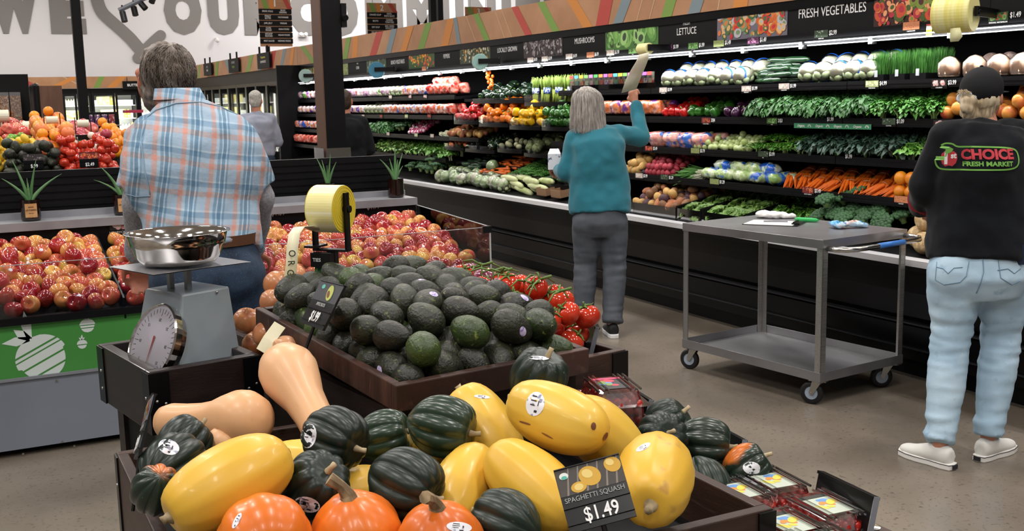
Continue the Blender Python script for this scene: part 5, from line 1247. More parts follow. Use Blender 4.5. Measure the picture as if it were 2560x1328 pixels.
def apples(x0, x1, n, which, where, group, seed, y1=6.33, whatf='apple'):
    rnd = random.Random(seed); r = .0435; P = []; R = []
    for i in range(n): P.append((rnd.uniform(x0+r, x1-r), rnd.uniform(YF+.02+r, y1-r), .7+rnd.uniform(0, .4))); R.append(r*rnd.uniform(.93, 1.05))
    def inside(P, R):
        P[:, 0] = np.clip(P[:, 0], x0+R, x1-R); P[:, 1] = np.clip(P[:, 1], YF+.012+R, y1-R)
        P[:, 2] = np.maximum(P[:, 2], .645+R+(P[:, 1]-YF-.05)*.215); return P
    P = relax(P, R, inside, 90)
    labs = label_rows(P, (1, 0, 0), (0, .9, .45), .075, whatf, where)
    for q, rr_, l in zip(P, R, labs):
        it = APP[which[rnd.randrange(len(which))]]
        M = T(*q) @ rot_to((rnd.gauss(0, .5), rnd.gauss(-.45, .5), rnd.gauss(.6, .5)), rnd.uniform(0, 360)) @ S(rr_/.043)
        it.put(M, l, 'apple', group, opt=('sticker',) if rnd.random() < .5 else ())
apples(.0, .625, 100, (0, 0, 2, 0, 1), 'the left apple bin', 'apples in the left bin', 1, whatf='pink and yellow apple')
apples(.64, 1.325, 84, (0, 1, 2, 0), 'the middle apple bin', 'apples in the middle bin', 2, whatf='red and yellow apple')
apples(1.335, 2.555, 162, (0, 1, 0, 1, 2), 'the right apple bin', 'apples in the right bin', 3, whatf='red blushed apple')
def ytag(px, py, y, price, kind, word, label, w_=.1, h=.06, size=.04):
    p = at(px, py, y=y); t = thing('price_tag', label, 'price tag', mat=frame((1, 0, 0), (0, 0, 1), None, p))
    if kind: picture(w_, h, kind, frame((1, 0, 0), (0, 1, 0), None, (-w_/2, -h/2, .001)), t, 7, 14)
    if word: text(word, .018, WHITE, frame((1, 0, 0), (0, 1, 0), None, (0, -h*.5-.013, .001)), t, 'lettering')
    if price: text(price, size, WHITEB, frame((1, 0, 0), (0, 1, 0), None, (0, 0, .001)), t, 'price', sx=.75, bold=.014)
ytag(933, 516, 6.415, '$1.79', None, None, 'white price numerals 1.79 on the black riser above the right apple bin', size=.052)
ytag(695, 532, 6.415, '$1.39', None, None, 'white price numerals ending in 39 on the black riser beside the plaid shirt man', size=.052)
ytag(297, 562, 6.415, '', 't_coco', 'HONEYCRISP', 'apple picture tag lettered HONEYCRISP beside the plaid shirt sleeve', w_=.1)
# aloe plants in dark glass pots
ALO = mk('aloe_leaf', '#5f8a5a', .4, n=(60, '#8fae80', .62, .7), n2=(6, '#4a7848', .4, .6), sub=.05)
POTM = mk('pot_amber', '#1c0d08', .08, coat=.6); KRAFT = mk('kraft_label', '#b88a58', .7, n=(30, '#c89c6c', .4, .6)); INK = mk('ink', '#2a1c12', .7)
def aloe(px, py, label, leaves, r=.052, h=.118, lab=True, y=6.50):
    p = at(px, py, y=y); t = thing('potted_aloe', label, 'potted plant', (p.x, y, .985))
    MB().lathe([(r*.86, 0), (r*.98, .006), (r, .02), (r, h), (r*.95, h), (r*.93, .02), (0, .02)], 28).build('pot', POTM, t, smooth=False)
    MB().lathe([(0, h-.022), (r*.94, h-.02)], 20).build('soil', mk('soil', '#2c2018', .9, bump=(60, 1)), t)
    if lab:
        mb = MB(); vs = []; fs = []; n = 10
        for i in range(n+1):
            a = -math.pi/2-.62+1.24*i/n
            for z_ in (.022, .098): vs.append((math.cos(a)*(r+.0008), math.sin(a)*(r+.0008), z_))
        for i in range(n): fs.append((2*i, 2*i+2, 2*i+3, 2*i+1))
        lb = mb.add(vs, fs).build('label', KRAFT, t, smooth=True)
        for s_, z_, sz in (('AIR PURIFIER', .062, .012), ('aloe vera', .046, .008)): text(s_, sz, INK, frame((1, 0, 0), (0, 0, 1), None, (0, -r-.0012, z_)), lb, 'lettering', sx=.85, bold=.01)
        MB().box(-.014, .014, -r-.0016, -r-.001, .078, .081).build('printed_bar', INK, lb)
    for i, (ang, lean, L_, w0, ay) in enumerate(leaves):
        a = math.radians(ang); pts = []; rs = []
        for k in range(9):
            q = k/8; out = math.sin(a)*L_*q*(.5+.5*q*lean)*1.25; pts.append((out, ay*L_*q, h-.02+math.cos(a)*L_*q+(-.02*lean*q*q))); rs.append(max(.0006, w0*(1-q)**.75))
        lf = MB().tube(pts, rs, 8, flat=1).build('leaf', ALO, t, smooth=True)
aloe(79, 553, 'aloe plant in a dark glass pot with kraft label at the far left of the shelf', [(-38, .7, .2, .013, -.1), (-18, .4, .26, .012, .05), (-4, 0, .14, .010, -.2), (0, .0, .11, .012, .1), (14, .3, .25, .011, -.05), (43, .8, .23, .013, .08)])
aloe(309, 540, 'aloe plant in a labelled dark pot half hidden by the plaid shirt sleeve', [(-25, .8, .22, .014, 0), (-38, 1.2, .17, .010, .1), (5, 0, .15, .01, -.1), (30, .5, .16, .011, .1)])
aloe(822, 507, 'aloe plant behind the large yellow bag roll', [(-22, .4, .2, .012, 0), (-12, .2, .17, .01, .1), (8, .1, .2, .010, -.1), (0, 0, .13, .01, 0), (24, .4, .17, .011, 0)], lab=False)
aloe(990, 490, 'aloe plant in a plain dark pot at the right end of the shelf', [(-28, .8, .19, .013, 0), (-14, .2, .16, .013, .1), (2, 0, .24, .014, 0), (8, .2, .15, .014, -.1), (20, .3, .2, .011, 0), (30, .5, .13, .01, .1)], lab=False)

# ------------------------------------------------------------------ foreground wooden displays
WOOD = mk('crate_wood', '#3f2a22', .5, n=(4, '#2c1c17', .35, .65, 5), n2=(14, '#5a4034', .6, .85), stretch=(1, 1, 7), bump=(40, .25), coat=.05)
WOODD = mk('crate_wood_dark', '#251a18', .45, n=(5, '#1a1211', .35, .65, 5), bump=(40, .2), stretch=(1, 1, 6), coat=.1)
WOODT = mk('tray_wood', '#4a3028', .5, n=(5, '#2e1d18', .35, .65, 6), n2=(20, '#6e5244', .62, .85), stretch=(1, 6, 1), bump=(50, .35))
def crate(name, label, M, W, D, zt, H, th=.024, mat=None, post=.05, legs=True, liner=.12, cat='crate', bolts=True):
    """open crate; local origin at the front left top corner, x right, y back"""
    mat = mat or WOOD; t = thing(name, label, cat, mat=M @ T(0, 0, zt))
    MB().box(0, W, 0, th, -H, 0).build('front_board', mat, t, bevel=.003); MB().box(0, W, D-th, D, -H, 0).build('back_board', mat, t, bevel=.003)
    MB().box(0, th, th, D-th, -H, 0).build('side_board', mat, t, bevel=.003); MB().box(W-th, W, th, D-th, -H, 0).build('side_board', mat, t, bevel=.003)
    MB().box(th, W-th, th, D-th, -H+.02, -liner).build('liner', BLACKM, t)
    if post:
        for x, y in ((0, 0), (W, 0), (0, D), (W, D)):
            sx = 1 if x == 0 else -1; sy = 1 if y == 0 else -1; e = .004; mb = MB()
            xa, xb = sorted((x-sx*e, x+sx*post)); ya, yb = sorted((y-sy*e, y)); z0 = -H-.0
            mb.box(xa, xb, ya, yb, z0, -.004)
            xa2, xb2 = sorted((x-sx*e, x)); ya2, yb2 = sorted((y, y+sy*post)); mb.box(xa2, xb2, ya2, yb2, z0, -.004)
            pm_ = mb.build('corner_plate', BPLAST, t)
            if bolts:
                for zz in (-.07, -H+.04):
                    for q in (.3, .75): MB().ell((x+sx*post*q, y-sy*(e), zz-.02*q), .004, .003, .004, None, 8, 5).build('bolt', ZINC, pm_)
                    MB().ell((x-sx*e, y+sy*post*.5, zz), .003, .004, .004, None, 8, 5).build('bolt', ZINC, pm_)
    if legs:
        for x, y in ((th, th), (W-th-.05, th), (th, D-th-.05), (W-th-.05, D-th-.05)): MB().box(x, x+.05, y, y+.05, -zt, -H+.02).build('leg', WOODD, t)
        MB().box(.04, W-.04, .045, D-.045, -zt+.12, -H-.02).build('inner_panel', BLACKM, t)
    return t
SB = dict(x=.245, y=1.46, W=1.02, D=.97, z=.85)
crate('squash_bin', 'large dark wooden bin of mixed squash in the foreground', T(SB['x'], SB['y'], 0), SB['W'], SB['D'], SB['z'], .28, liner=.10, mat=WOOD, cat='display bin', post=.035)
U = Vector((math.cos(math.radians(10)), math.sin(math.radians(10)), 0)); V = Vector((-U.y, U.x, 0))
ZC = .95; c0 = at(372, 932, z=ZC)
crate('scale_stand', 'dark wooden corner crate holding the grey weighing scale', T(c0.x, c0.y, 0) @ RZ(10), .292, .42, ZC, .16, th=.03, mat=WOODD, liner=.07, cat='crate', post=.048)
MB()
ZO = .93; cr = at(1565, 873, z=ZO); cl = at(572, 828, z=ZO); Wd = (cr-cl).dot(U); Dd = (cl-cr).dot(V)+.55
og = cr-U*Wd
ob = crate('onion_bin', 'wide dark wooden bin of onions and tomatoes under the avocado tray', T(og.x, og.y, 0) @ RZ(10), Wd, Dd, ZO, .22, mat=WOOD, liner=.07, cat='display bin')
# avocado tray on its riser
ta = at(990, 965, z=1.0); tb = at(1460, 868, z=1.0); TW = (tb-ta).length; TD = .775; TILT = 4.0
TM = T(ta) @ RZ(8.2) @ RX(TILT)
tray = thing('avocado_tray', 'tilted dark wooden tray heaped with avocados', 'tray', mat=TM)
MB().box(0, TW, 0, .022, -.062, 0).build('front_board', WOODT, tray, bevel=.003); MB().box(0, .022, .022, TD, -.062, 0).build('side_board', WOODT, tray, bevel=.003)
MB().box(TW-.022, TW, .022, TD, -.062, 0).build('side_board', WOODT, tray, bevel=.003); MB().box(.022, TW-.022, TD-.022, TD, -.062, 0).build('back_board', WOODT, tray, bevel=.003)
MB().box(.022, TW-.022, .022, TD-.022, -.055, -.045).build('bottom', BLACKM, tray)
ri = bpy.data.objects.new('riser', None); COL.objects.link(ri); ri.parent = ob; ri.matrix_basis = ob.matrix_basis.inverted() @ T(ta.x, ta.y, 0) @ RZ(8.2)
RH = .935
mb = MB().box(.012, .03, .04, TD-.03, .30, RH); mb.box(TW-.03, TW-.012, .04, TD-.03, .30, RH).box(.03, TW-.03, .04, .06, .30, RH).box(.03, TW-.03, TD-.05, TD-.03, .30, RH)
mb.build('box', WOODD, ri); MB().box(.0105, .0121, .30, .33, .70, .80).build('slot', BLACKM, ri)
for x, y in ((.02, .05), (TW-.07, .05), (.02, TD-.09), (TW-.07, TD-.09)): MB().box(x, x+.05, y, y+.05, 0, .30).build('leg', WOODD, ri)

# avocados
def local_heap(items, M, W, D, z0, r, n, what, where, cat, group, mound=0, seed=0, rot=None, rs=(1, 1), optp=.4, opt=('sticker',), rh=None):
    rnd = random.Random(seed); P = [(rnd.uniform(r, W-r), rnd.uniform(r, D-r), z0+r+rnd.uniform(0, r*5)) for _ in range(n)]
    R = [r*rnd.uniform(*rs) for _ in range(n)]
    def inside(P, R):
        P[:, 0] = np.clip(P[:, 0], R, W-R); P[:, 1] = np.clip(P[:, 1], R, D-R)
        fl = z0+R+mound*np.sin(np.pi*np.clip(P[:, 0]/W, 0, 1))*np.sin(np.pi*np.clip(P[:, 1]/D, 0, 1)); P[:, 2] = np.maximum(P[:, 2], fl); return P
    P = relax(P, R, inside, 100)
    labs = label_rows(P, (1, 0, 0), (0, .95, .3), rh or r*1.9, what, where)
    for q, rr_, l in zip(P, R, labs):
        it = items[rnd.randrange(len(items))]
        it.put(M @ T(*q) @ (rot(rnd) if rot else rrot(rnd)) @ S(rr_/r), l, cat, group, opt=opt if rnd.random() < optp else ())
    return P
local_heap([AVO[0], AVO[0], AVO[0], AVO[1]], TM @ T(.022, .022, 0), TW-.044, TD-.044, -.05, .0395, 124, 'dark bumpy avocado', 'the tilted tray', 'avocado', 'avocados in the tilted tray', mound=.035, seed=4, rs=(.9, 1.08), optp=.35,
           rot=lambda r: RZ(r.uniform(0, 360)) @ RX(90+r.uniform(-40, 40)) @ RZ(r.uniform(0, 360)))
# onions left and behind, red onions, tomatoes
ML = T(og.x, og.y, ZO) @ RZ(10); LX = (ta-og).dot(U)
for i, (px, py, d_, l) in enumerate(((617, 802, 3.12, 'leftmost'), (668, 838, 2.90, 'paper-covered'), (712, 878, 2.72, 'nearest'), (694, 712, 3.28, 'largest and highest'), (682, 755, 3.22, 'half hidden'), (640, 862, 3.02, 'low'), (655, 800, 3.22, 'shaded'), (735, 690, 3.5, 'rear'), (700, 908, 2.62, 'split-skinned'), (745, 915, 2.52, 'frontmost'), (1078, 700, 3.6, 'peeking'), (1010, 690, 3.7, 'backmost'))):
    ONI.put(T(at(px, py, d=d_)) @ rot_to((math.sin(i*2.3)*.6, -.3, .7)) @ S(1.12 if i == 3 else 1.0), '%s brown onion of those beside the avocado tray' % l, 'onion', 'brown onions beside the tray')
RX0 = (ta-og).dot(U)+TW+.012
for i, (px, py, d_, l) in enumerate(((1150, 722, 3.12, 'cut-marked'), (1212, 704, 3.2, 'papery'), (1188, 742, 3.0, 'oval'), (1228, 735, 3.0, 'dark'), (1142, 695, 3.3, 'round'), (1175, 690, 3.32, 'pale'), (1120, 715, 3.3, 'small'), (1168, 760, 2.95, 'deep purple'), (1246, 728, 3.14, 'loose-skinned'), (1215, 765, 2.9, 'shaded'), (1100, 690, 3.42, 'rear'), (1140, 755, 3.05, 'hidden'), (1190, 772, 2.98, 'lower'), (1225, 775, 3.08, 'lowest'))):
    RON.put(T(at(px, py, d=d_)) @ rot_to((math.sin(i*2.1), -.4, .7)), '%s red onion in the heap behind the right corner of the avocado tray, %s placed' % (l, ordl(i)), 'red onion', 'red onions behind the tray')
MB()
PT = local_heap([TOMI], ML @ T(RX0, .03, 0), Wd-RX0-.03, .74, -.03, .041, 50, 'ripe red tomato', 'the vine tomato heap', 'tomato', 'vine tomatoes', seed=8, mound=.10, rs=(.92, 1.05), rot=lambda r: rot_to((r.gauss(-.1, .5), r.gauss(-.1, .5), .9)), optp=.1)
top = sorted([i for i in range(len(PT)) if PT[i][2] > np.percentile(PT[:, 2], 55)], key=lambda i: PT[i][1])
MV = ML @ T(RX0, .03, 0)
for k in range(0, len(top)-2, 3):
    ps = [MV @ Vector(PT[i]) + Vector((0, 0, .041)) for i in top[k:k+3]]; mid = sum(ps, Vector())/3+Vector((0, 0, .012))
    if max((p-mid).length for p in ps) > .16: continue
    mb = MB()
    for p in ps: mb.tube([p, p.lerp(mid, .5)+Vector((0, 0, .01)), mid], [.002, .0026, .0035], 6)
    mb.tube([mid, mid+Vector((.02, -.03, .012))], [.0035, .004], 6)
    tag(mb.build('tomato_vine', STEMG, smooth=True), 'green vine stem joining ripe tomatoes, %s truss from the front' % ordl(k//3), 'tomato vine')

# squash heap: (item, px, py, depth, axis, roll, scale, optional parts, label)
AI, AIO, AIG = acorn_item(AC), acorn_item(ACO), acorn_item(ACG); SPI, SPS = spag_item(SPM), spag_item(SPMS); KUI = kuri_item(); BNI = butternut_item()
def cv(x, y, z):            # direction given as screen right, screen up, towards the viewer
    return RW @ Vector((x, y, z))
SQ = [
 (SPI, 570, 1212, 1.80, (-.82, -.42, .55), 20, 1.02, (), 'large smooth yellow spaghetti squash at the left front, stem towards lower left'),
 (SPI, 1390, 1042, 1.99, (-.86, .28, -.52), -25, .94, (), 'yellow spaghetti squash on top of the heap with an oval label'),
 (SPI, 1212, 1080, 2.08, (-.5, .78, -.35), 40, .98, (), 'yellow spaghetti squash standing behind the ribbed dark one'),
 (SPS, 1328, 1212, 1.87, (-.6, .45, -.6), 200, .96, (), 'yellow spaghetti squash with brown scabs left of the price sign'),
 (SPI, 1515, 1098, 2.10, (.6, -.6, -.3), 0, .95, (), 'yellow spaghetti squash behind the price sign'),
 (SPS, 1638, 1198, 1.88, (-.22, -.24, .97), 120, 1.06, (), 'round end-on yellow spaghetti squash right of the price sign with brown patch'),
 (SPI, 1158, 1222, 1.99, (.3, .6, -.7), 0, .88, (), 'small yellow spaghetti squash at the centre, left of the scabbed one'),
 (SPS, 925, 1235, 2.02, (.5, -.2, -.8), 70, .80, (), 'scarred yellow squash mostly hidden between two dark acorn squashes'),
 (SPI, 748, 1165, 2.12, (.8, .1, .4), 0, .8, (), 'yellow squash peeking out behind the labelled acorn squash'),
 (SPI, 1045, 1130, 2.18, (.8, .3, .2), 0, .7, (), 'yellow squash glimpsed between the dark acorn squashes at the back'),
 (AI, 436, 1165, 2.00, (.35, .25, -.8), 30, 1.06, ('sticker',), 'dark acorn squash with white label at the left edge of the bin'),
 (AI, 462, 1108, 2.24, (.5, .6, -.4), 0, .95, (), 'dark acorn squash behind the left labelled one'),
 (AIO, 392, 1225, 1.97, (-.3, -.5, -.6), 0, .78, (), 'acorn squash with an orange underside against the left board'),
 (AI, 838, 1097, 1.93, (.78, -.25, .5), 5, 1.02, (), 'dark acorn squash with a white label, stem at its lower right'),
 (AIG, 965, 1092, 2.14, (.75, .2, .1), 50, .92, (), 'small dark acorn squash behind the labelled one'),
 (AIG, 1110, 1068, 2.02, (.92, -.18, .25), 15, 1.05, (), 'greenish ribbed acorn squash with stem to the right'),
 (AI, 788, 1214, 1.86, (.45, .5, .5), 25, 1.02, (), 'dark acorn squash with an oval label low in front'),
 (AI, 1017, 1212, 1.84, (.85, -.32, .45), 40, 1.07, (), 'large dark acorn squash at the centre front, stem lower right'),
 (AI, 1347, 945, 2.18, (.3, .75, .3), 15, 1.02, (), 'dark acorn squash on top of the heap in front of the tray'),
 (AI, 1262, 1305, 1.85, (-.8, .2, -.5), 15, .95, (), 'dark acorn squash low in front, left of the price sign'),
 (KUI, 662, 1352, 1.70, (-.3, .5, -.8), 0, .98, ('sticker',), 'orange squash at the lower left with a label at its side'),
 (KUI, 890, 1340, 1.74, (-.12, .92, .35), 20, .98, (), 'orange squash at the bottom centre with a cork-like stem'),
 (KUI, 1100, 1362, 1.74, (-.05, .9, .4), 60, .94, (), 'orange squash at the bottom right with a stub stem'),
 (BNI, 530, 1052, 2.38, (-.80, -.10, -.55), 0, 1.12, (), 'long tan butternut squash lying in front of the scale crate'),
 (BNI, 765, 1008, 2.34, (.50, -.58, .62), 0, 1.14, (), 'tan butternut squash with its round end up beside the tray'),
 (BNI, 545, 1150, 2.3, (-.3, -.8, -.6), 0, .6, (), 'tan butternut squash end hidden behind the big yellow squash'),
 (AI, 1652, 1095, 2.38, (.2, .3, .8), 15, 1.0, (), 'dark acorn squash right of the yellow heap, left of the taller one'),
 (AI, 1668, 1060, 2.60, (.6, .5, .2), 0, 1.0, (), 'dark acorn squash rearmost of the right-hand group'),
 (AIO, 1762, 1112, 2.40, (.93, -.05, .2), 5, 1.06, (), 'dark acorn squash with an orange shoulder in the right-hand group'),
 (AIO, 1868, 1168, 2.38, (.75, .5, .1), 200, .9, ('sticker',), 'green and orange acorn squash beside the clear tomato packs'),
 (AI, 1762, 1215, 2.30, (.2, -.7, .4), 0, .95, (), 'dark acorn squash low between the bin edge and the tomato packs'),
]
SQO = []
DEP = [1.775, 1.99, 2.138, 1.881, 2.1, 1.88, 1.951, 2.02, 2.12, 2.195, 2.048, 2.222, 1.922, 1.96, 2.125, 2.046, 1.867, 1.84, 2.18, 1.787, 1.688, 1.758, 1.718, 2.38, 2.34, 2.318, 2.363, 2.6, 2.43, 2.367, 2.3]
for (it, px, py, _, ax, roll, sc, opt, lab), d in zip(SQ, DEP):
    SQO.append(it.put(T(at(px, py, d=d)) @ rot_to(cv(*ax), roll) @ S(sc), lab, {'spaghetti_squash': 'spaghetti squash', 'acorn_squash': 'acorn squash', 'orange_squash': 'orange squash', 'butternut_squash': 'butternut squash'}[it.name], opt=opt))
def stuck_label(k, px, py, w_, h, ang=0, m=STICK, marks=True, name='sticker'):
    """printed label or scar laid on the k-th squash where the photo shows it"""
    o = SQO[k]; MI = o.matrix_basis.inverted(); b = BVHTree.FromPolygons([v.co for v in o.data.vertices], [p.vertices for p in o.data.polygons])
    dpt = (Vector(o.location)-CAM).length; sc = o.matrix_basis.to_scale()[0]
    def hit(x, y, off):
        e = MI @ CAM; d_ = (MI @ at(x, y, d=1)-e).normalized(); r_ = b.ray_cast(e, d_)
        return None if r_[0] is None else r_[0]-d_*off
    def disc_(cx_, cy_, rx, ry, off, m_, nm, par, n=18, box=False):
        c = math.cos(ang); s2 = math.sin(ang); vs = []; fs = []; q = hit(cx_, cy_, off)
        if q is None: return None
        vs.append(q)
        for ring_ in (.5, 1):
            for k2 in range(n):
                a = 2*math.pi*k2/n; x = math.cos(a); y = math.sin(a)
                if box: q2 = 1/max(abs(x), abs(y)); x *= q2; y *= q2
                x *= rx*ring_; y *= ry*ring_; q = hit(cx_+x*c-y*s2, cy_+x*s2+y*c, off)
                vs.append(q if q is not None else vs[-1])
        for k2 in range(n): j = (k2+1) % n; fs += [(0, 1+j, 1+k2), (1+k2, 1+j, 1+n+j, 1+n+k2)]
        return MB().add(vs, fs).build(nm, m_, par, smooth=True)
    st_ = disc_(px, py, w_/2, h/2, .0009, m, name, o)
    if marks and st_ is not None:
        r_ = random.Random(k); c = math.cos(ang); s2 = math.sin(ang)
        for (ux, uy, wx, wy) in ((-.12, -.30, .26, .06), (-.12, -.12, .30, .05), (-.14, .06, .24, .05), (.16, -.05, .05, .22), (.1, .30, .16, .10)):
            X_, Y_ = ux*w_, uy*h; disc_(px+X_*c-Y_*s2, py+X_*s2+Y_*c, wx*w_*.5, wy*h*.5, .0016, STICKP, 'print', st_, 8, True)
stuck_label(1, 1338, 1010, 46, 62, .25); stuck_label(1, 1484, 1066, 13, 20, 0, SCAR, False, 'blossom_scar'); stuck_label(1, 1312, 1058, 30, 5, .3, SCAR, False, 'scratch'); stuck_label(1, 1368, 1090, 34, 4, .5, SCAR, False, 'scratch')
stuck_label(3, 1364, 1128, 60, 24, .15); stuck_label(2, 1252, 1120, 22, 26, 0, SCAR, False, 'scar'); stuck_label(2, 1205, 992, 40, 9, .1)
stuck_label(5, 1608, 1118, 40, 14, -.5)
stuck_label(10, 422, 1118, 54, 38, .3); stuck_label(13, 772, 1090, 38, 62, .15); stuck_label(16, 768, 1262, 66, 38, .25); stuck_label(18, 1347, 895, 52, 10, .05); stuck_label(20, 592, 1302, 14, 44, .5); stuck_label(22, 1148, 1318, 64, 26, .1)

# price sign holders ---------------------------------------------------
def sign_holder(M, W, H, kind, word, price, label, pic=None, curl=True):
    """local x right, y up, z to the reader; origin at the bottom centre"""
    t = thing('price_sign', label, 'price sign', mat=M)
    MB().box(-W/2, W/2, 0, H*.42, -.006, 0).box(-W/2, W/2, H*.42, H, -.004, 0).box(-W/2, W/2, H*.985, H, -.006, .004).build('holder', BPLAST, t)
    MB().box(-W/2, W/2, .01, .012, 0, .004).box(-W/2, W/2, H*.36, H*.375, 0, .004).build('rail', BPLAST, t)
    picture(W*.985, H*.42, kind, frame((1, 0, 0), (0, 1, 0), None, (-W*.4925, H*.56, .002)), t, 3, 26) if pic is None else pic(t)
    text(word, H*.11, GREYT, frame((1, 0, 0), (0, 1, 0), None, (0, H*.48, .0025)), t, 'lettering', sx=.95)
    text(price, H*.31, WHITEB, frame((1, 0, 0), (0, 1, 0), None, (W*.03, H*.2, .004)), t, 'price', sx=.8, bold=.012)
    MB().cyl((0, .01, -.006), (0, -.10, -.02), .004, 6).build('stake', BPLAST, t)
    return t
def framed(pa, da, pb, db, pc, dc):
    """plane through three photo points: bottom left, bottom right, top left"""
    A, B, C_ = at(*pa, d=da), at(*pb, d=db), at(*pc, d=dc); x = (B-A); W = x.length; x.normalize(); y = C_-A; y = (y-x*y.dot(x)); H = y.length; y.normalize()
    return frame(x, y, None, A+x*W/2), W, H
def sqpic(W, H):
    def f(t):
        mb = MB(); mats = [mk('pic_dusk', '#4a4440', .5), mk('pic_squash', '#d8a83c', .5), mk('pic_squash_light', '#ecd07c', .5), mk('pic_twig', '#8a8078', .5), mk('pic_teal', '#5ab8a8', .5), mk('pic_white', '#e8ece8', .5)]
        X0, Y0 = -W*.4925, H*.56; w_, h = W*.985, H*.42
        mb.box(X0, X0+w_, Y0, Y0+h, -.001, .001); mb.mat(3)
        for k in range(6): mb.add([(X0+w_*(.1+.15*k), Y0, .0012), (X0+w_*(.13+.15*k), Y0, .0012), (X0+w_*(.22+.15*k), Y0+h, .0012), (X0+w_*(.2+.15*k), Y0+h, .0012)], [(0, 1, 2, 3)])
        for x, y, rx, ry, ro in ((.5, .52, .17, .36, -.5), (.87, .72, .13, .28, -.5)): mb.mat(1).disc(X0+w_*x, Y0+h*y, .0016, rx*w_, ry*h, 20, ro); mb.mat(2).disc(X0+w_*(x-.03), Y0+h*(y+.1), .0019, rx*w_*.5, ry*h*.45, 16, ro)
        mb.mat(1).disc(X0+w_*.3, Y0+h*.02+h*.2, .0018, .12*w_, .2*h, 18); mb.mat(2).disc(X0+w_*.3, Y0+h*.22, .0021, .07*w_, .13*h, 16)
        mb.mat(5).disc(X0+w_*.12, Y0+h*.74, .0018, .07*w_, .13*h, 18); mb.mat(4).disc(X0+w_*.12, Y0+h*.68, .0021, .045*w_, .07*h, 14)
        mb.build('printed_picture', mats, t)
    return f
M_, W_s, H_s = framed((1425, 1335), 1.62, (1592, 1290), 1.62, (1376, 1180), 1.66)
sign_holder(M_, W_s, H_s, None, 'SPAGHETTI SQUASH', '$1.49', 'black price sign reading SPAGHETTI SQUASH 1.49 stuck in the squash heap', sqpic(W_s, H_s))
def avpic(W, H):
    def f(t):
        mb = MB(); mats = [mk('pic_slate', '#3e3e44', .5), mk('pic_avogreen', '#b8c060', .5), mk('pic_avodark', '#2c3a20', .5), mk('pic_pit', '#7a4428', .5), MATS['pic_teal'] if 'pic_teal' in MATS else WHITE]
        X0, Y0 = -W*.4925, H*.56; w_, h = W*.985, H*.42
        mb.box(X0, X0+w_, Y0, Y0+h, -.001, .001)
        mb.mat(2).disc(X0+w_*.62, Y0+h*.5, .0014, .16*w_, .42*h, 20, -.5); mb.mat(1).disc(X0+w_*.61, Y0+h*.5, .0017, .135*w_, .37*h, 20, -.5); mb.mat(3).disc(X0+w_*.58, Y0+h*.42, .002, .075*w_, .15*h, 16, -.5)
        mb.mat(4).disc(X0+w_*.25, Y0+h*.75, .0016, .07*w_, .12*h, 16); mb.build('printed_picture', mats, t)
    return f
M_, W_s, H_s = framed((754, 822), 2.52, (800, 845), 2.45, (775, 698), 2.62)
M_, W_s, H_s = framed((750, 805), 2.56, (806, 826), 2.40, (776, 694), 2.66)
sign_holder(M_, max(W_s, .1), H_s, None, 'AVOCADOS', '$1.99', 'black price sign with an avocado picture at the back left of the avocado tray', avpic(max(W_s, .1), H_s))
M_, W_s, H_s = framed((328, 1155), 2.15, (352, 1128), 1.97, (366, 1012), 2.19)
sign_holder(M_, .1, H_s, 'bag', 'BUTTERNUT', '$1.49', 'black price sign seen edge-on at the left end of the squash bin')
# black sign plates seen from behind on the right side
def back_plate(p0, p1, d0, d1, hgt, label, lean=.25):
    A, B = at(*p0, d=d0), at(*p1, d=d1); x = (B-A); W = x.length; x.normalize(); up = (Vector((0, 0, 1))+Vector((lean, 0, 0))).normalized(); z = x.cross(up).normalized(); y = z.cross(x)
    t = thing('sign_plate', label, 'price sign', mat=frame(x, y, z, A))
    MB().box(0, W, -hgt, 0, -.004, .004).box(0, W, -hgt, -hgt+.006, -.01, .012).box(0, W, -.006, 0, -.008, .008).build('plate', BPLAST, t)
    MB().box(W-.0005, W+.002, -hgt, 0, -.006, .006).build('edge_strip', GREYM, t)
    MB().cyl((W/2, -hgt, 0), (W/2, -hgt-.1, 0), .005, 6).build('stake', BPLAST, t)
back_plate((2052, 1177), (2192, 1243), 2.28, 2.08, .085, 'black sign plate seen from behind beside the clear tomato packs')
back_plate((1810, 1072), (1862, 1100), 2.68, 2.55, .10, 'black sign plate behind the orange-shouldered acorn squash')
back_plate((1560, 958), (1628, 1000), 2.86, 2.70, .12, 'black sign plate behind the pack of grape tomatoes')
back_plate((1462, 765), (1494, 818), 3.1, 2.9, .12, 'black sign plate at the right end of the vine tomatoes')

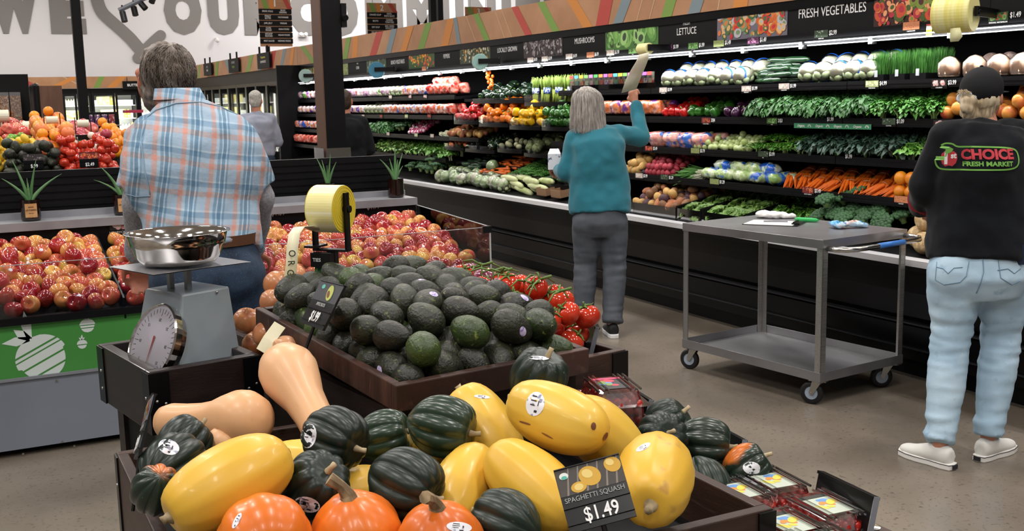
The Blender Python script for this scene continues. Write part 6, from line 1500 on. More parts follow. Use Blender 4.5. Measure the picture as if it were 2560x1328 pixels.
# clear tomato packs ---------------------------------------------------
CHT = mk('cherry_tomato', '#a01c12', .15, coat=.4, rand=.1); PLC = clear('pack_plastic', .3, (.98, .98, .98), .1)
def clam_item(seed, cols, deep=.075):
    r = random.Random(seed); W, D = .135, .175; mb = MB()
    # moulded clear shell, ribbed lid
    prof_ = [(0, 0), (.006, .0), (.010, deep*.55), (0.0, deep*.58), (-.004, deep*.60), (.012, deep*.62), (.018, deep*.95), (.026, deep)]
    rings = []
    for ins, z in prof_[1:]:
        w_, d_ = W/2-ins, D/2-ins; k = .018; ring = []
        for cx_, cy_, a0 in ((w_-k, d_-k, 0), (-w_+k, d_-k, 90), (-w_+k, -d_+k, 180), (w_-k, -d_+k, 270)):
            for q in range(4): a = math.radians(a0+q*30); ring.append((cx_+k*math.cos(a), cy_+k*math.sin(a), z))
        rings.append(ring)
    n = 16; vs = [v for g_ in rings for v in g_]; fs = [tuple(range(n-1, -1, -1))]
    for i in range(len(rings)-1):
        for j in range(n): fs.append((i*n+j, i*n+(j+1) % n, (i+1)*n+(j+1) % n, (i+1)*n+j))
    fs.append(tuple((len(rings)-1)*n+j for j in range(n))); mb.add(vs, fs)
    for k in range(3): mb.box(-W*.38+k*.012, -W*.38+k*.012+.004, -D*.4, D*.4, deep, deep+.004); mb.box(W*.38-k*.012-.004, W*.38-k*.012, -D*.4, D*.4, deep, deep+.004)
    tm = MB()
    for i in range(5):
        for j in range(7):
            for l in range(3): tm.ell((-W*.33+i*W*.165+r.uniform(-.002, .002), -D*.37+j*D*.123+r.uniform(-.002, .002), .014+l*.0185), .0112, .0112, .0115, None, 9, 6)
    lab = MB().box(-W*.24, W*.24, -D*.28, D*.26, deep+.0005, deep+.0012)
    for k in range(9):
        lab.mi = 1+k % 3; lab.disc(r.uniform(-.5, .5)*W*.3, r.uniform(-.4, .4)*D*.3, deep+.0014+k*.00005, r.uniform(.008, .016), r.uniform(.006, .012), 12, r.random()*3)
    lab.mi = 4; lab.box(-W*.24, W*.24, D*.18, D*.26, deep+.0012, deep+.0019)
    return Item('tomato_pack', mb.mesh('tomato_pack', PLC), [('cherry_tomatoes', tm.mesh('cherry_tomatoes', CHT, True)), ('label', lab.mesh('label', [mk('lab_'+c, c, .4) for c in cols]))])
CL1 = clam_item(1, ('#b9c2b4', '#5f8fc8', '#e08a3c', '#d8c84a', '#23261e')); CL2 = clam_item(2, ('#26282a', '#5f95d8', '#d83c50', '#7a9a4a', '#c83a6a'), .085)
packb = crate('tomato_pack_bin', 'low dark wooden bin of clear tomato packs at the lower right', T(1.285, 1.36, 0), .325, .43, .72, .2, liner=.012, cat='display bin', mat=WOOD)
ZP = .709
for i, (px, py, dz_, rz_, lab) in enumerate(((1838, 1226, 0, -8, 'clear tomato pack nearest the squash bin corner'), (1928, 1200, .0, -10, 'clear tomato pack rearmost of the pile'), (2062, 1262, .0, -8, 'clear tomato pack at the right by the sign plate'), (1966, 1308, 0, -6, 'clear tomato pack at the front centre of the pile'), (1868, 1340, 0, -5, 'clear tomato pack at the bottom left of the pile'), (2078, 1352, 0, -5, 'clear tomato pack at the bottom edge of the picture'))):
    p = at(px, py, z=ZP+.075); CL1.put(T(p.x, p.y, ZP+.001) @ RZ(rz_+4), lab, 'tomato pack')
p = at(1528, 985, d=2.52); CL2.put(T(p) @ T(0, 0, -.06) @ RZ(-15), 'open-topped square pack of small red tomatoes behind the yellow squash', 'tomato pack')
CL2.put(T(p.x+.04, p.y-.03, p.z-.155) @ RZ(-10), 'second pack of red tomatoes underneath the one behind the yellow squash', 'tomato pack')
MB()
sb = crate('side_bin', 'dark wooden side bin right of the main squash bin behind the tomato packs', T(1.29, 1.93, 0), .38, .42, .66, .2, liner=.03, cat='display bin', mat=WOODD)

# weighing scale ---------------------------------------------------------
sc0 = at(455, 935, d=2.93); SM = T(c0.x, c0.y, 0) @ RZ(10) @ T(.166, .20, ZC-.08) @ RZ(14)
scl = thing('weighing_scale', 'grey mechanical produce scale with chrome bowl and round dial', 'scale', mat=SM)
SG = mk('scale_grey', '#8f999e', .35, n=(5, '#87919a', .4, .6), coat=.1)
def frust(x0, x1, y0, y1, z0, X0, X1, Y0_, Y1_, z1):
    return [(x0, y0, z0), (x1, y0, z0), (x1, y1, z0), (x0, y1, z0), (X0, Y0_, z1), (X1, Y0_, z1), (X1, Y1_, z1), (X0, Y1_, z1)], [(3, 2, 1, 0), (4, 5, 6, 7), (0, 1, 5, 4), (1, 2, 6, 5), (2, 3, 7, 6), (3, 0, 4, 7)]
mb = MB(); mb.add(*frust(-.105, .102, -.115, .115, 0, -.055, .093, -.085, .085, .245)); mb.build('body', SG, scl, bevel=.006)
MB().box(.0, .014, -.03, -.016, .245, .31).box(-.02, -.006, .02, .034, .245, .31).build('post', SG, scl)
pl_ = MB(); pl_.add([(-.15, -.11, .312), (.15, -.11, .306), (.165, .12, .306), (-.135, .12, .312)], [(0, 1, 2, 3)]); pl_.add([(-.15, -.11, .310), (.15, -.11, .304), (.165, .12, .304), (-.135, .12, .310)], [(3, 2, 1, 0)])
pl_.build('platform', STEELH, scl)
bw = [(.0, .314), (.085, .314), (.100, .318), (.112, .335), (.122, .362), (.126, .366), (.1275, .372), (.133, .396), (.141, .398), (.141, .3995), (.1325, .3985), (.126, .374), (.1105, .337), (.098, .320), (0, .317)]
MB().lathe(bw, 64, T(.0, .0, 0) @ S(.97, .97, 1)).build('bowl', CHROME, scl, smooth=True)
DM = T(-.112, -.03, .118) @ RZ(-4) @ RY(-90+24) @ RZ(90)
dl = MB().lathe([(0, -.03), (.098, -.03), (.107, -.012), (.108, .006), (.104, .010), (.101, .006), (.1005, .001), (0, .001)], 48).build('dial_housing', CHROME, scl, DM, smooth=False)
face = MB().lathe([(0, .003), (.101, .003)], 48, cap=False); face.mi = 1
for k in range(40):
    a = 2*math.pi*k/40; r0 = .082 if k % 5 else .074; face.add([(math.cos(a-.01)*r0, math.sin(a-.01)*r0, .0035), (math.cos(a+.01)*r0, math.sin(a+.01)*r0, .0035), (math.cos(a+.008)*.094, math.sin(a+.008)*.094, .0035), (math.cos(a-.008)*.094, math.sin(a-.008)*.094, .0035)], [(0, 1, 2, 3)])
fo = face.build('dial_face', [mk('dial_white', '#dcd8e2', .4), STICKP], dl)
for k in range(8):
    a = math.radians(90-45*k); text(str(k*5), .012, STICKP, T(.064*math.cos(a), .064*math.sin(a), .0036), fo, 'numeral', ext=.0001)
MB().add([(-.004, -.02, .006), (.004, -.02, .006), (0, .07, .006)], [(0, 1, 2)]).build('pointer', mk('pointer_red', '#b03020', .4), fo)
MB().lathe([(.101, .0085), (.0, .012)], 40, cap=False).build('dial_glass', clear('dial_glass', .16), dl)
for x, z in ((.05, .235), (.055, .02)): MB().ell((x, -.1 if z < .1 else -.088, z), .004, .003, .004, None, 8, 5).build('screw', ZINC, scl)

# bag roll dispenser in the foreground
dd = 2.98; rc = at(826, 522, d=dd); axv = cv(.93, -.03, .36).normalized(); axv.z = 0; axv.normalize()
by = Vector((0, 0, 1)).cross(axv)
DSP = frame(axv, by, Vector((0, 0, 1)), rc)
ds = thing('bag_dispenser_stand', 'black stand with a big yellow roll of ORGANIC produce bags behind the avocados', 'bag dispenser', mat=DSP)
RR = .066; LL = .085
MB().lathe([(.02, -LL/2), (RR*.97, -LL/2), (RR, -LL/2+.003), (RR, LL/2-.003), (RR*.97, LL/2), (.02, LL/2)], 56, RY(90)).build('bag_roll', mk('roll_yellow_front', '#e9e09c', .35, n=(5, '#f2ecc4', .45, .6), sub=.1, stretch=(.3, 8, 8)), ds)
MB().lathe([(RR-.001, -LL/2-.0006), (0, -LL/2-.0006)], 48, RY(90), cap=False).lathe([(0, LL/2+.0003), (RR-.001, LL/2+.0003)], 48, RY(90), cap=False).build('roll_end', mk('roll_end_yellow', '#e2c838', .4), ds)
mb = MB()
for k in range(5): mb.tube([(LL/2+.0006, math.cos(a)*(.024+k*.009), math.sin(a)*(.024+k*.009)) for a in [i*math.pi/12 for i in range(25)]], .0005, 3)
mb.build('roll_layers', mk('roll_line', '#cdb43c', .5), ds)
mb = MB().cyl((-LL/2-.012, 0, 0), (LL/2+.02, 0, 0), .010, 12)
for x in (-LL/2-.01, LL/2+.008): mb.box(x-.003, x+.003, -.012, .012, -.115, .045); mb.box(x-.003, x+.008, -.012, -.008, -.115, .045)
mb.box(-LL/2-.012, LL/2+.012, -.014, .014, -.118, -.112).box(-LL/2-.03, -LL/2+.01, -.03, .03, -.108, -.102)
mb.build('bracket', BPLAST, ds); MB().box(-.013, .013, -.010, .010, -(rc.z-.90), -.115).build('post', BPLAST, ds)
MB().box(-.05, .012, -.035, -.011, -.160, -.120).build('tie_box', BPLAST, ds)
text('TIES', .014, WHITE, frame((1, 0, 0), (0, 0, 1), None, (-.03, -.0355, -.140)), ds, 'lettering', bold=.01)
tb_ = MB(); r_ = random.Random(2); 
for k in range(70):
    x = r_.uniform(-.045, .008); tb_.tube([(x, -.02+r_.uniform(-.006, .006), -.160), (x*.9-.006, -.022+r_.uniform(-.008, .008), -.195), (x*.6-.02+r_.uniform(-.006, .006), -.02+r_.uniform(-.012, .012), -.235-r_.uniform(0, .02))], .0013, 3)
tb_.build('green_ties', mk('tie_green', '#1f8a52', .4), ds)
Q = lambda px, py, d: (DSP.inverted() @ at(px, py, d=d))
rb = ribbon([Q(792, 575, 2.96), Q(770, 566, 2.93), Q(748, 568, 2.90), Q(736, 585, 2.88), Q(731, 620, 2.87), Q(729, 660, 2.87), Q(724, 700, 2.87), Q(719, 740, 2.87), Q(716, 772, 2.87)], .031, DSP.inverted().to_3x3() @ cv(1, .1, -.2)).build('hanging_bag', mk('bag_film', '#ddd6ae', .4, n=(12, '#e8e2c4', .4, .6), sub=.1), ds, smooth=True)
for i, ch in enumerate('ORGANIC'):
    M_ = DSP.inverted() @ frame(cv(.05, -1, 0).normalized(), cv(1, .05, 0).normalized(), None, at(729.5-i*1.9, 634+i*24, d=2.862))
    text(ch, .026, mk('ink_olive', '#3a3a26', .6), M_, rb, 'lettering', bold=.012, sx=.9)
ribb = ribbon([at(700, 812, d=2.72), at(672, 850, d=2.70), at(655, 880, d=2.69)], .032, cv(.85, -.5, 0)); tag(ribb.build('paper_strip', MATS['bag_film']), 'cream paper strip lying on the onions beside the tray', 'paper strip')

# ------------------------------------------------------------------ people
SKIN = mk('skin', '#c48a70', .45, n=(12, '#b47660', .4, .65), sub=.1, bump=(60, .15)); SKINM = mk('skin_ruddy', '#b8745c', .5, n=(14, '#a86450', .4, .65), sub=.1, bump=(60, .2))
EYEW = mk('eye_white', '#e8e4e0', .2); EYEB = mk('eye_iris', '#3a3028', .2)
def nz(p, s, o=0): return noise.noise(Vector((p[0]*s[0]+o, p[1]*s[1]+o*.7, p[2]*s[2]-o)))
def folds(amp, zs=22, xs=5, extra=None):
    def f(p, n):
        a = nz(p, (xs, xs, zs), 3)*.6+nz(p, (xs*2.2, xs*2.2, zs*1.7), 9)*.4+nz(p, (14, 14, 9), 5)*.35
        k = 1 if extra is None else extra(p)
        return n*(amp*k*a)
    return f
def head_mesh(mb, C_, R, s=1.0):
    def P_(x, y, z): return C_+R @ Vector((x*s, y*s, z*s))
    R4 = R.to_4x4()
    mb.ell(P_(0, -.012, .035), .074*s, .094*s, .088*s, R4, 20, 12); mb.ell(P_(0, .022, -.03), .062*s, .072*s, .085*s, R4, 18, 11)
    mb.ell(P_(0, .055, -.088), .030*s, .028*s, .022*s, R4, 12, 8); mb.cap(P_(0, .088, .018), P_(0, .106, -.018), .009*s, .014*s, 8)
    for sx in (-1, 1):
        mb.ell(P_(sx*.076, -.008, -.008), .011*s, .020*s, .033*s, R4 @ RZ(-15*sx), 10, 8); mb.ell(P_(sx*.04, .062, -.015), .024*s, .02*s, .02*s, R4, 10, 7)
        mb.cap(P_(sx*.012, .083, .032), P_(sx*.05, .072, .034), .009*s, .008*s, 7); mb.ell(P_(sx*.011, .096, -.022), .008*s, .009*s, .007*s, R4, 8, 6)
    mb.cap(P_(-.02, .078, -.052), P_(.02, .078, -.052), .008*s, .008*s, 7); mb.cap(P_(-.016, .077, -.062), P_(.016, .077, -.062), .008*s, .008*s, 7)
    return P_
def hand_mesh(mb, W, d, n, side, curl=.5, s=1.0):
    """palm from wrist W along d, back-of-hand normal n, thumb on +side"""
    d = Vector(d).normalized(); n = (Vector(n)-d*Vector(n).dot(d)).normalized(); t = n.cross(d)*side
    mb.loft([(W-d*.01, .026*s, .020*s, t), (W+d*.02*s, .030*s, .017*s, t), (W+d*.05*s, .040*s, .016*s, t), (W+d*.085*s, .041*s, .013*s, t), (W+d*.095*s, .034*s, .009*s, t)], 12)
    for k, L_ in enumerate((.072, .082, .076, .060)):
        p = W+d*.086*s+t*(.030-.020*k)*s; a = .25*curl; q = p
        for j, f in enumerate((.42, .32, .26)):
            a += curl*(1.05 if j < 2 else .7); dd = d*math.cos(a)-n*math.sin(a); e = q+dd*L_*f*s
            mb.cap(q, e, (.0092-.0007*j)*s, (.0086-.0008*j)*s, 8); q = e
    p = W+d*.025*s+t*.028*s; q = p+(d*.6+t*.75-n*.2).normalized()*.040*s; e = q+(d*.9+t*(.35-.8*curl)-n*(.2+.5*curl)).normalized()*.034*s; g = e+(d*.8-t*.5*curl-n*.5*curl).normalized()*.025*s
    mb.cap(p, q, .013*s, .011*s, 8); mb.cap(q, e, .0105*s, .0095*s, 8); mb.cap(e, g, .0092*s, .008*s, 8)
def person(label, root, yaw, J, K):
    """J joints in world space; K = options"""
    M = T(root) @ RZ(yaw); MI = M.inverted(); J = {k: MI @ v for k, v in J.items()}; t = thing('person', label, 'person', mat=M)
    R = (Euler((math.radians(-K.get('nod', 0)), math.radians(K.get('tilt', 0)), math.radians(K.get('turn', 0))), 'XYZ')).to_matrix(); s = K.get('s', 1.0); vx = K.get('vox', .012)
    sk = K.get('skin', SKIN); sw, hw, dp = K.get('sw', .21), K.get('hw', .17), K.get('dp', .12)
    hp = (J['hL']+J['hR'])/2; ch = (J['sL']+J['sR'])/2; nb = J['neck']; hd = J['head']
    w = ch.lerp(hp, .55)
    mb = MB()
    mb.loft([(hp-Vector((0, 0, .05)), hw*.8, dp*.8), (hp+Vector((0, 0, .03)), hw*.9, dp*.9), (w, hw*.8, dp*.8), (ch.lerp(w, .3), sw*.72, dp*.85), (ch, sw*.6, dp*.7), (nb, .06, .06)], 16)
    mb.cap(nb-Vector((0, 0, .04)), hd+R @ Vector((0, -.015, -.05)), .058*s, .052*s)
    head_mesh(mb, hd, R, s)
    for q in 'LR':
        mb.cap(J['s'+q], J['e'+q], .045, .036); mb.cap(J['e'+q], J['w'+q], .036, .026); mb.cap(J['s'+q], ch, .05, .05)
        mb.cap(J['h'+q], J['k'+q], .065, .048); mb.cap(J['k'+q], J['a'+q], .048, .034)
        dd = K.get('hand'+q, (J['w'+q]-J['e'+q]).normalized()); nn = K.get('nrm'+q, (0, 0, 1)); hand_mesh(mb, J['w'+q]+Vector(dd)*.01, dd, nn, K.get('th'+q, 1 if q == 'L' else -1), K.get('curl'+q, .45))
    body = skin_union('body', mb, sk, t, vox=min(vx, .009) if K.get('near') else vx, smooth=3)
    for sx in (-1, 1):
        e = MB().ell(hd+R @ Vector((sx*.031, .074, .012))*s, .011*s, .010*s, .010*s, None, 10, 7).build('eye', EYEW, t, smooth=True)
        MB().ell(hd+R @ Vector((sx*.031, .081, .012))*s, .0055*s, .005*s, .0055*s, None, 8, 6).build('iris', EYEB, e, smooth=True)
    return t, J, R, M, MI
def trousers(t, J, m, r=(.105, .088, .072, .066), hw=.19, dp=.14, vox=.012, amp=.012, top=.06, name='trousers', bunch=1.0, cuff=.0, seat=.04):
    hp = (J['hL']+J['hR'])/2; mb = MB()
    mb.loft([(hp+Vector((0, 0, -.10)), hw*.92, dp*.95), (hp+Vector((0, -seat*.4, -.03)), hw*1.02, dp*1.08), (hp+Vector((0, 0, top)), hw*.93, dp*.96), (hp+Vector((0, 0, top+.06)), hw*.9, dp*.92)], 20)
    zk = (J['kL'].z+J['kR'].z)/2; za = (J['aL'].z+J['aR'].z)/2
    for q in 'LR':
        h, k, a = J['h'+q], J['k'+q], J['a'+q]+Vector((0, 0, cuff)); sx = 1 if q == 'R' else -1
        mb.cap(h+Vector((sx*.0, -seat, -.035)), h+Vector((sx*.0, -seat*.5, -.10)), r[0]*.98, r[0]*.9, 16)
        mb.loft([(h+Vector((0, 0, .0)), r[0], r[0]*1.05), (h.lerp(k, .35), r[0]*.98, r[0]*1.02), (h.lerp(k, .75), r[1]*1.06, r[1]*1.06), (k, r[1], r[1]), (k.lerp(a, .35), r[1]*.97, r[1]*1.03), (k.lerp(a, .75), r[2], r[2]*1.05), (a, r[3], r[3]*1.12)], 18)
    def ex(p): return .35+1.3*math.exp(-((p.z-zk)/.13)**2)*bunch+1.4*math.exp(-((p.z-za-.05)/.09)**2)*bunch
    return skin_union(name, mb, m, t, vox=vox, smooth=5, disp=folds(amp, 26, 5, ex))
def top_mesh(t, J, m, name, sw=.21, hw=.19, dp=.14, arm=(.068, .058, .045), hem=-.02, vox=.012, amp=.012, sleeves=1.0, collar=.075, loose=1.0, bend=0, armL=None, amp_arm=1):
    hp = (J['hL']+J['hR'])/2; ch = (J['sL']+J['sR'])/2; nb = J['neck']; dn = (hp-ch).normalized(); mb = MB()
    a = hp+Vector((0, 0, hem)); L_ = lambda q: ch.lerp(a, q); B = Vector((0, -.03*loose, 0))
    mb.loft([(a, hw*1.0, dp*1.02), (L_(.86), hw*1.01, dp*1.0), (L_(.6), hw*.98*loose, dp*.97), (L_(.33)+B, sw*.90*loose, dp*1.04), (L_(.12)+B, sw*.93, dp*1.0), (ch+(nb-ch)*.22, sw*.80, dp*.84), (ch+(nb-ch)*.62, sw*.50, dp*.62), (nb+(nb-ch)*.02, collar, collar), (nb+(nb-ch).normalized()*.015, collar*.92, collar*.92)], 26)
    for q in 'LR':
        s_, e, w = J['s'+q], J['e'+q], J['w'+q]; r = arm
        mb.cap(ch.lerp(s_, .55), s_, r[0]*1.15, r[0]*1.04, 14)
        if sleeves >= 1: mb.cap(s_, e, r[0], r[1], 16); mb.cap(e, e.lerp(w, .95), r[1], r[2], 16)
        else: ee = s_.lerp(e, sleeves); mb.loft([(s_, r[0], r[0]), (s_.lerp(ee, .5), r[0]*1.02, r[0]*1.04), (ee, r[1], r[1]*1.05)], 16)
    return skin_union(name, mb, m, t, vox=vox, smooth=5, disp=folds(amp, 9, 7))
def shoe(t, J, q, ang, m_up, m_sole, L_=.27, name='shoe', M=None, stripe=None):
    a = J['a'+q]; X = T(a.x, a.y, 0) @ RZ(ang)
    mb = MB(); mb.loft([((0, -.06, .05), .028, .030), ((0, -.045, .05), .036, .046), ((0, .0, .055), .040, .050), ((0, .06, .045), .041, .040), ((0, .12, .035), .043, .030), ((0, .17, .032), .036, .024), ((0, .195, .03), .018, .014)], 16, X)
    o = skin_union(name, mb, m_up, t, vox=.008, smooth=3)
    pts = [(.028, -.068), (.036, -.03), (.036, .03), (.045, .09), (.044, .14), (.030, .19), (0, .208)]; poly = pts+[(-x, y) for x, y in pts[::-1][1:]]+[(0, -.076)]
    so = MB().prism(poly, .0, .028, X).build('sole', m_sole, o, bevel=.004)
    if stripe: MB().prism([(x*1.03, y*1.012) for x, y in poly], .022, .0245, X).build('sole_stripe', stripe, o); MB().box(-.016, .016, -.0795, -.076, .006, .024, X).build('heel_label', stripe, o)
    return o
def hair_strands(t, C_, R, m, n, seed, gen, r=.0011, name='hair_strands', parent=None):
    cu = bpy.data.curves.new(name, 'CURVE'); cu.dimensions = '3D'; cu.bevel_depth = r; cu.bevel_resolution = 0; rnd = random.Random(seed)
    for k in range(n):
        pts = gen(rnd)
        sp = cu.splines.new('POLY'); sp.points.add(len(pts)-1)
        for i, p in enumerate(pts): q = C_+R @ Vector(p); sp.points[i].co = (*q, 1); sp.points[i].radius = 1-.6*(i/(len(pts)-1))
    cu.materials.append(m); o = bpy.data.objects.new(name, cu); COL.objects.link(o)
    dg = bpy.context.evaluated_depsgraph_get(); dg.update(); me = bpy.data.meshes.new_from_object(o.evaluated_get(dg)); bpy.data.objects.remove(o); return linkmesh(name, me, parent or t)

def plaid():
    m = bpy.data.materials.new('plaid_cotton'); m.use_nodes = True; N = m.node_tree.nodes; L = m.node_tree.links; p = N['Principled BSDF']; p.inputs['Roughness'].default_value = .85; p.inputs['Specular IOR Level'].default_value = .2
    tc = N.new('ShaderNodeTexCoord'); mp = N.new('ShaderNodeMapping'); mp.inputs['Rotation'].default_value = (0, math.radians(-9), 0); L.new(tc.outputs['Object'], mp.inputs[0])
    nt = N.new('ShaderNodeTexNoise'); nt.inputs['Scale'].default_value = 5; L.new(tc.outputs['Object'], nt.inputs[0])
    ad = N.new('ShaderNodeMixRGB'); ad.blend_type = 'ADD'; ad.inputs[0].default_value = .022; L.new(mp.outputs[0], ad.inputs[1]); L.new(nt.outputs['Color'], ad.inputs[2])
    sx = N.new('ShaderNodeSeparateXYZ'); L.new(ad.outputs[0], sx.inputs[0])
    def ramp(out, per, ph, stops):
        a = N.new('ShaderNodeMath'); a.operation = 'MULTIPLY_ADD'; a.inputs[1].default_value = 1/per; a.inputs[2].default_value = ph+20; L.new(out, a.inputs[0])
        f = N.new('ShaderNodeMath'); f.operation = 'FRACT'; L.new(a.outputs[0], f.inputs[0]); r = N.new('ShaderNodeValToRGB'); r.color_ramp.interpolation = 'LINEAR'
        while len(r.color_ramp.elements) > 1: r.color_ramp.elements.remove(r.color_ramp.elements[0])
        first = True
        for i, (x, c) in enumerate(stops):
            nx = stops[i+1][0] if i+1 < len(stops) else 1.0
            for xx in (x+.014, nx-.014):
                e = r.color_ramp.elements[0] if first else r.color_ramp.elements.new(xx)
                e.position = xx; e.color = lin(c); first = False
        L.new(f.outputs[0], r.inputs[0]); return r.outputs[0]
    v = ramp(sx.outputs['X'], .092, .1, [(0, '#bccbda'), (.12, '#dcb6ae'), (.29, '#c6d3de'), (.40, '#93adc0'), (.51, '#d6e0e8'), (.55, '#83a0b6'), (.68, '#d2dde6'), (.73, '#92adc2'), (.80, '#bccbd8')])
    h = ramp(sx.outputs['Z'], .100, .3, [(0, '#ccd8e2'), (.16, '#e0bdb4'), (.34, '#ccd8e2'), (.50, '#9cb6ca'), (.68, '#dde6ec'), (.74, '#c4d2de')])
    x = N.new('ShaderNodeMixRGB'); x.blend_type = 'MULTIPLY'; x.inputs[0].default_value = .85; L.new(v, x.inputs[1]); L.new(h, x.inputs[2]); L.new(x.outputs[0], p.inputs['Base Color'])
    b = N.new('ShaderNodeBump'); b.inputs['Strength'].default_value = .7; b.inputs['Distance'].default_value = .02; n2 = N.new('ShaderNodeTexNoise'); n2.inputs['Scale'].default_value = 11; n2.inputs['Detail'].default_value = 4; L.new(tc.outputs['Object'], n2.inputs[0]); L.new(n2.outputs[0], b.inputs['Height']); L.new(b.outputs[0], p.inputs['Normal'])
    return m
DENIM = mk('denim_dark', '#26384f', .8, n=(14, '#1b2a3e', .4, .6), n2=(260, '#4a6078', .6, .75), bump=(40, .3)); DENIML = mk('denim_light', '#9db8cc', .85, n=(5, '#b4cbdb', .4, .65), n2=(18, '#84a2b8', .62, .8), bump=(60, .3))
GREYC = mk('heather_grey', '#9a9aa0', .9, n=(120, '#84848c', .45, .6), bump=(14, .5, .008)); TEAL = mk('teal_fleece', '#1f6c7c', .95, n=(5, '#256f80', .4, .6), sheen=.2, bump=(10, .5, .01))
SLACK = mk('grey_slacks', '#4c5058', .85, n=(8, '#40444c', .4, .65)); BLK = mk('black_knit', '#0d0f14', .95, n=(6, '#12151b', .4, .6), bump=(9, .5, .012), sheen=.1, spec=.2)
SHG = mk('grey_shirt', '#8e93a4', .85, n=(7, '#9ca1b1', .4, .6), bump=(9, .5, .01)); LEATH = mk('belt_leather', '#5a3a26', .5); STITCH = mk('stitch', '#6f8aa0', .8)
HAIRG = mk('hair_greybrown', '#766a61', .5, n=(60, '#51463e', .45, .6, 5), n2=(20, '#a59c94', .54, .72), stretch=(1, 1, .25)); HAIRS = mk('hair_silver', '#b0a9a3', .45, n=(90, '#8d847e', .45, .6, 4), n2=(60, '#d4cec8', .5, .7), stretch=(1, 1, .08)); HAIRB = mk('hair_blond', '#c9b698', .5, n=(80, '#b09a78', .45, .6), n2=(40, '#ddd0ba', .5, .7), stretch=(1, 1, .15)); HAIRW = mk('hair_white', '#b9b5ae', .6, n=(60, '#98948c', .4, .6)); HAIRD = mk('hair_dark', '#4a3a30', .6, n=(60, '#32261e', .4, .6))

# --- man in the plaid shirt
D = lambda px, py, d: at(px, py, d=d)
rt = D(515, 640, 3.75); rt = Vector((rt.x, rt.y, 0))
J = dict(head=D(404, 196, 3.96), neck=D(450, 250, 3.87), sL=D(372, 350, 3.86), sR=D(580, 352, 3.84), eL=D(342, 500, 3.86), eR=D(652, 495, 3.92), wL=D(345, 640, 4.05), wR=D(635, 625, 4.12), hL=D(455, 668, 3.75), hR=D(580, 668, 3.75))
for q, px in (('L', 440), ('R', 590)): h = D(px, 700, 3.77); J['k'+q] = Vector((h.x, h.y, .50)); J['a'+q] = Vector((h.x, h.y-.02, .09))
t, J, R, M, MI = person('man in a blue and salmon plaid shirt bending over the apples, seen from behind', rt, -8, J, dict(nod=-32, turn=28, tilt=0, sw=.23, hw=.18, dp=.14, near=1, skin=SKINM, s=1.08, handL=(0, .5, -.8), handR=(0, .7, -.6), nrmL=(0, 1, .3), nrmR=(0, 1, .3)))
top_mesh(t, J, GREYC, 'grey_undershirt', .225, .16, .12, (.058, .054, .044), hem=.06, collar=.062, vox=.013)
PL = plaid()
mshirt = top_mesh(t, J, PL, 'plaid_shirt', .262, .196, .158, (.084, .080, .06), hem=.035, sleeves=.86, vox=.011, amp=.020, collar=.074, loose=1.06)
# yoke seam and collar
bv = BVHTree.FromPolygons([v.co for v in mshirt.data.vertices], [p.vertices for p in mshirt.data.polygons])
def onback(px, py, m_=None, off=.003):
    o_ = MI @ CAM; d_ = (MI @ at(px, py, d=3.5)-o_).normalized(); h = (m_ or bv).ray_cast(o_, d_); return h[0]-d_*off if h[0] is not None else None
def seam(pts, m_, r=.0022, name='seam', b_=None, flat=1):
    P_ = []
    for (a, b) in zip(pts[:-1], pts[1:]):
        for k in range(6): q = onback(a[0]+(b[0]-a[0])*k/6, a[1]+(b[1]-a[1])*k/6, b_); P_ += [q] if q is not None else []
    if len(P_) > 2: return MB().tube(P_, r, 6).build(name, m_, t, smooth=True)
SEAM = mk('plaid_seam', '#86a0b4', .85)
seam([(360, 300), (390, 275), (440, 258), (500, 255), (560, 268), (600, 290)], SEAM, .0024, 'yoke_seam'); seam([(365, 300), (352, 345), (360, 420), (378, 500)], SEAM, .0022, 'sleeve_seam'); seam([(302, 482), (340, 492), (382, 490)], SEAM, .0018, 'cuff_seam')
nbk = J['neck']; cm = MB(); vs = []; fs = []; n_ = 20
ax = ((J['head']-J['neck']).normalized()*.35+Vector((0, 0, .65))).normalized()
for i in range(n_+1):
    a = math.pi*.62+2*math.pi*.88*i/n_+math.pi*0
    a = math.radians(110)+math.radians(320)*i/n_
    for (rr_, hh) in ((.082, -.010), (.073, .042), (.079, .045), (.092, .002)):
        vs.append(nbk+Vector((math.cos(a)*rr_, math.sin(a)*rr_*.95, 0))+ax*hh)
for i in range(n_):
    for k in range(3): fs.append((i*4+k, i*4+k+1, i*4+4+k+1, i*4+4+k))
cm.add(vs, fs).build('collar', PL, t, smooth=True)
tr = trousers(t, J, DENIM, (.115, .095, .085, .08), .192, .148, amp=.010, seat=.03, name='jeans')
hp = (J['hL']+J['hR'])/2
mb = MB(); vs = []; fs = []
for i in range(41):
    a = 2*math.pi*i/40
    for rr_, hh in ((.003, .0), (.003, .036)): vs.append(hp+Vector((math.cos(a)*(.192*.93+rr_), math.sin(a)*(.148*.96+rr_), .082+hh)))
for i in range(40): fs.append((2*i, 2*i+2, 2*i+3, 2*i+1))
mb.add(vs, fs).build('belt', LEATH, t, smooth=True)
for q in 'LR': shoe(t, J, q, 8 if q == 'L' else -8, LEATH, RUBBER)
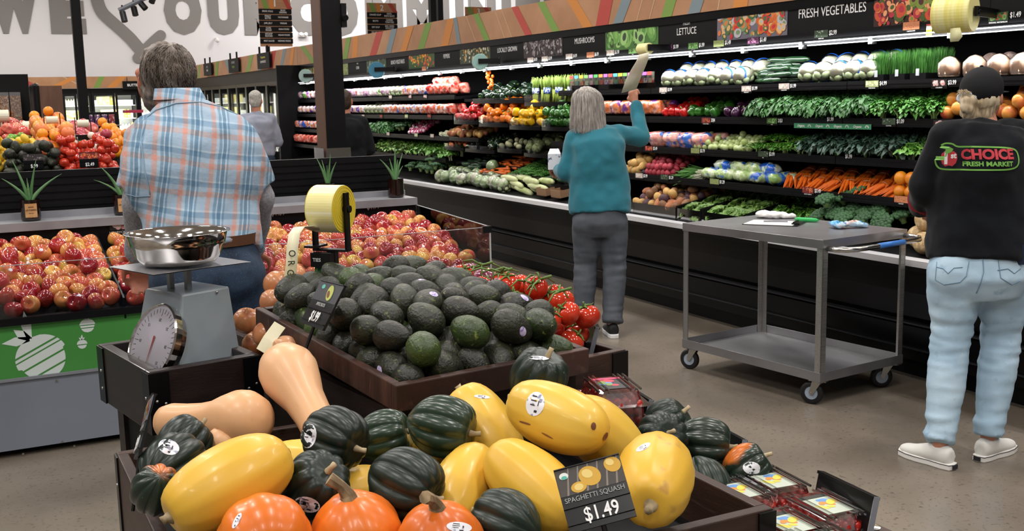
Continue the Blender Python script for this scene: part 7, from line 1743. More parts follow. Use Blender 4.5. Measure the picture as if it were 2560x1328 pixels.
# hair: cap of hair with waves
def hairbase(t, hd, R, s, m, blobs, name='hair', disp=.006, vox=.007, zs=30, sc=(30, 30, 16)):
    mb = MB()
    for (c, r) in blobs: mb.ell(hd+R @ Vector(c)*s, r[0]*s, r[1]*s, r[2]*s, R.to_4x4(), 16, 10)
    def f(p, n): q = R.inverted() @ (p-hd); return n*(disp*(nz(q, sc, 4)+.6*nz(q, (sc[0]*2, sc[1]*2, sc[2]*2), 8)))
    return skin_union(name, mb, m, t, vox=vox, smooth=2, disp=f)
hd = J['head']; hb_ = hairbase(t, hd, R, 1.09, HAIRG, [((0, -.022, .050), (.085, .100, .088)), ((0, -.055, .0), (.082, .062, .085)), ((0, -.045, -.06), (.068, .058, .045)), ((.05, -.05, -.045), (.035, .045, .05)), ((-.05, -.05, -.03), (.035, .04, .05)), ((-.066, -.01, -.01), (.018, .028, .04)), ((.066, -.01, -.01), (.018, .028, .04))], disp=.009, sc=(26, 26, 34))
def wavy(rnd):
    u, v = rnd.uniform(-1.75, 1.75), rnd.uniform(-.1, 1.0); a = u; p = []
    L_ = rnd.uniform(.05, .09); ph = rnd.uniform(0, 6); w_ = rnd.uniform(.004, .008)
    for i in range(9):
        el = 1.45-v*1.3-i*L_*1.55; r0 = .098+.003*math.sin(i*1.1+ph)+rnd.uniform(0, .003)
        aa = a+.10*math.sin(i*.9+ph)
        x = math.sin(aa)*math.cos(el)*(r0-.010); y = -math.cos(aa)*math.cos(el)*(r0+.012); z = math.sin(el)*(r0-.004)
        p.append((x*1.09, (y-.018)*1.09, (z*1.02+.04 if z > -.02 else z*.95+.036)*1.09))
    return p
hair_strands(t, hd, R, HAIRG, 620, 3, wavy, .0013)

# --- woman in teal
rt = at(1498, 805, z=0); dW = 7.32
J = dict(head=D(1465, 268, dW+.02), neck=D(1482, 322, dW), sL=D(1438, 346, dW), sR=D(1548, 336, dW+.02), eL=D(1412, 432, dW+.02), eR=D(1604, 344, dW+.12), wL=D(1398, 425, dW+.25), wR=D(1590, 262, dW+.20), hL=D(1468, 545, dW), hR=D(1532, 545, dW))
J.update(kL=D(1464, 665, dW+.05), aL=D(1458, 778, dW-.02), kR=D(1537, 672, dW), aR=D(1531, 782, dW-.1))
for q in ('aL', 'aR'): J[q].z = .09
t, J, R, M, MI = person('woman in a teal fleece with long grey hair reaching up for a bag', (rt.x, rt.y, 0), -33, J, dict(nod=10, turn=14, sw=.185, hw=.165, dp=.115, vox=.009, handR=(-.25, .1, .95), nrmR=(-.5, -.8, 0), curlR=1.1, thR=1, curlL=.8))
fleece = top_mesh(t, J, TEAL, 'teal_fleece', .205, .208, .150, (.066, .060, .047), hem=.030, vox=.012, amp=.014, collar=.07, loose=1.02)
trousers(t, J, SLACK, (.104, .080, .070, .072), .184, .136, amp=.008, bunch=1.0, seat=.035)
shoe(t, J, 'R', 12, mk('shoe_black', '#141416', .6), mk('sole_white', '#e4e4e6', .5)); shoe(t, J, 'L', 25, MATS['shoe_black'], MATS['sole_white'])
hd = J['head']; hairbase(t, hd, R, 1.0, HAIRS, [((0, -.02, .05), (.088, .100, .088)), ((.0, -.05, -.02), (.102, .072, .10)), ((.0, -.055, -.10), (.112, .066, .09)), ((.022, -.055, -.165), (.108, .055, .055)), ((-.085, 0, -.05), (.028, .05, .08)), ((.085, 0, -.04), (.028, .05, .08))], disp=.007, sc=(60, 60, 5))
def straight(rnd):
    a = rnd.uniform(-1.5, 1.5); L_ = rnd.uniform(.20, .25); p = [(0, -.01, .135)]; k0 = rnd.uniform(.95, 1.05)
    for i in range(1, 9):
        q = i/8; z = .135-.02*q-(L_+.06)*q**1.3; rx = .10*min(1, (q*3.2)**.5)*(1+.22*q)*k0; p.append((math.sin(a)*rx+.004*math.sin(q*5+a*9), -math.cos(a)*rx*1.05-.02, z))
    return p
hair_strands(t, hd, R, HAIRS, 380, 5, straight, .0013)
c_ = at(1386, 402, d=dW+.28); tag(MB().box(-.045, .045, -.04, .04, -.06, .05).add([(-.045, -.04, .05), (.045, -.04, .05), (.045, .04, .05), (-.045, .04, .05), (-.03, 0, .085), (.03, 0, .085)], [(0, 1, 5, 4), (2, 3, 4, 5), (0, 4, 3), (1, 2, 5)]).build('milk_carton', mk('carton_print', '#e6e6ec', .4, n=(26, '#6a6e90', .58, .62)), M=T(c_) @ RZ(-30)), 'white printed carton held in front of the woman in teal', 'carton')
rb_ = ribbon([at(1610, 134, d=7.2), at(1606, 150, d=7.22), at(1596, 170, d=7.3), at(1584, 195, d=7.38), at(1572, 228, d=7.45)], [.07, .085, .10, .11, .105], cv(1, .25, 0)); ob_ = rb_.build('produce_bag', mk('bag_cream', '#e6e4cc', .4, n=(9, '#f0eedc', .4, .6), sub=.1), smooth=True); tag(ob_, 'long cream plastic bag pulled down from the roll by the woman', 'bag')

# --- store worker
rt = at(2405, 1105, z=0); dK = 4.66
J = dict(head=D(2457, 243, dK+.03), neck=D(2466, 310, dK), sL=D(2366, 348, dK), sR=D(2552, 348, dK), eL=D(2312, 470, dK+.04), eR=D(2606, 470, dK+.04), wL=D(2308, 512, dK+.26), wR=D(2600, 505, dK+.26), hL=D(2390, 668, dK), hR=D(2500, 668, dK),
         kL=D(2376, 858, dK+.03), kR=D(2502, 850, dK+.06), aL=D(2352, 1064, dK-.06), aR=D(2472, 1052, dK+.02))
for q in ('aL', 'aR'): J[q].z = .10
t, J, R, M, MI = person('store worker in black cap, black sweatshirt and light blue jeans beside the cart', (rt.x, rt.y, 0), -50, J, dict(nod=-6, turn=-20, sw=.19, hw=.18, dp=.12, vox=.009, handL=(.2, .9, -.2), handR=(-.2, .9, -.2)))
sweat = top_mesh(t, J, BLK, 'black_sweatshirt', .222, .216, .172, (.080, .072, .064), hem=.03, vox=.012, amp=.018, collar=.072, loose=1.06)
trousers(t, J, DENIML, (.118, .084, .068, .064), .206, .158, amp=.0095, bunch=1.15, seat=.036, name='jeans')
for q in 'LR':
    w_, e_ = J['w'+q], J['e'+q]; d_ = (w_-e_).normalized(); MB().loft([(w_-d_*.10, .070, .070), (w_-d_*.06, .068, .069), (w_-d_*.015, .060, .060), (w_-d_*.01, .048, .048)], 18).build('red_cuff', mk('cuff_red', '#8e1f2c', .9), t, smooth=True)
shoe(t, J, 'L', 55, mk('canvas_white', '#d9d7d2', .8), mk('sole_ivory', '#e2e0dc', .5), stripe=STICKP, name='sneaker'); shoe(t, J, 'R', -32, MATS['canvas_white'], MATS['sole_ivory'], stripe=STICKP, name='sneaker')
hd = J['head']
mb = MB().ell(hd+R @ Vector((0, -.016, .040)), .088, .110, .094, R.to_4x4(), 24, 14); 
cap_ = skin_union('cap', mb, mk('cap_black', '#0c0d11', .85), t, vox=.007, smooth=3)
b = bmesh.new(); b.from_mesh(cap_.data); Ri = R.inverted(); bmesh.ops.delete(b, geom=[v for v in b.verts if (Ri @ (v.co-hd)).z < .0-.02*0 and True], context='VERTS'); b.to_mesh(cap_.data); b.free()
s_ = cap_.modifiers.new('t', 'SOLIDIFY'); s_.thickness = .004
MB().loft([(hd+R @ Vector((0, .07, .012)), .075, .006), (hd+R @ Vector((0, .12, .008)), .072, .005), (hd+R @ Vector((0, .16, .0)), .045, .004)], 16).build('cap_peak', MATS['cap_black'], cap_, smooth=True); MB().ell(hd+R @ Vector((0, -.016, .135)), .008, .008, .005).build('cap_button', MATS['cap_black'], cap_)
hr = hairbase(t, hd, R, 1.0, HAIRB, [((0, -.03, -.01), (.083, .085, .07)), ((0, -.055, -.06), (.06, .045, .05)), ((-.02, -.115, .0), (.038, .030, .032)), ((-.022, -.13, -.03), (.028, .022, .03)), ((-.02, -.09, -.05), (.04, .04, .05))], disp=.008, sc=(60, 60, 12))
def bun(rnd):
    a = rnd.uniform(0, 6.28); L_ = rnd.uniform(.014, .032); c = Vector((-.03, -.12, .03)); return [tuple(c+Vector((math.cos(a)*.008, 0, math.sin(a)*.008))), tuple(c+Vector((math.cos(a)*L_*.8, -.02, abs(math.sin(a))*L_*.6+.004))), tuple(c+Vector((math.cos(a)*L_*1.2, -.014, math.sin(a)*L_*.8)))]
hair_strands(t, hd, R, HAIRB, 60, 7, bun, .0016, 'hair_bun')
def nape(rnd):
    a = rnd.uniform(-1.1, 1.1); L_ = rnd.uniform(.05, .13); x, y = math.sin(a)*.082, -math.cos(a)*.098-.004; return [(x*.9, y*.9, .01), (x, y, -.02), (x*.85, y*1.0, -.02-L_*.6), (x*.6, y*.96, -.02-L_)]
hair_strands(t, hd, R, HAIRB, 150, 8, nape, .0012)
MB().tube([hd+R @ Vector((-.025+.034*math.cos(a), -.118+.006*math.sin(3*a), .012+.020*math.sin(a))) for a in [i*math.pi/10 for i in range(21)]], .010, 8).build('hair_tie', mk('scrunchie', '#c3cdd6', .8), t, smooth=True)
# shop logo on the back of the sweatshirt
bvs = BVHTree.FromPolygons([v.co for v in sweat.data.vertices], [p.vertices for p in sweat.data.polygons])
o_ = MI @ D(2464, 398, 4.4); LM = frame((1, 0, 0), (0, 0, 1), None, o_)
rgt = (MI.to_3x3() @ cv(1, 0, 0)).normalized(); rgt.z = 0; rgt.normalize(); fwd = Vector((0, 0, 1)).cross(rgt); LM = frame(rgt, (0, 0, 1), None, o_)
def logo(o): o.matrix_basis = LM @ o.matrix_basis; drape(o, bvs, fwd, .004); return o
LRED = mk('logo_red', '#b8323c', .7); LGRN = mk('logo_green', '#6fa84a', .7); LWH = mk('logo_white', '#e2dede', .7)
S_ = 1/600.0
def arcpts(cx, cy, r, a0, a1, n=8): return [(cx+r*math.cos(math.radians(a0+(a1-a0)*i/n)), cy+r*math.sin(math.radians(a0+(a1-a0)*i/n))) for i in range(n+1)]
def ring(pts, w_, z=0):
    mb = MB(); n = len(pts); out = []; c = Vector((sum(p[0] for p in pts)/n, sum(p[1] for p in pts)/n))
    for i in range(n):
        a, b, d_ = Vector(pts[i-1]), Vector(pts[i]), Vector(pts[(i+1) % n]); tt = (d_-a).normalized(); nn = Vector((-tt.y, tt.x)); out.append((b+nn*w_/2, b-nn*w_/2))
    vs = []
    for o1, o2 in out: vs += [(o1.x, o1.y, z), (o2.x, o2.y, z)]
    return mb.add(vs, [(2*i, 2*i+1, 2*((i+1) % n)+1, 2*((i+1) % n)) for i in range(n)])
hw_, hh_ = 98*S_, 24*S_
ctl = [(-78, -27), (-30, -29), (30, -29), (74, -27), (92, -19), (97, 0), (91, 17), (72, 24), (30, 27), (-20, 28), (-44, 29), (-58, 36), (-76, 37), (-90, 28), (-97, 14), (-99, 0), (-94, -18)]
pts = []
for i in range(len(ctl)):
    a_, b_, c2, d2 = [Vector(ctl[(i+k) % len(ctl)]) for k in (-1, 0, 1, 2)]
    for k in range(5):
        q = k/5; pts.append(tuple((.5*((2*b_)+(c2-a_)*q+(2*a_-5*b_+4*c2-d2)*q*q+(3*b_-a_-3*c2+d2)*q**3))*S_))
DR[id(bvs)] = bvs.ray_cast(o_-fwd*.5, fwd)[3]; logo(ring(pts, .0065).build('logo_outline', LGRN, t))
ap = [(.5, .92), (.25, .98), (.05, .8), (0, .5), (.1, .2), (.28, .02), (.5, .08), (.72, .02), (.92, .22), (1, .5), (.96, .8), (.75, .98)]
logo(MB().prism([((x-.5)*42*S_-64*S_, (y-.5)*40*S_-1*S_) for x, y in ap[::-1]], 0, .0006).build('logo_apple', LRED, t))
lf = [(0, 0), (4, 9), (14, 13), (24, 8), (20, 1), (10, -3)]
logo(MB().prism([(x*S_*.9-76*S_, y*S_+15*S_) for x, y in lf[::-1]], .0008, .0014).build('logo_leaf', LGRN, t))
def lt(s_, size, x, y, m, sx=1, bold=.02, z=.0012, italic=0): return logo(text(s_, size, m, T(x*S_, y*S_, z), t, 'logo_lettering', sx=sx, bold=bold, italic=italic, ext=.0002))
lt('1', 40*S_, -72, -1, LWH, 1.0, .05, .0016); lt('st', 19*S_, -53, 6, LWH, 1.0, .04, .0016); lt('CHOICE', 33*S_, 24, 8, LRED, .95, .045); lt('FRESH MARKET', 15.5*S_, 24, -15, LGRN, 1.02, .04)
# phone in the back pocket and pocket stitching
jn = [c for c in t.children if c.name.startswith('jeans')][0]; bvj = BVHTree.FromPolygons([v.co for v in jn.data.vertices], [p.vertices for p in jn.data.polygons])
def onj(px, py, off=.002):
    o2 = MI @ CAM; d_ = (MI @ at(px, py, d=4)-o2).normalized(); h = bvj.ray_cast(o2, d_); return h[0]-d_*off if h[0] is not None else None
def jseam(pts, r=.0016, name='pocket_stitch', m=STITCH):
    P_ = []
    for (a, b) in zip(pts[:-1], pts[1:]):
        for k in range(5): q = onj(a[0]+(b[0]-a[0])*k/5, a[1]+(b[1]-a[1])*k/5); P_ += [q] if q is not None else []
    if len(P_) > 2: MB().tube(P_, r, 5).build(name, m, t, smooth=True)
jseam([(2342, 655), (2338, 700), (2360, 712), (2400, 706), (2416, 690), (2424, 645)]); jseam([(2342, 668), (2358, 672), (2370, 684), (2385, 670), (2412, 668)]); jseam([(2494, 640), (2502, 695), (2530, 712), (2556, 700)]); jseam([(2494, 676), (2520, 672), (2536, 684), (2556, 668)]); jseam([(2456, 630), (2459, 680), (2452, 706), (2438, 740)], .002, 'centre_seam')
q = onj(2542, 632, .004)
if q is not None: tag(MB().box(-.036, .036, -.005, .005, -.05, .035).build('phone', mk('phone_blue', '#1d2a40', .2), M=M @ T(q) @ RZ(0)), 'dark blue phone in the back pocket of the light blue jeans', 'phone')

# --- man in the grey shirt far back
def simple_person(label, px, pyc, d, yaw, sc, top, low, hair, nod=0, turn=0, bald=False, sh=(.0, .0), armb=0, hood=None):
    p = at(px, pyc, d=d); X = T(p.x, p.y, 0) @ RZ(yaw) @ S(sc); G = lambda x, y, z: X @ Vector((x, y, z))
    J = dict(head=G(.0, .02, 1.60), neck=G(0, 0, 1.46), sL=G(-.17, 0, 1.38), sR=G(.17, 0, 1.38), eL=G(-.23, .03, 1.10), eR=G(.24, .04, 1.10), wL=G(-.15, .28, 1.05), wR=G(.16, .30, 1.08), hL=G(-.09, 0, .92), hR=G(.09, 0, .92), kL=G(-.10, .02, .50), kR=G(.10, .02, .50), aL=G(-.10, -.02, .09), aR=G(.10, -.02, .09))
    t, J, R, M, MI = person(label, (p.x, p.y, 0), yaw, J, dict(nod=nod, turn=turn, vox=.013, sw=.19, hw=.17, dp=.12))
    top_mesh(t, J, top, 'shirt', .218, .195, .15, (.07, .064, .05), hem=.02, vox=.016, amp=.016, collar=.07); trousers(t, J, low, vox=.016)
    for q in 'LR': shoe(t, J, q, 0, MATS['shoe_black'], RUBBER)
    hairbase(t, J['head'], R, 1.0, hair, [((0, -.02, .05), (.080, .098, .082)), ((0, -.05, -.005), (.078, .06, .07)), ((0, -.05, -.05), (.06, .045, .035))], disp=.005, vox=.012)
    if hood: MB()
    return t, J, R
simple_person('older man with short white hair in a light grey shirt by the coolers, back turned', 648, 400, 13.3, -14, 1.02, SHG, DENIM, HAIRW, 4, -12)
simple_person('man in dark clothes at the produce case half hidden by the wide column', 868, 380, 11.3, -20, 1.0, mk('navy_black', '#0b0d12', .95, n=(5, '#101319', .4, .6)), DENIM, HAIRD, -5, -12)

# ------------------------------------------------------------------ steel cart
cb = at(2066, 620, z=.86); 
B_ = Vector((3.79, 4.04, 0)); CR = 6.5
ct = thing('utility_cart', 'two-shelf stainless steel utility cart on grey castors in the aisle', 'cart', B_, math.radians(CR))
CW, CL_, HT = .655, 1.02, .868
LEGS = [(0, 0), (CW, 0), (0, CL_), (CW, CL_)]
for x, y in LEGS:
    sx = 1 if x == 0 else -1; sy = 1 if y == 0 else -1; mb = MB()
    for a in (0,):
        xa, xb = sorted((x, x+sx*.038)); ya, yb = sorted((y, y+sy*.004)); mb.box(xa, xb, ya, yb, .13, HT)
        xa, xb = sorted((x, x+sx*.004)); ya, yb = sorted((y, y+sy*.038)); mb.box(xa, xb, ya, yb, .13, HT)
    mb.build('leg', STEEL, ct)
for z, nm in ((HT, 'top_shelf'), (.175, 'lower_shelf')):
    up = nm == 'lower_shelf'; mb = MB()
    z0 = z-(.0 if not up else .035)
    mb.box(-.003, CW+.003, -.003, CL_+.003, z0-.004, z0)
    a, b = (z-.045, z0) if not up else (z0-.004, z+.01)
    for q in ((-.003, CW+.003, -.004, -.002), (-.003, CW+.003, CL_+.002, CL_+.004), (-.004, -.002, -.003, CL_+.003), (CW+.002, CW+.004, -.003, CL_+.003)): mb.box(*q, a, b)
    mb.build(nm, STEELH, ct, bevel=.0015)
hz_ = HT-.045
hdl = MB().tube([(.03, -.002, hz_), (.035, -.05, hz_-.002), (.05, -.10, hz_+.0), (.09, -.135, hz_+.004), (.16, -.145, hz_+.006), (.5, -.145, hz_+.010), (.58, -.135, hz_+.010), (.625, -.10, hz_+.012), (.635, -.05, hz_+.012), (.635, -.002, hz_+.012)], .0135, 12).build('handle', mk('tube_steel', '#c0bfbc', .22, 1), ct, smooth=True)
MB().tube([(.24, -.145, hz_+.0077), (.44, -.145, hz_+.0095)], .0143, 12).build('blue_sleeve', mk('sleeve_blue', '#3a78c8', .4), hdl, smooth=True)
for i, (x, y) in enumerate(((.05, .05), (CW-.05, .05), (.05, CL_-.05), (CW-.05, CL_-.05))):
    X = T(x, y, 0) @ RZ((20, 55, 15, 60)[i]-CR+10)
    cs = MB().box(-.03, .03, -.045, .045, .128, .134, X).add(*[[(-.019, -.02, .125), (-.019, .03, .125), (-.019, .045, .062), (-.019, .028, .05)], [(0, 1, 2, 3)]], X).add(*[[(.019, -.02, .125), (.019, .03, .125), (.019, .045, .062), (.019, .028, .05)], [(3, 2, 1, 0)]], X).box(-.019, .019, -.02, .03, .122, .126, X).build('castor_fork', ZINC, ct)
    wl = MB().lathe([(.034, -.012), (.052, -.014), (.060, -.006), (.060, .006), (.052, .014), (.034, .012)], 28, X @ T(0, .035, .060) @ RY(90), cap=False).build('tyre', RUBBER, cs, smooth=True)
    MB().lathe([(0, -.0145), (.012, -.0145), (.014, -.010), (.034, -.010), (.046, -.0125), (.048, -.0135), (.048, .0135), (.046, .0125), (.034, .010), (.014, .010), (.012, .0145), (0, .0145)], 28, X @ T(0, .035, .060) @ RY(90)).build('wheel', WHEELG, wl, smooth=False)
    MB().cyl(X @ Vector((-.022, .035, .06)), X @ Vector((.022, .035, .06)), .006, 8).build('axle', ZINC, wl)
zt_ = HT+.0005
# towel, clipboard, knife, bag on the cart
p = at(1935, 537, z=HT+.02); mb = MB(); r_ = random.Random(3)
vs = []; fs = []; nu = 26; nv = 14
mb.ell((0, 0, .018), .095, .045, .022, None, 18, 10); mb.ell((-.06, .01, .022), .05, .04, .024); mb.ell((.07, -.005, .014), .06, .035, .016)
tw = skin_union('towel', mb, mk('towel_white', '#e6e4e2', .95, bump=(160, .6)), None, T(p.x, p.y, HT) @ RZ(-40), vox=.006, smooth=3, disp=lambda q, n: n*.008*nz(q, (40, 40, 60), 2)); 
for v in tw.data.vertices: v.co.z = max(v.co.z, .0015)
tag(tw, 'crumpled white towel on the top of the steel cart', 'towel')
A_, B2, C2 = at(1855, 562, z=HT), at(2015, 568, z=HT), at(1900, 543, z=HT); ang = math.degrees(math.atan2((B2-A_).y, (B2-A_).x)); W2 = (B2-A_).length
cp = thing('clipboard', 'black clipboard with white paper lying on the steel cart', 'clipboard', (A_.x, A_.y, zt_), math.radians(ang))
MB().box(0, .31, 0, .22, 0, .003).build('board', BPLAST, cp); MB().box(.006, .28, .005, .213, .003, .005).build('paper', WHITE, cp)
MB().box(.265, .31, .05, .17, .003, .012).cyl((.275, .06, .014), (.275, .16, .014), .006, 8).build('clip', BPLAST, cp); tag(MB().cyl((0, 0, 0), (.13, .03, 0), .0045, 8).build('pen', mk('pen_grey', '#8a8a92', .35), M=cp.matrix_basis @ T(.09, .12, .010)), 'grey pen lying on the white paper of the clipboard', 'pen')
a, b = at(1988, 548, z=HT+.013), at(2046, 551, z=HT+.013); kn = MB().tube([a, a.lerp(b, .12), a.lerp(b, .6), b.lerp(a, .1), b], [.008, .0125, .0125, .011, .006], 12).build('knife_handle', mk('knife_green', '#2fae5a', .35), smooth=True); kn.name = 'green_knife'; tag(kn, 'bright green knife handle on the cart beside the clipboard', 'knife')
p = at(2118, 562, z=HT+.02); mb = MB()
for k in range(9): r2 = random.Random(k); mb.ell((r2.uniform(-.09, .09), r2.uniform(-.035, .035), .014+r2.uniform(0, .012)), r2.uniform(.03, .05), r2.uniform(.02, .035), r2.uniform(.010, .018), RZ(r2.uniform(0, 180)))
bg = skin_union('crumpled_bag', mb, mk('bag_blue_clear', '#a8c4d8', .2, n=(14, '#3f9ad8', .5, .56), n2=(9, '#c8a090', .56, .62), coat=.6, bump=(60, .9, .005)), None, T(p.x, p.y, HT+.002) @ RZ(-35), vox=.007, smooth=1, disp=lambda q, n: n*.010*nz(q, (45, 45, 45), 6))
for v in bg.data.vertices: v.co.z = max(v.co.z, .0)
tag(bg, 'crumpled blue and clear plastic bag on the cart end', 'bag')

# ------------------------------------------------------------------ fruit island at the far left
yi = 8.4; xl_, xr_ = -1.6, 1.75
fi = thing('fruit_island', 'black sloped fruit island behind the apple display at the far left', 'display')
mb = MB(); poly = [(yi, 0), (yi, 1.10), (yi+1.9, 1.34), (yi+1.9, 0)]
vs = [(xl_, y, z) for y, z in poly]+[(xr_, y, z) for y, z in poly]; mb.add(vs, [(0, 1, 2, 3), (7, 6, 5, 4), (0, 4, 5, 1), (1, 5, 6, 2), (2, 6, 7, 3), (3, 7, 4, 0)]); mb.build('body', BLACKM, fi)
MB().box(xl_, xr_, yi-.02, yi, 1.06, 1.16).build('front_lip', BLACK, fi)
def zsl(y): return 1.10+(y-yi)*.24/1.9
def fheap(items, px0, px1, y0, y1, r, n, what, cat, group, hump=0, seed=1, rot=None):
    x0, x1 = at(px0, 380, y=(y0+y1)/2).x, at(px1, 380, y=(y0+y1)/2).x; rnd = random.Random(seed)
    P = [(rnd.uniform(x0, x1), rnd.uniform(y0, y1), 1.3+rnd.uniform(0, .3)) for _ in range(n)]
    def inside(P, R):
        P[:, 0] = np.clip(P[:, 0], x0+R, x1-R); P[:, 1] = np.clip(P[:, 1], y0+R, y1-R)
        P[:, 2] = np.maximum(P[:, 2], 1.10+(P[:, 1]-yi)*.126+R+hump*np.sin(np.pi*(P[:, 0]-x0)/(x1-x0))); return P
    P = relax(P, [r]*n, inside, 60)
    for q, l in zip(P, label_rows(P, (1, 0, 0), (0, .95, .3), r*2.4, what, 'the far left island')):
        items[rnd.randrange(len(items))].put(T(*q) @ (rot(rnd) if rot else rrot(rnd)), l, cat, group, kids=False)
fheap([LIMI], -20, 82, 8.95, 9.5, .026, 62, 'lime', 'lime', 'limes', .08)
fheap([LEMI], -20, 95, 8.62, 8.95, .028, 60, 'pale lemon', 'lemon', 'lemons', .04)
fheap([GRAI, ORAI], 86, 178, 8.68, 9.6, .046, 86, 'orange or grapefruit', 'orange', 'oranges on the far island', .12)
fheap([AVO[0]], 8, 150, 8.42, 8.66, .036, 42, 'dark avocado', 'avocado', 'avocados on the far island', .03)
fheap([TOMI], 142, 292, 8.42, 8.8, .032, 74, 'small red tomato', 'tomato', 'tomatoes on the far island', .03)
PINK = applemat('peach_skin', '#e0a080', '#c85048', '#e8c0a0', .4, .6)
fheap([Item('peach', apple_me(PINK))], -20, 80, 9.62, 10.2, .043, 50, 'pale pink peach', 'peach', 'peaches on the far island', .06)
fheap([Item('pomegranate', apple_me(mk('pomegranate', '#b04050', .3, n=(9, '#e09080', .5, .7), rand=.15)))], 190, 262, 8.9, 10.1, .042, 60, 'dark pink pomegranate', 'pomegranate', 'pomegranates on the far island', .05)
fheap([ball_item('garlic_bulb', mk('garlic_skin', '#e0d6c8', .5), .028)], 176, 250, 8.8, 9.0, .028, 24, 'white garlic bulb', 'garlic', 'garlic bulbs', .02)
fheap([ORAI], 264, 315, 8.9, 9.8, .040, 40, 'pale orange', 'orange', 'pale oranges by the plaid sleeve', .05)
for px, py, k, w_, lab in ((83, 402, 'mush', '$.99', 'avocado price sign on the front of the far left island'), (222, 398, 't_red', '$2.49', 'black price sign among the far tomatoes')):
    p = at(px, py, y=8.36); X = frame((1, 0, 0), (0, 0, 1), None, (p.x, 8.36, p.z-.06)); sign_holder(X, .13, .11, k, '', w_, lab)
for px, py, lab in ((130, 300, 'left roll of clear bags on a stand with green ties on the far left island'), (207, 309, 'right roll of clear bags on a stand with green ties on the far left island')):
    y_ = 8.9; p = at(px, py, y=y_); t = thing('bag_dispenser_stand', lab, 'bag dispenser', (p.x, y_, p.z))
    MB().lathe([(.01, -.042), (.028, -.042), (.028, .042), (.01, .042)], 20, RY(90)).build('bag_roll', mk('roll_clear', '#d4d8c4', .4), t); mb = MB()
    for sx in (-1, 1): mb.box(sx*.056-.003, sx*.056+.003, -.01, .01, -.30, .05)
    mb.box(-.06, .06, -.008, .008, -.10, -.085).build('bracket', BPLAST, t); MB().box(-.045, .045, -.02, -.012, -.125, -.085).build('tie_box', BPLAST, t); MB().box(-.042, .042, -.025, -.015, -.21, -.125).build('green_ties', MATS['tie_green'], t)
for px, py, w_, lab in ((2, 290, .12, 'pale yellow bag roll at the left edge above the island'), (73, 318, .1, 'small cream box standing behind the limes')):
    p = at(px, py, y=9.9); o = MB().lathe([(0, -w_/2), (.05, -w_/2), (.05, w_/2), (0, w_/2)], 16, RY(90)).cyl((0, 0, 0), (0, 0, -(p.z-1.29)), .008, 6).build('bag_roll', MATS['roll_clear'], M=T(p)); tag(o, lab, 'bag roll')
# bulk bins and cabinet further back
yb_ = 14.0; a = at(-40, 240, y=yb_); b = at(80, 300, y=yb_)
bk = thing('bulk_dispenser_rack', 'black rack holding clear bulk cereal dispensers at the far left', 'rack', (0, 0, 0))
MB().box(a.x, b.x, yb_+.05, yb_+.5, 0, 2.0).build('back', BLACKM, bk); MB().box(a.x, b.x, yb_-.15, yb_+.05, 1.30, 1.33).box(a.x, b.x, yb_-.15, yb_+.05, 1.02, 1.05).box(a.x, b.x, yb_-.15, yb_+.05, .0, .85).build('shelf', BLACKM, bk)
SEED = mk('cereal', '#8a5a3c', .7, n=(60, '#d8b890', .5, .58), rand=.3)
bme = MB().box(-.055, .055, -.1, .04, .10, .42).mesh('bulk_bin', SEED); bm2 = MB().box(-.058, .058, -.105, .045, .09, .46).mesh('clear_front', clear('bin_clear', .2)); bm3 = MB().box(-.04, .04, -.11, .02, .0, .09).mesh('chute', WHITE)
x = a.x+.07; i = 0
while x < b.x-.05:
    o = linkmesh('bulk_bin', bme); o.location = (x, yb_-.02, 1.33); tag(o, 'clear bulk bin of brown cereal on the rack, %s from the left' % ordl(i), 'bulk bin', 'bulk bins'); linkmesh('clear_front', bm2, o); linkmesh('chute', bm3, o); x += .125; i += 1
jm = MB().lathe([(.035, 0), (.04, .01), (.04, .13), (.03, .15), (.03, .17), (0, .17)], 12).mesh('jar', mk('jar_print', '#3a2a24', .3, n=(20, '#d8c8a0', .5, .55), rand=.3), True)
x = a.x+.05; i = 0
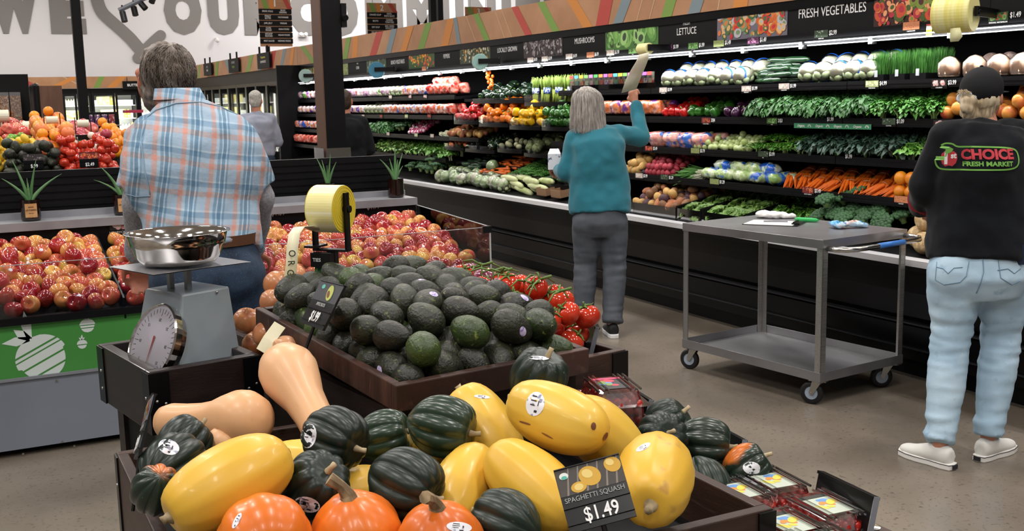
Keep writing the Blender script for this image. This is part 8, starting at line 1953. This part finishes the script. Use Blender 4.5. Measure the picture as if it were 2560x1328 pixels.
while x < b.x-.04: o = linkmesh('jar', jm); o.location = (x, yb_-.06, 1.05); tag(o, 'small jar under the bulk bins, %s from the left' % ordl(i), 'jar', 'jars under the bulk bins'); x += .1; i += 1
a = at(80, 215, y=13.0); b = at(163, 320, y=13.0); cbt = thing('cabinet', 'tall brown wood cabinet with a black rounded side between the bulk bins and the coolers', 'cabinet')
MB().box(a.x+.06, b.x, 13.0, 13.6, 0, a.z).build('body', mk('cabinet_brown', '#5e4032', .5, n=(3, '#6a4a3a', .4, .6), stretch=(6, 6, 1)), cbt); MB().box(a.x, a.x+.07, 12.97, 13.6, 0, a.z+.03).build('side_panel', BPLAST, cbt, bevel=.03)
# jar and snack rack in front of the coolers
a = at(214, 285, y=16.0); b = at(302, 345, y=16.0); jr = thing('wire_shelf_rack', 'shelf rack of purple and brown jars left of the plaid shirt man', 'rack')
MB().box(a.x, b.x, 16.1, 16.4, 0, a.z+.02).build('back', BLACKM, jr); mb = MB()
for z in (.55, .75, .95, 1.15, 1.35): mb.box(a.x, b.x, 15.85, 16.1, z-.012, z)
mb.build('shelf', ZINC, jr); MB().box(a.x+.5, b.x+.3, 15.8, 16.1, a.z, a.z+.04).build('red_edge', mk('edge_red', '#a82a4a', .5), jr)
jms = [MB().lathe([(.036, 0), (.04, .01), (.04, .10), (.034, .12), (.036, .145), (0, .145)], 12).mesh('jar', mk('jar_'+c, c, .3, n=(30, '#d8c8c0', .56, .6)), True) for c in ('#5a3060', '#6e3a24', '#8a3038')]
for z in (.95, 1.15, 1.35):
    x = a.x+.05; i = 0
    while x < b.x-.04: o = linkmesh('jar', jms[0 if x < a.x+.3 else 1+(i % 2)]); o.location = (x, 15.93, z+.0005); tag(o, 'jar on the %s shelf of the rack, %s from the left' % ({.95: 'lower', 1.15: 'middle', 1.35: 'upper'}[z], ordl(i)), 'jar', 'jars on the rack'); x += .092; i += 1
assert True
for o in bpy.data.objects:
    if 'label' in o and len(o['label'].split()) > 16: o['label'] = ' '.join(w_ for w_ in o['label'].split() if w_ not in ('the', 'a', 'with'))
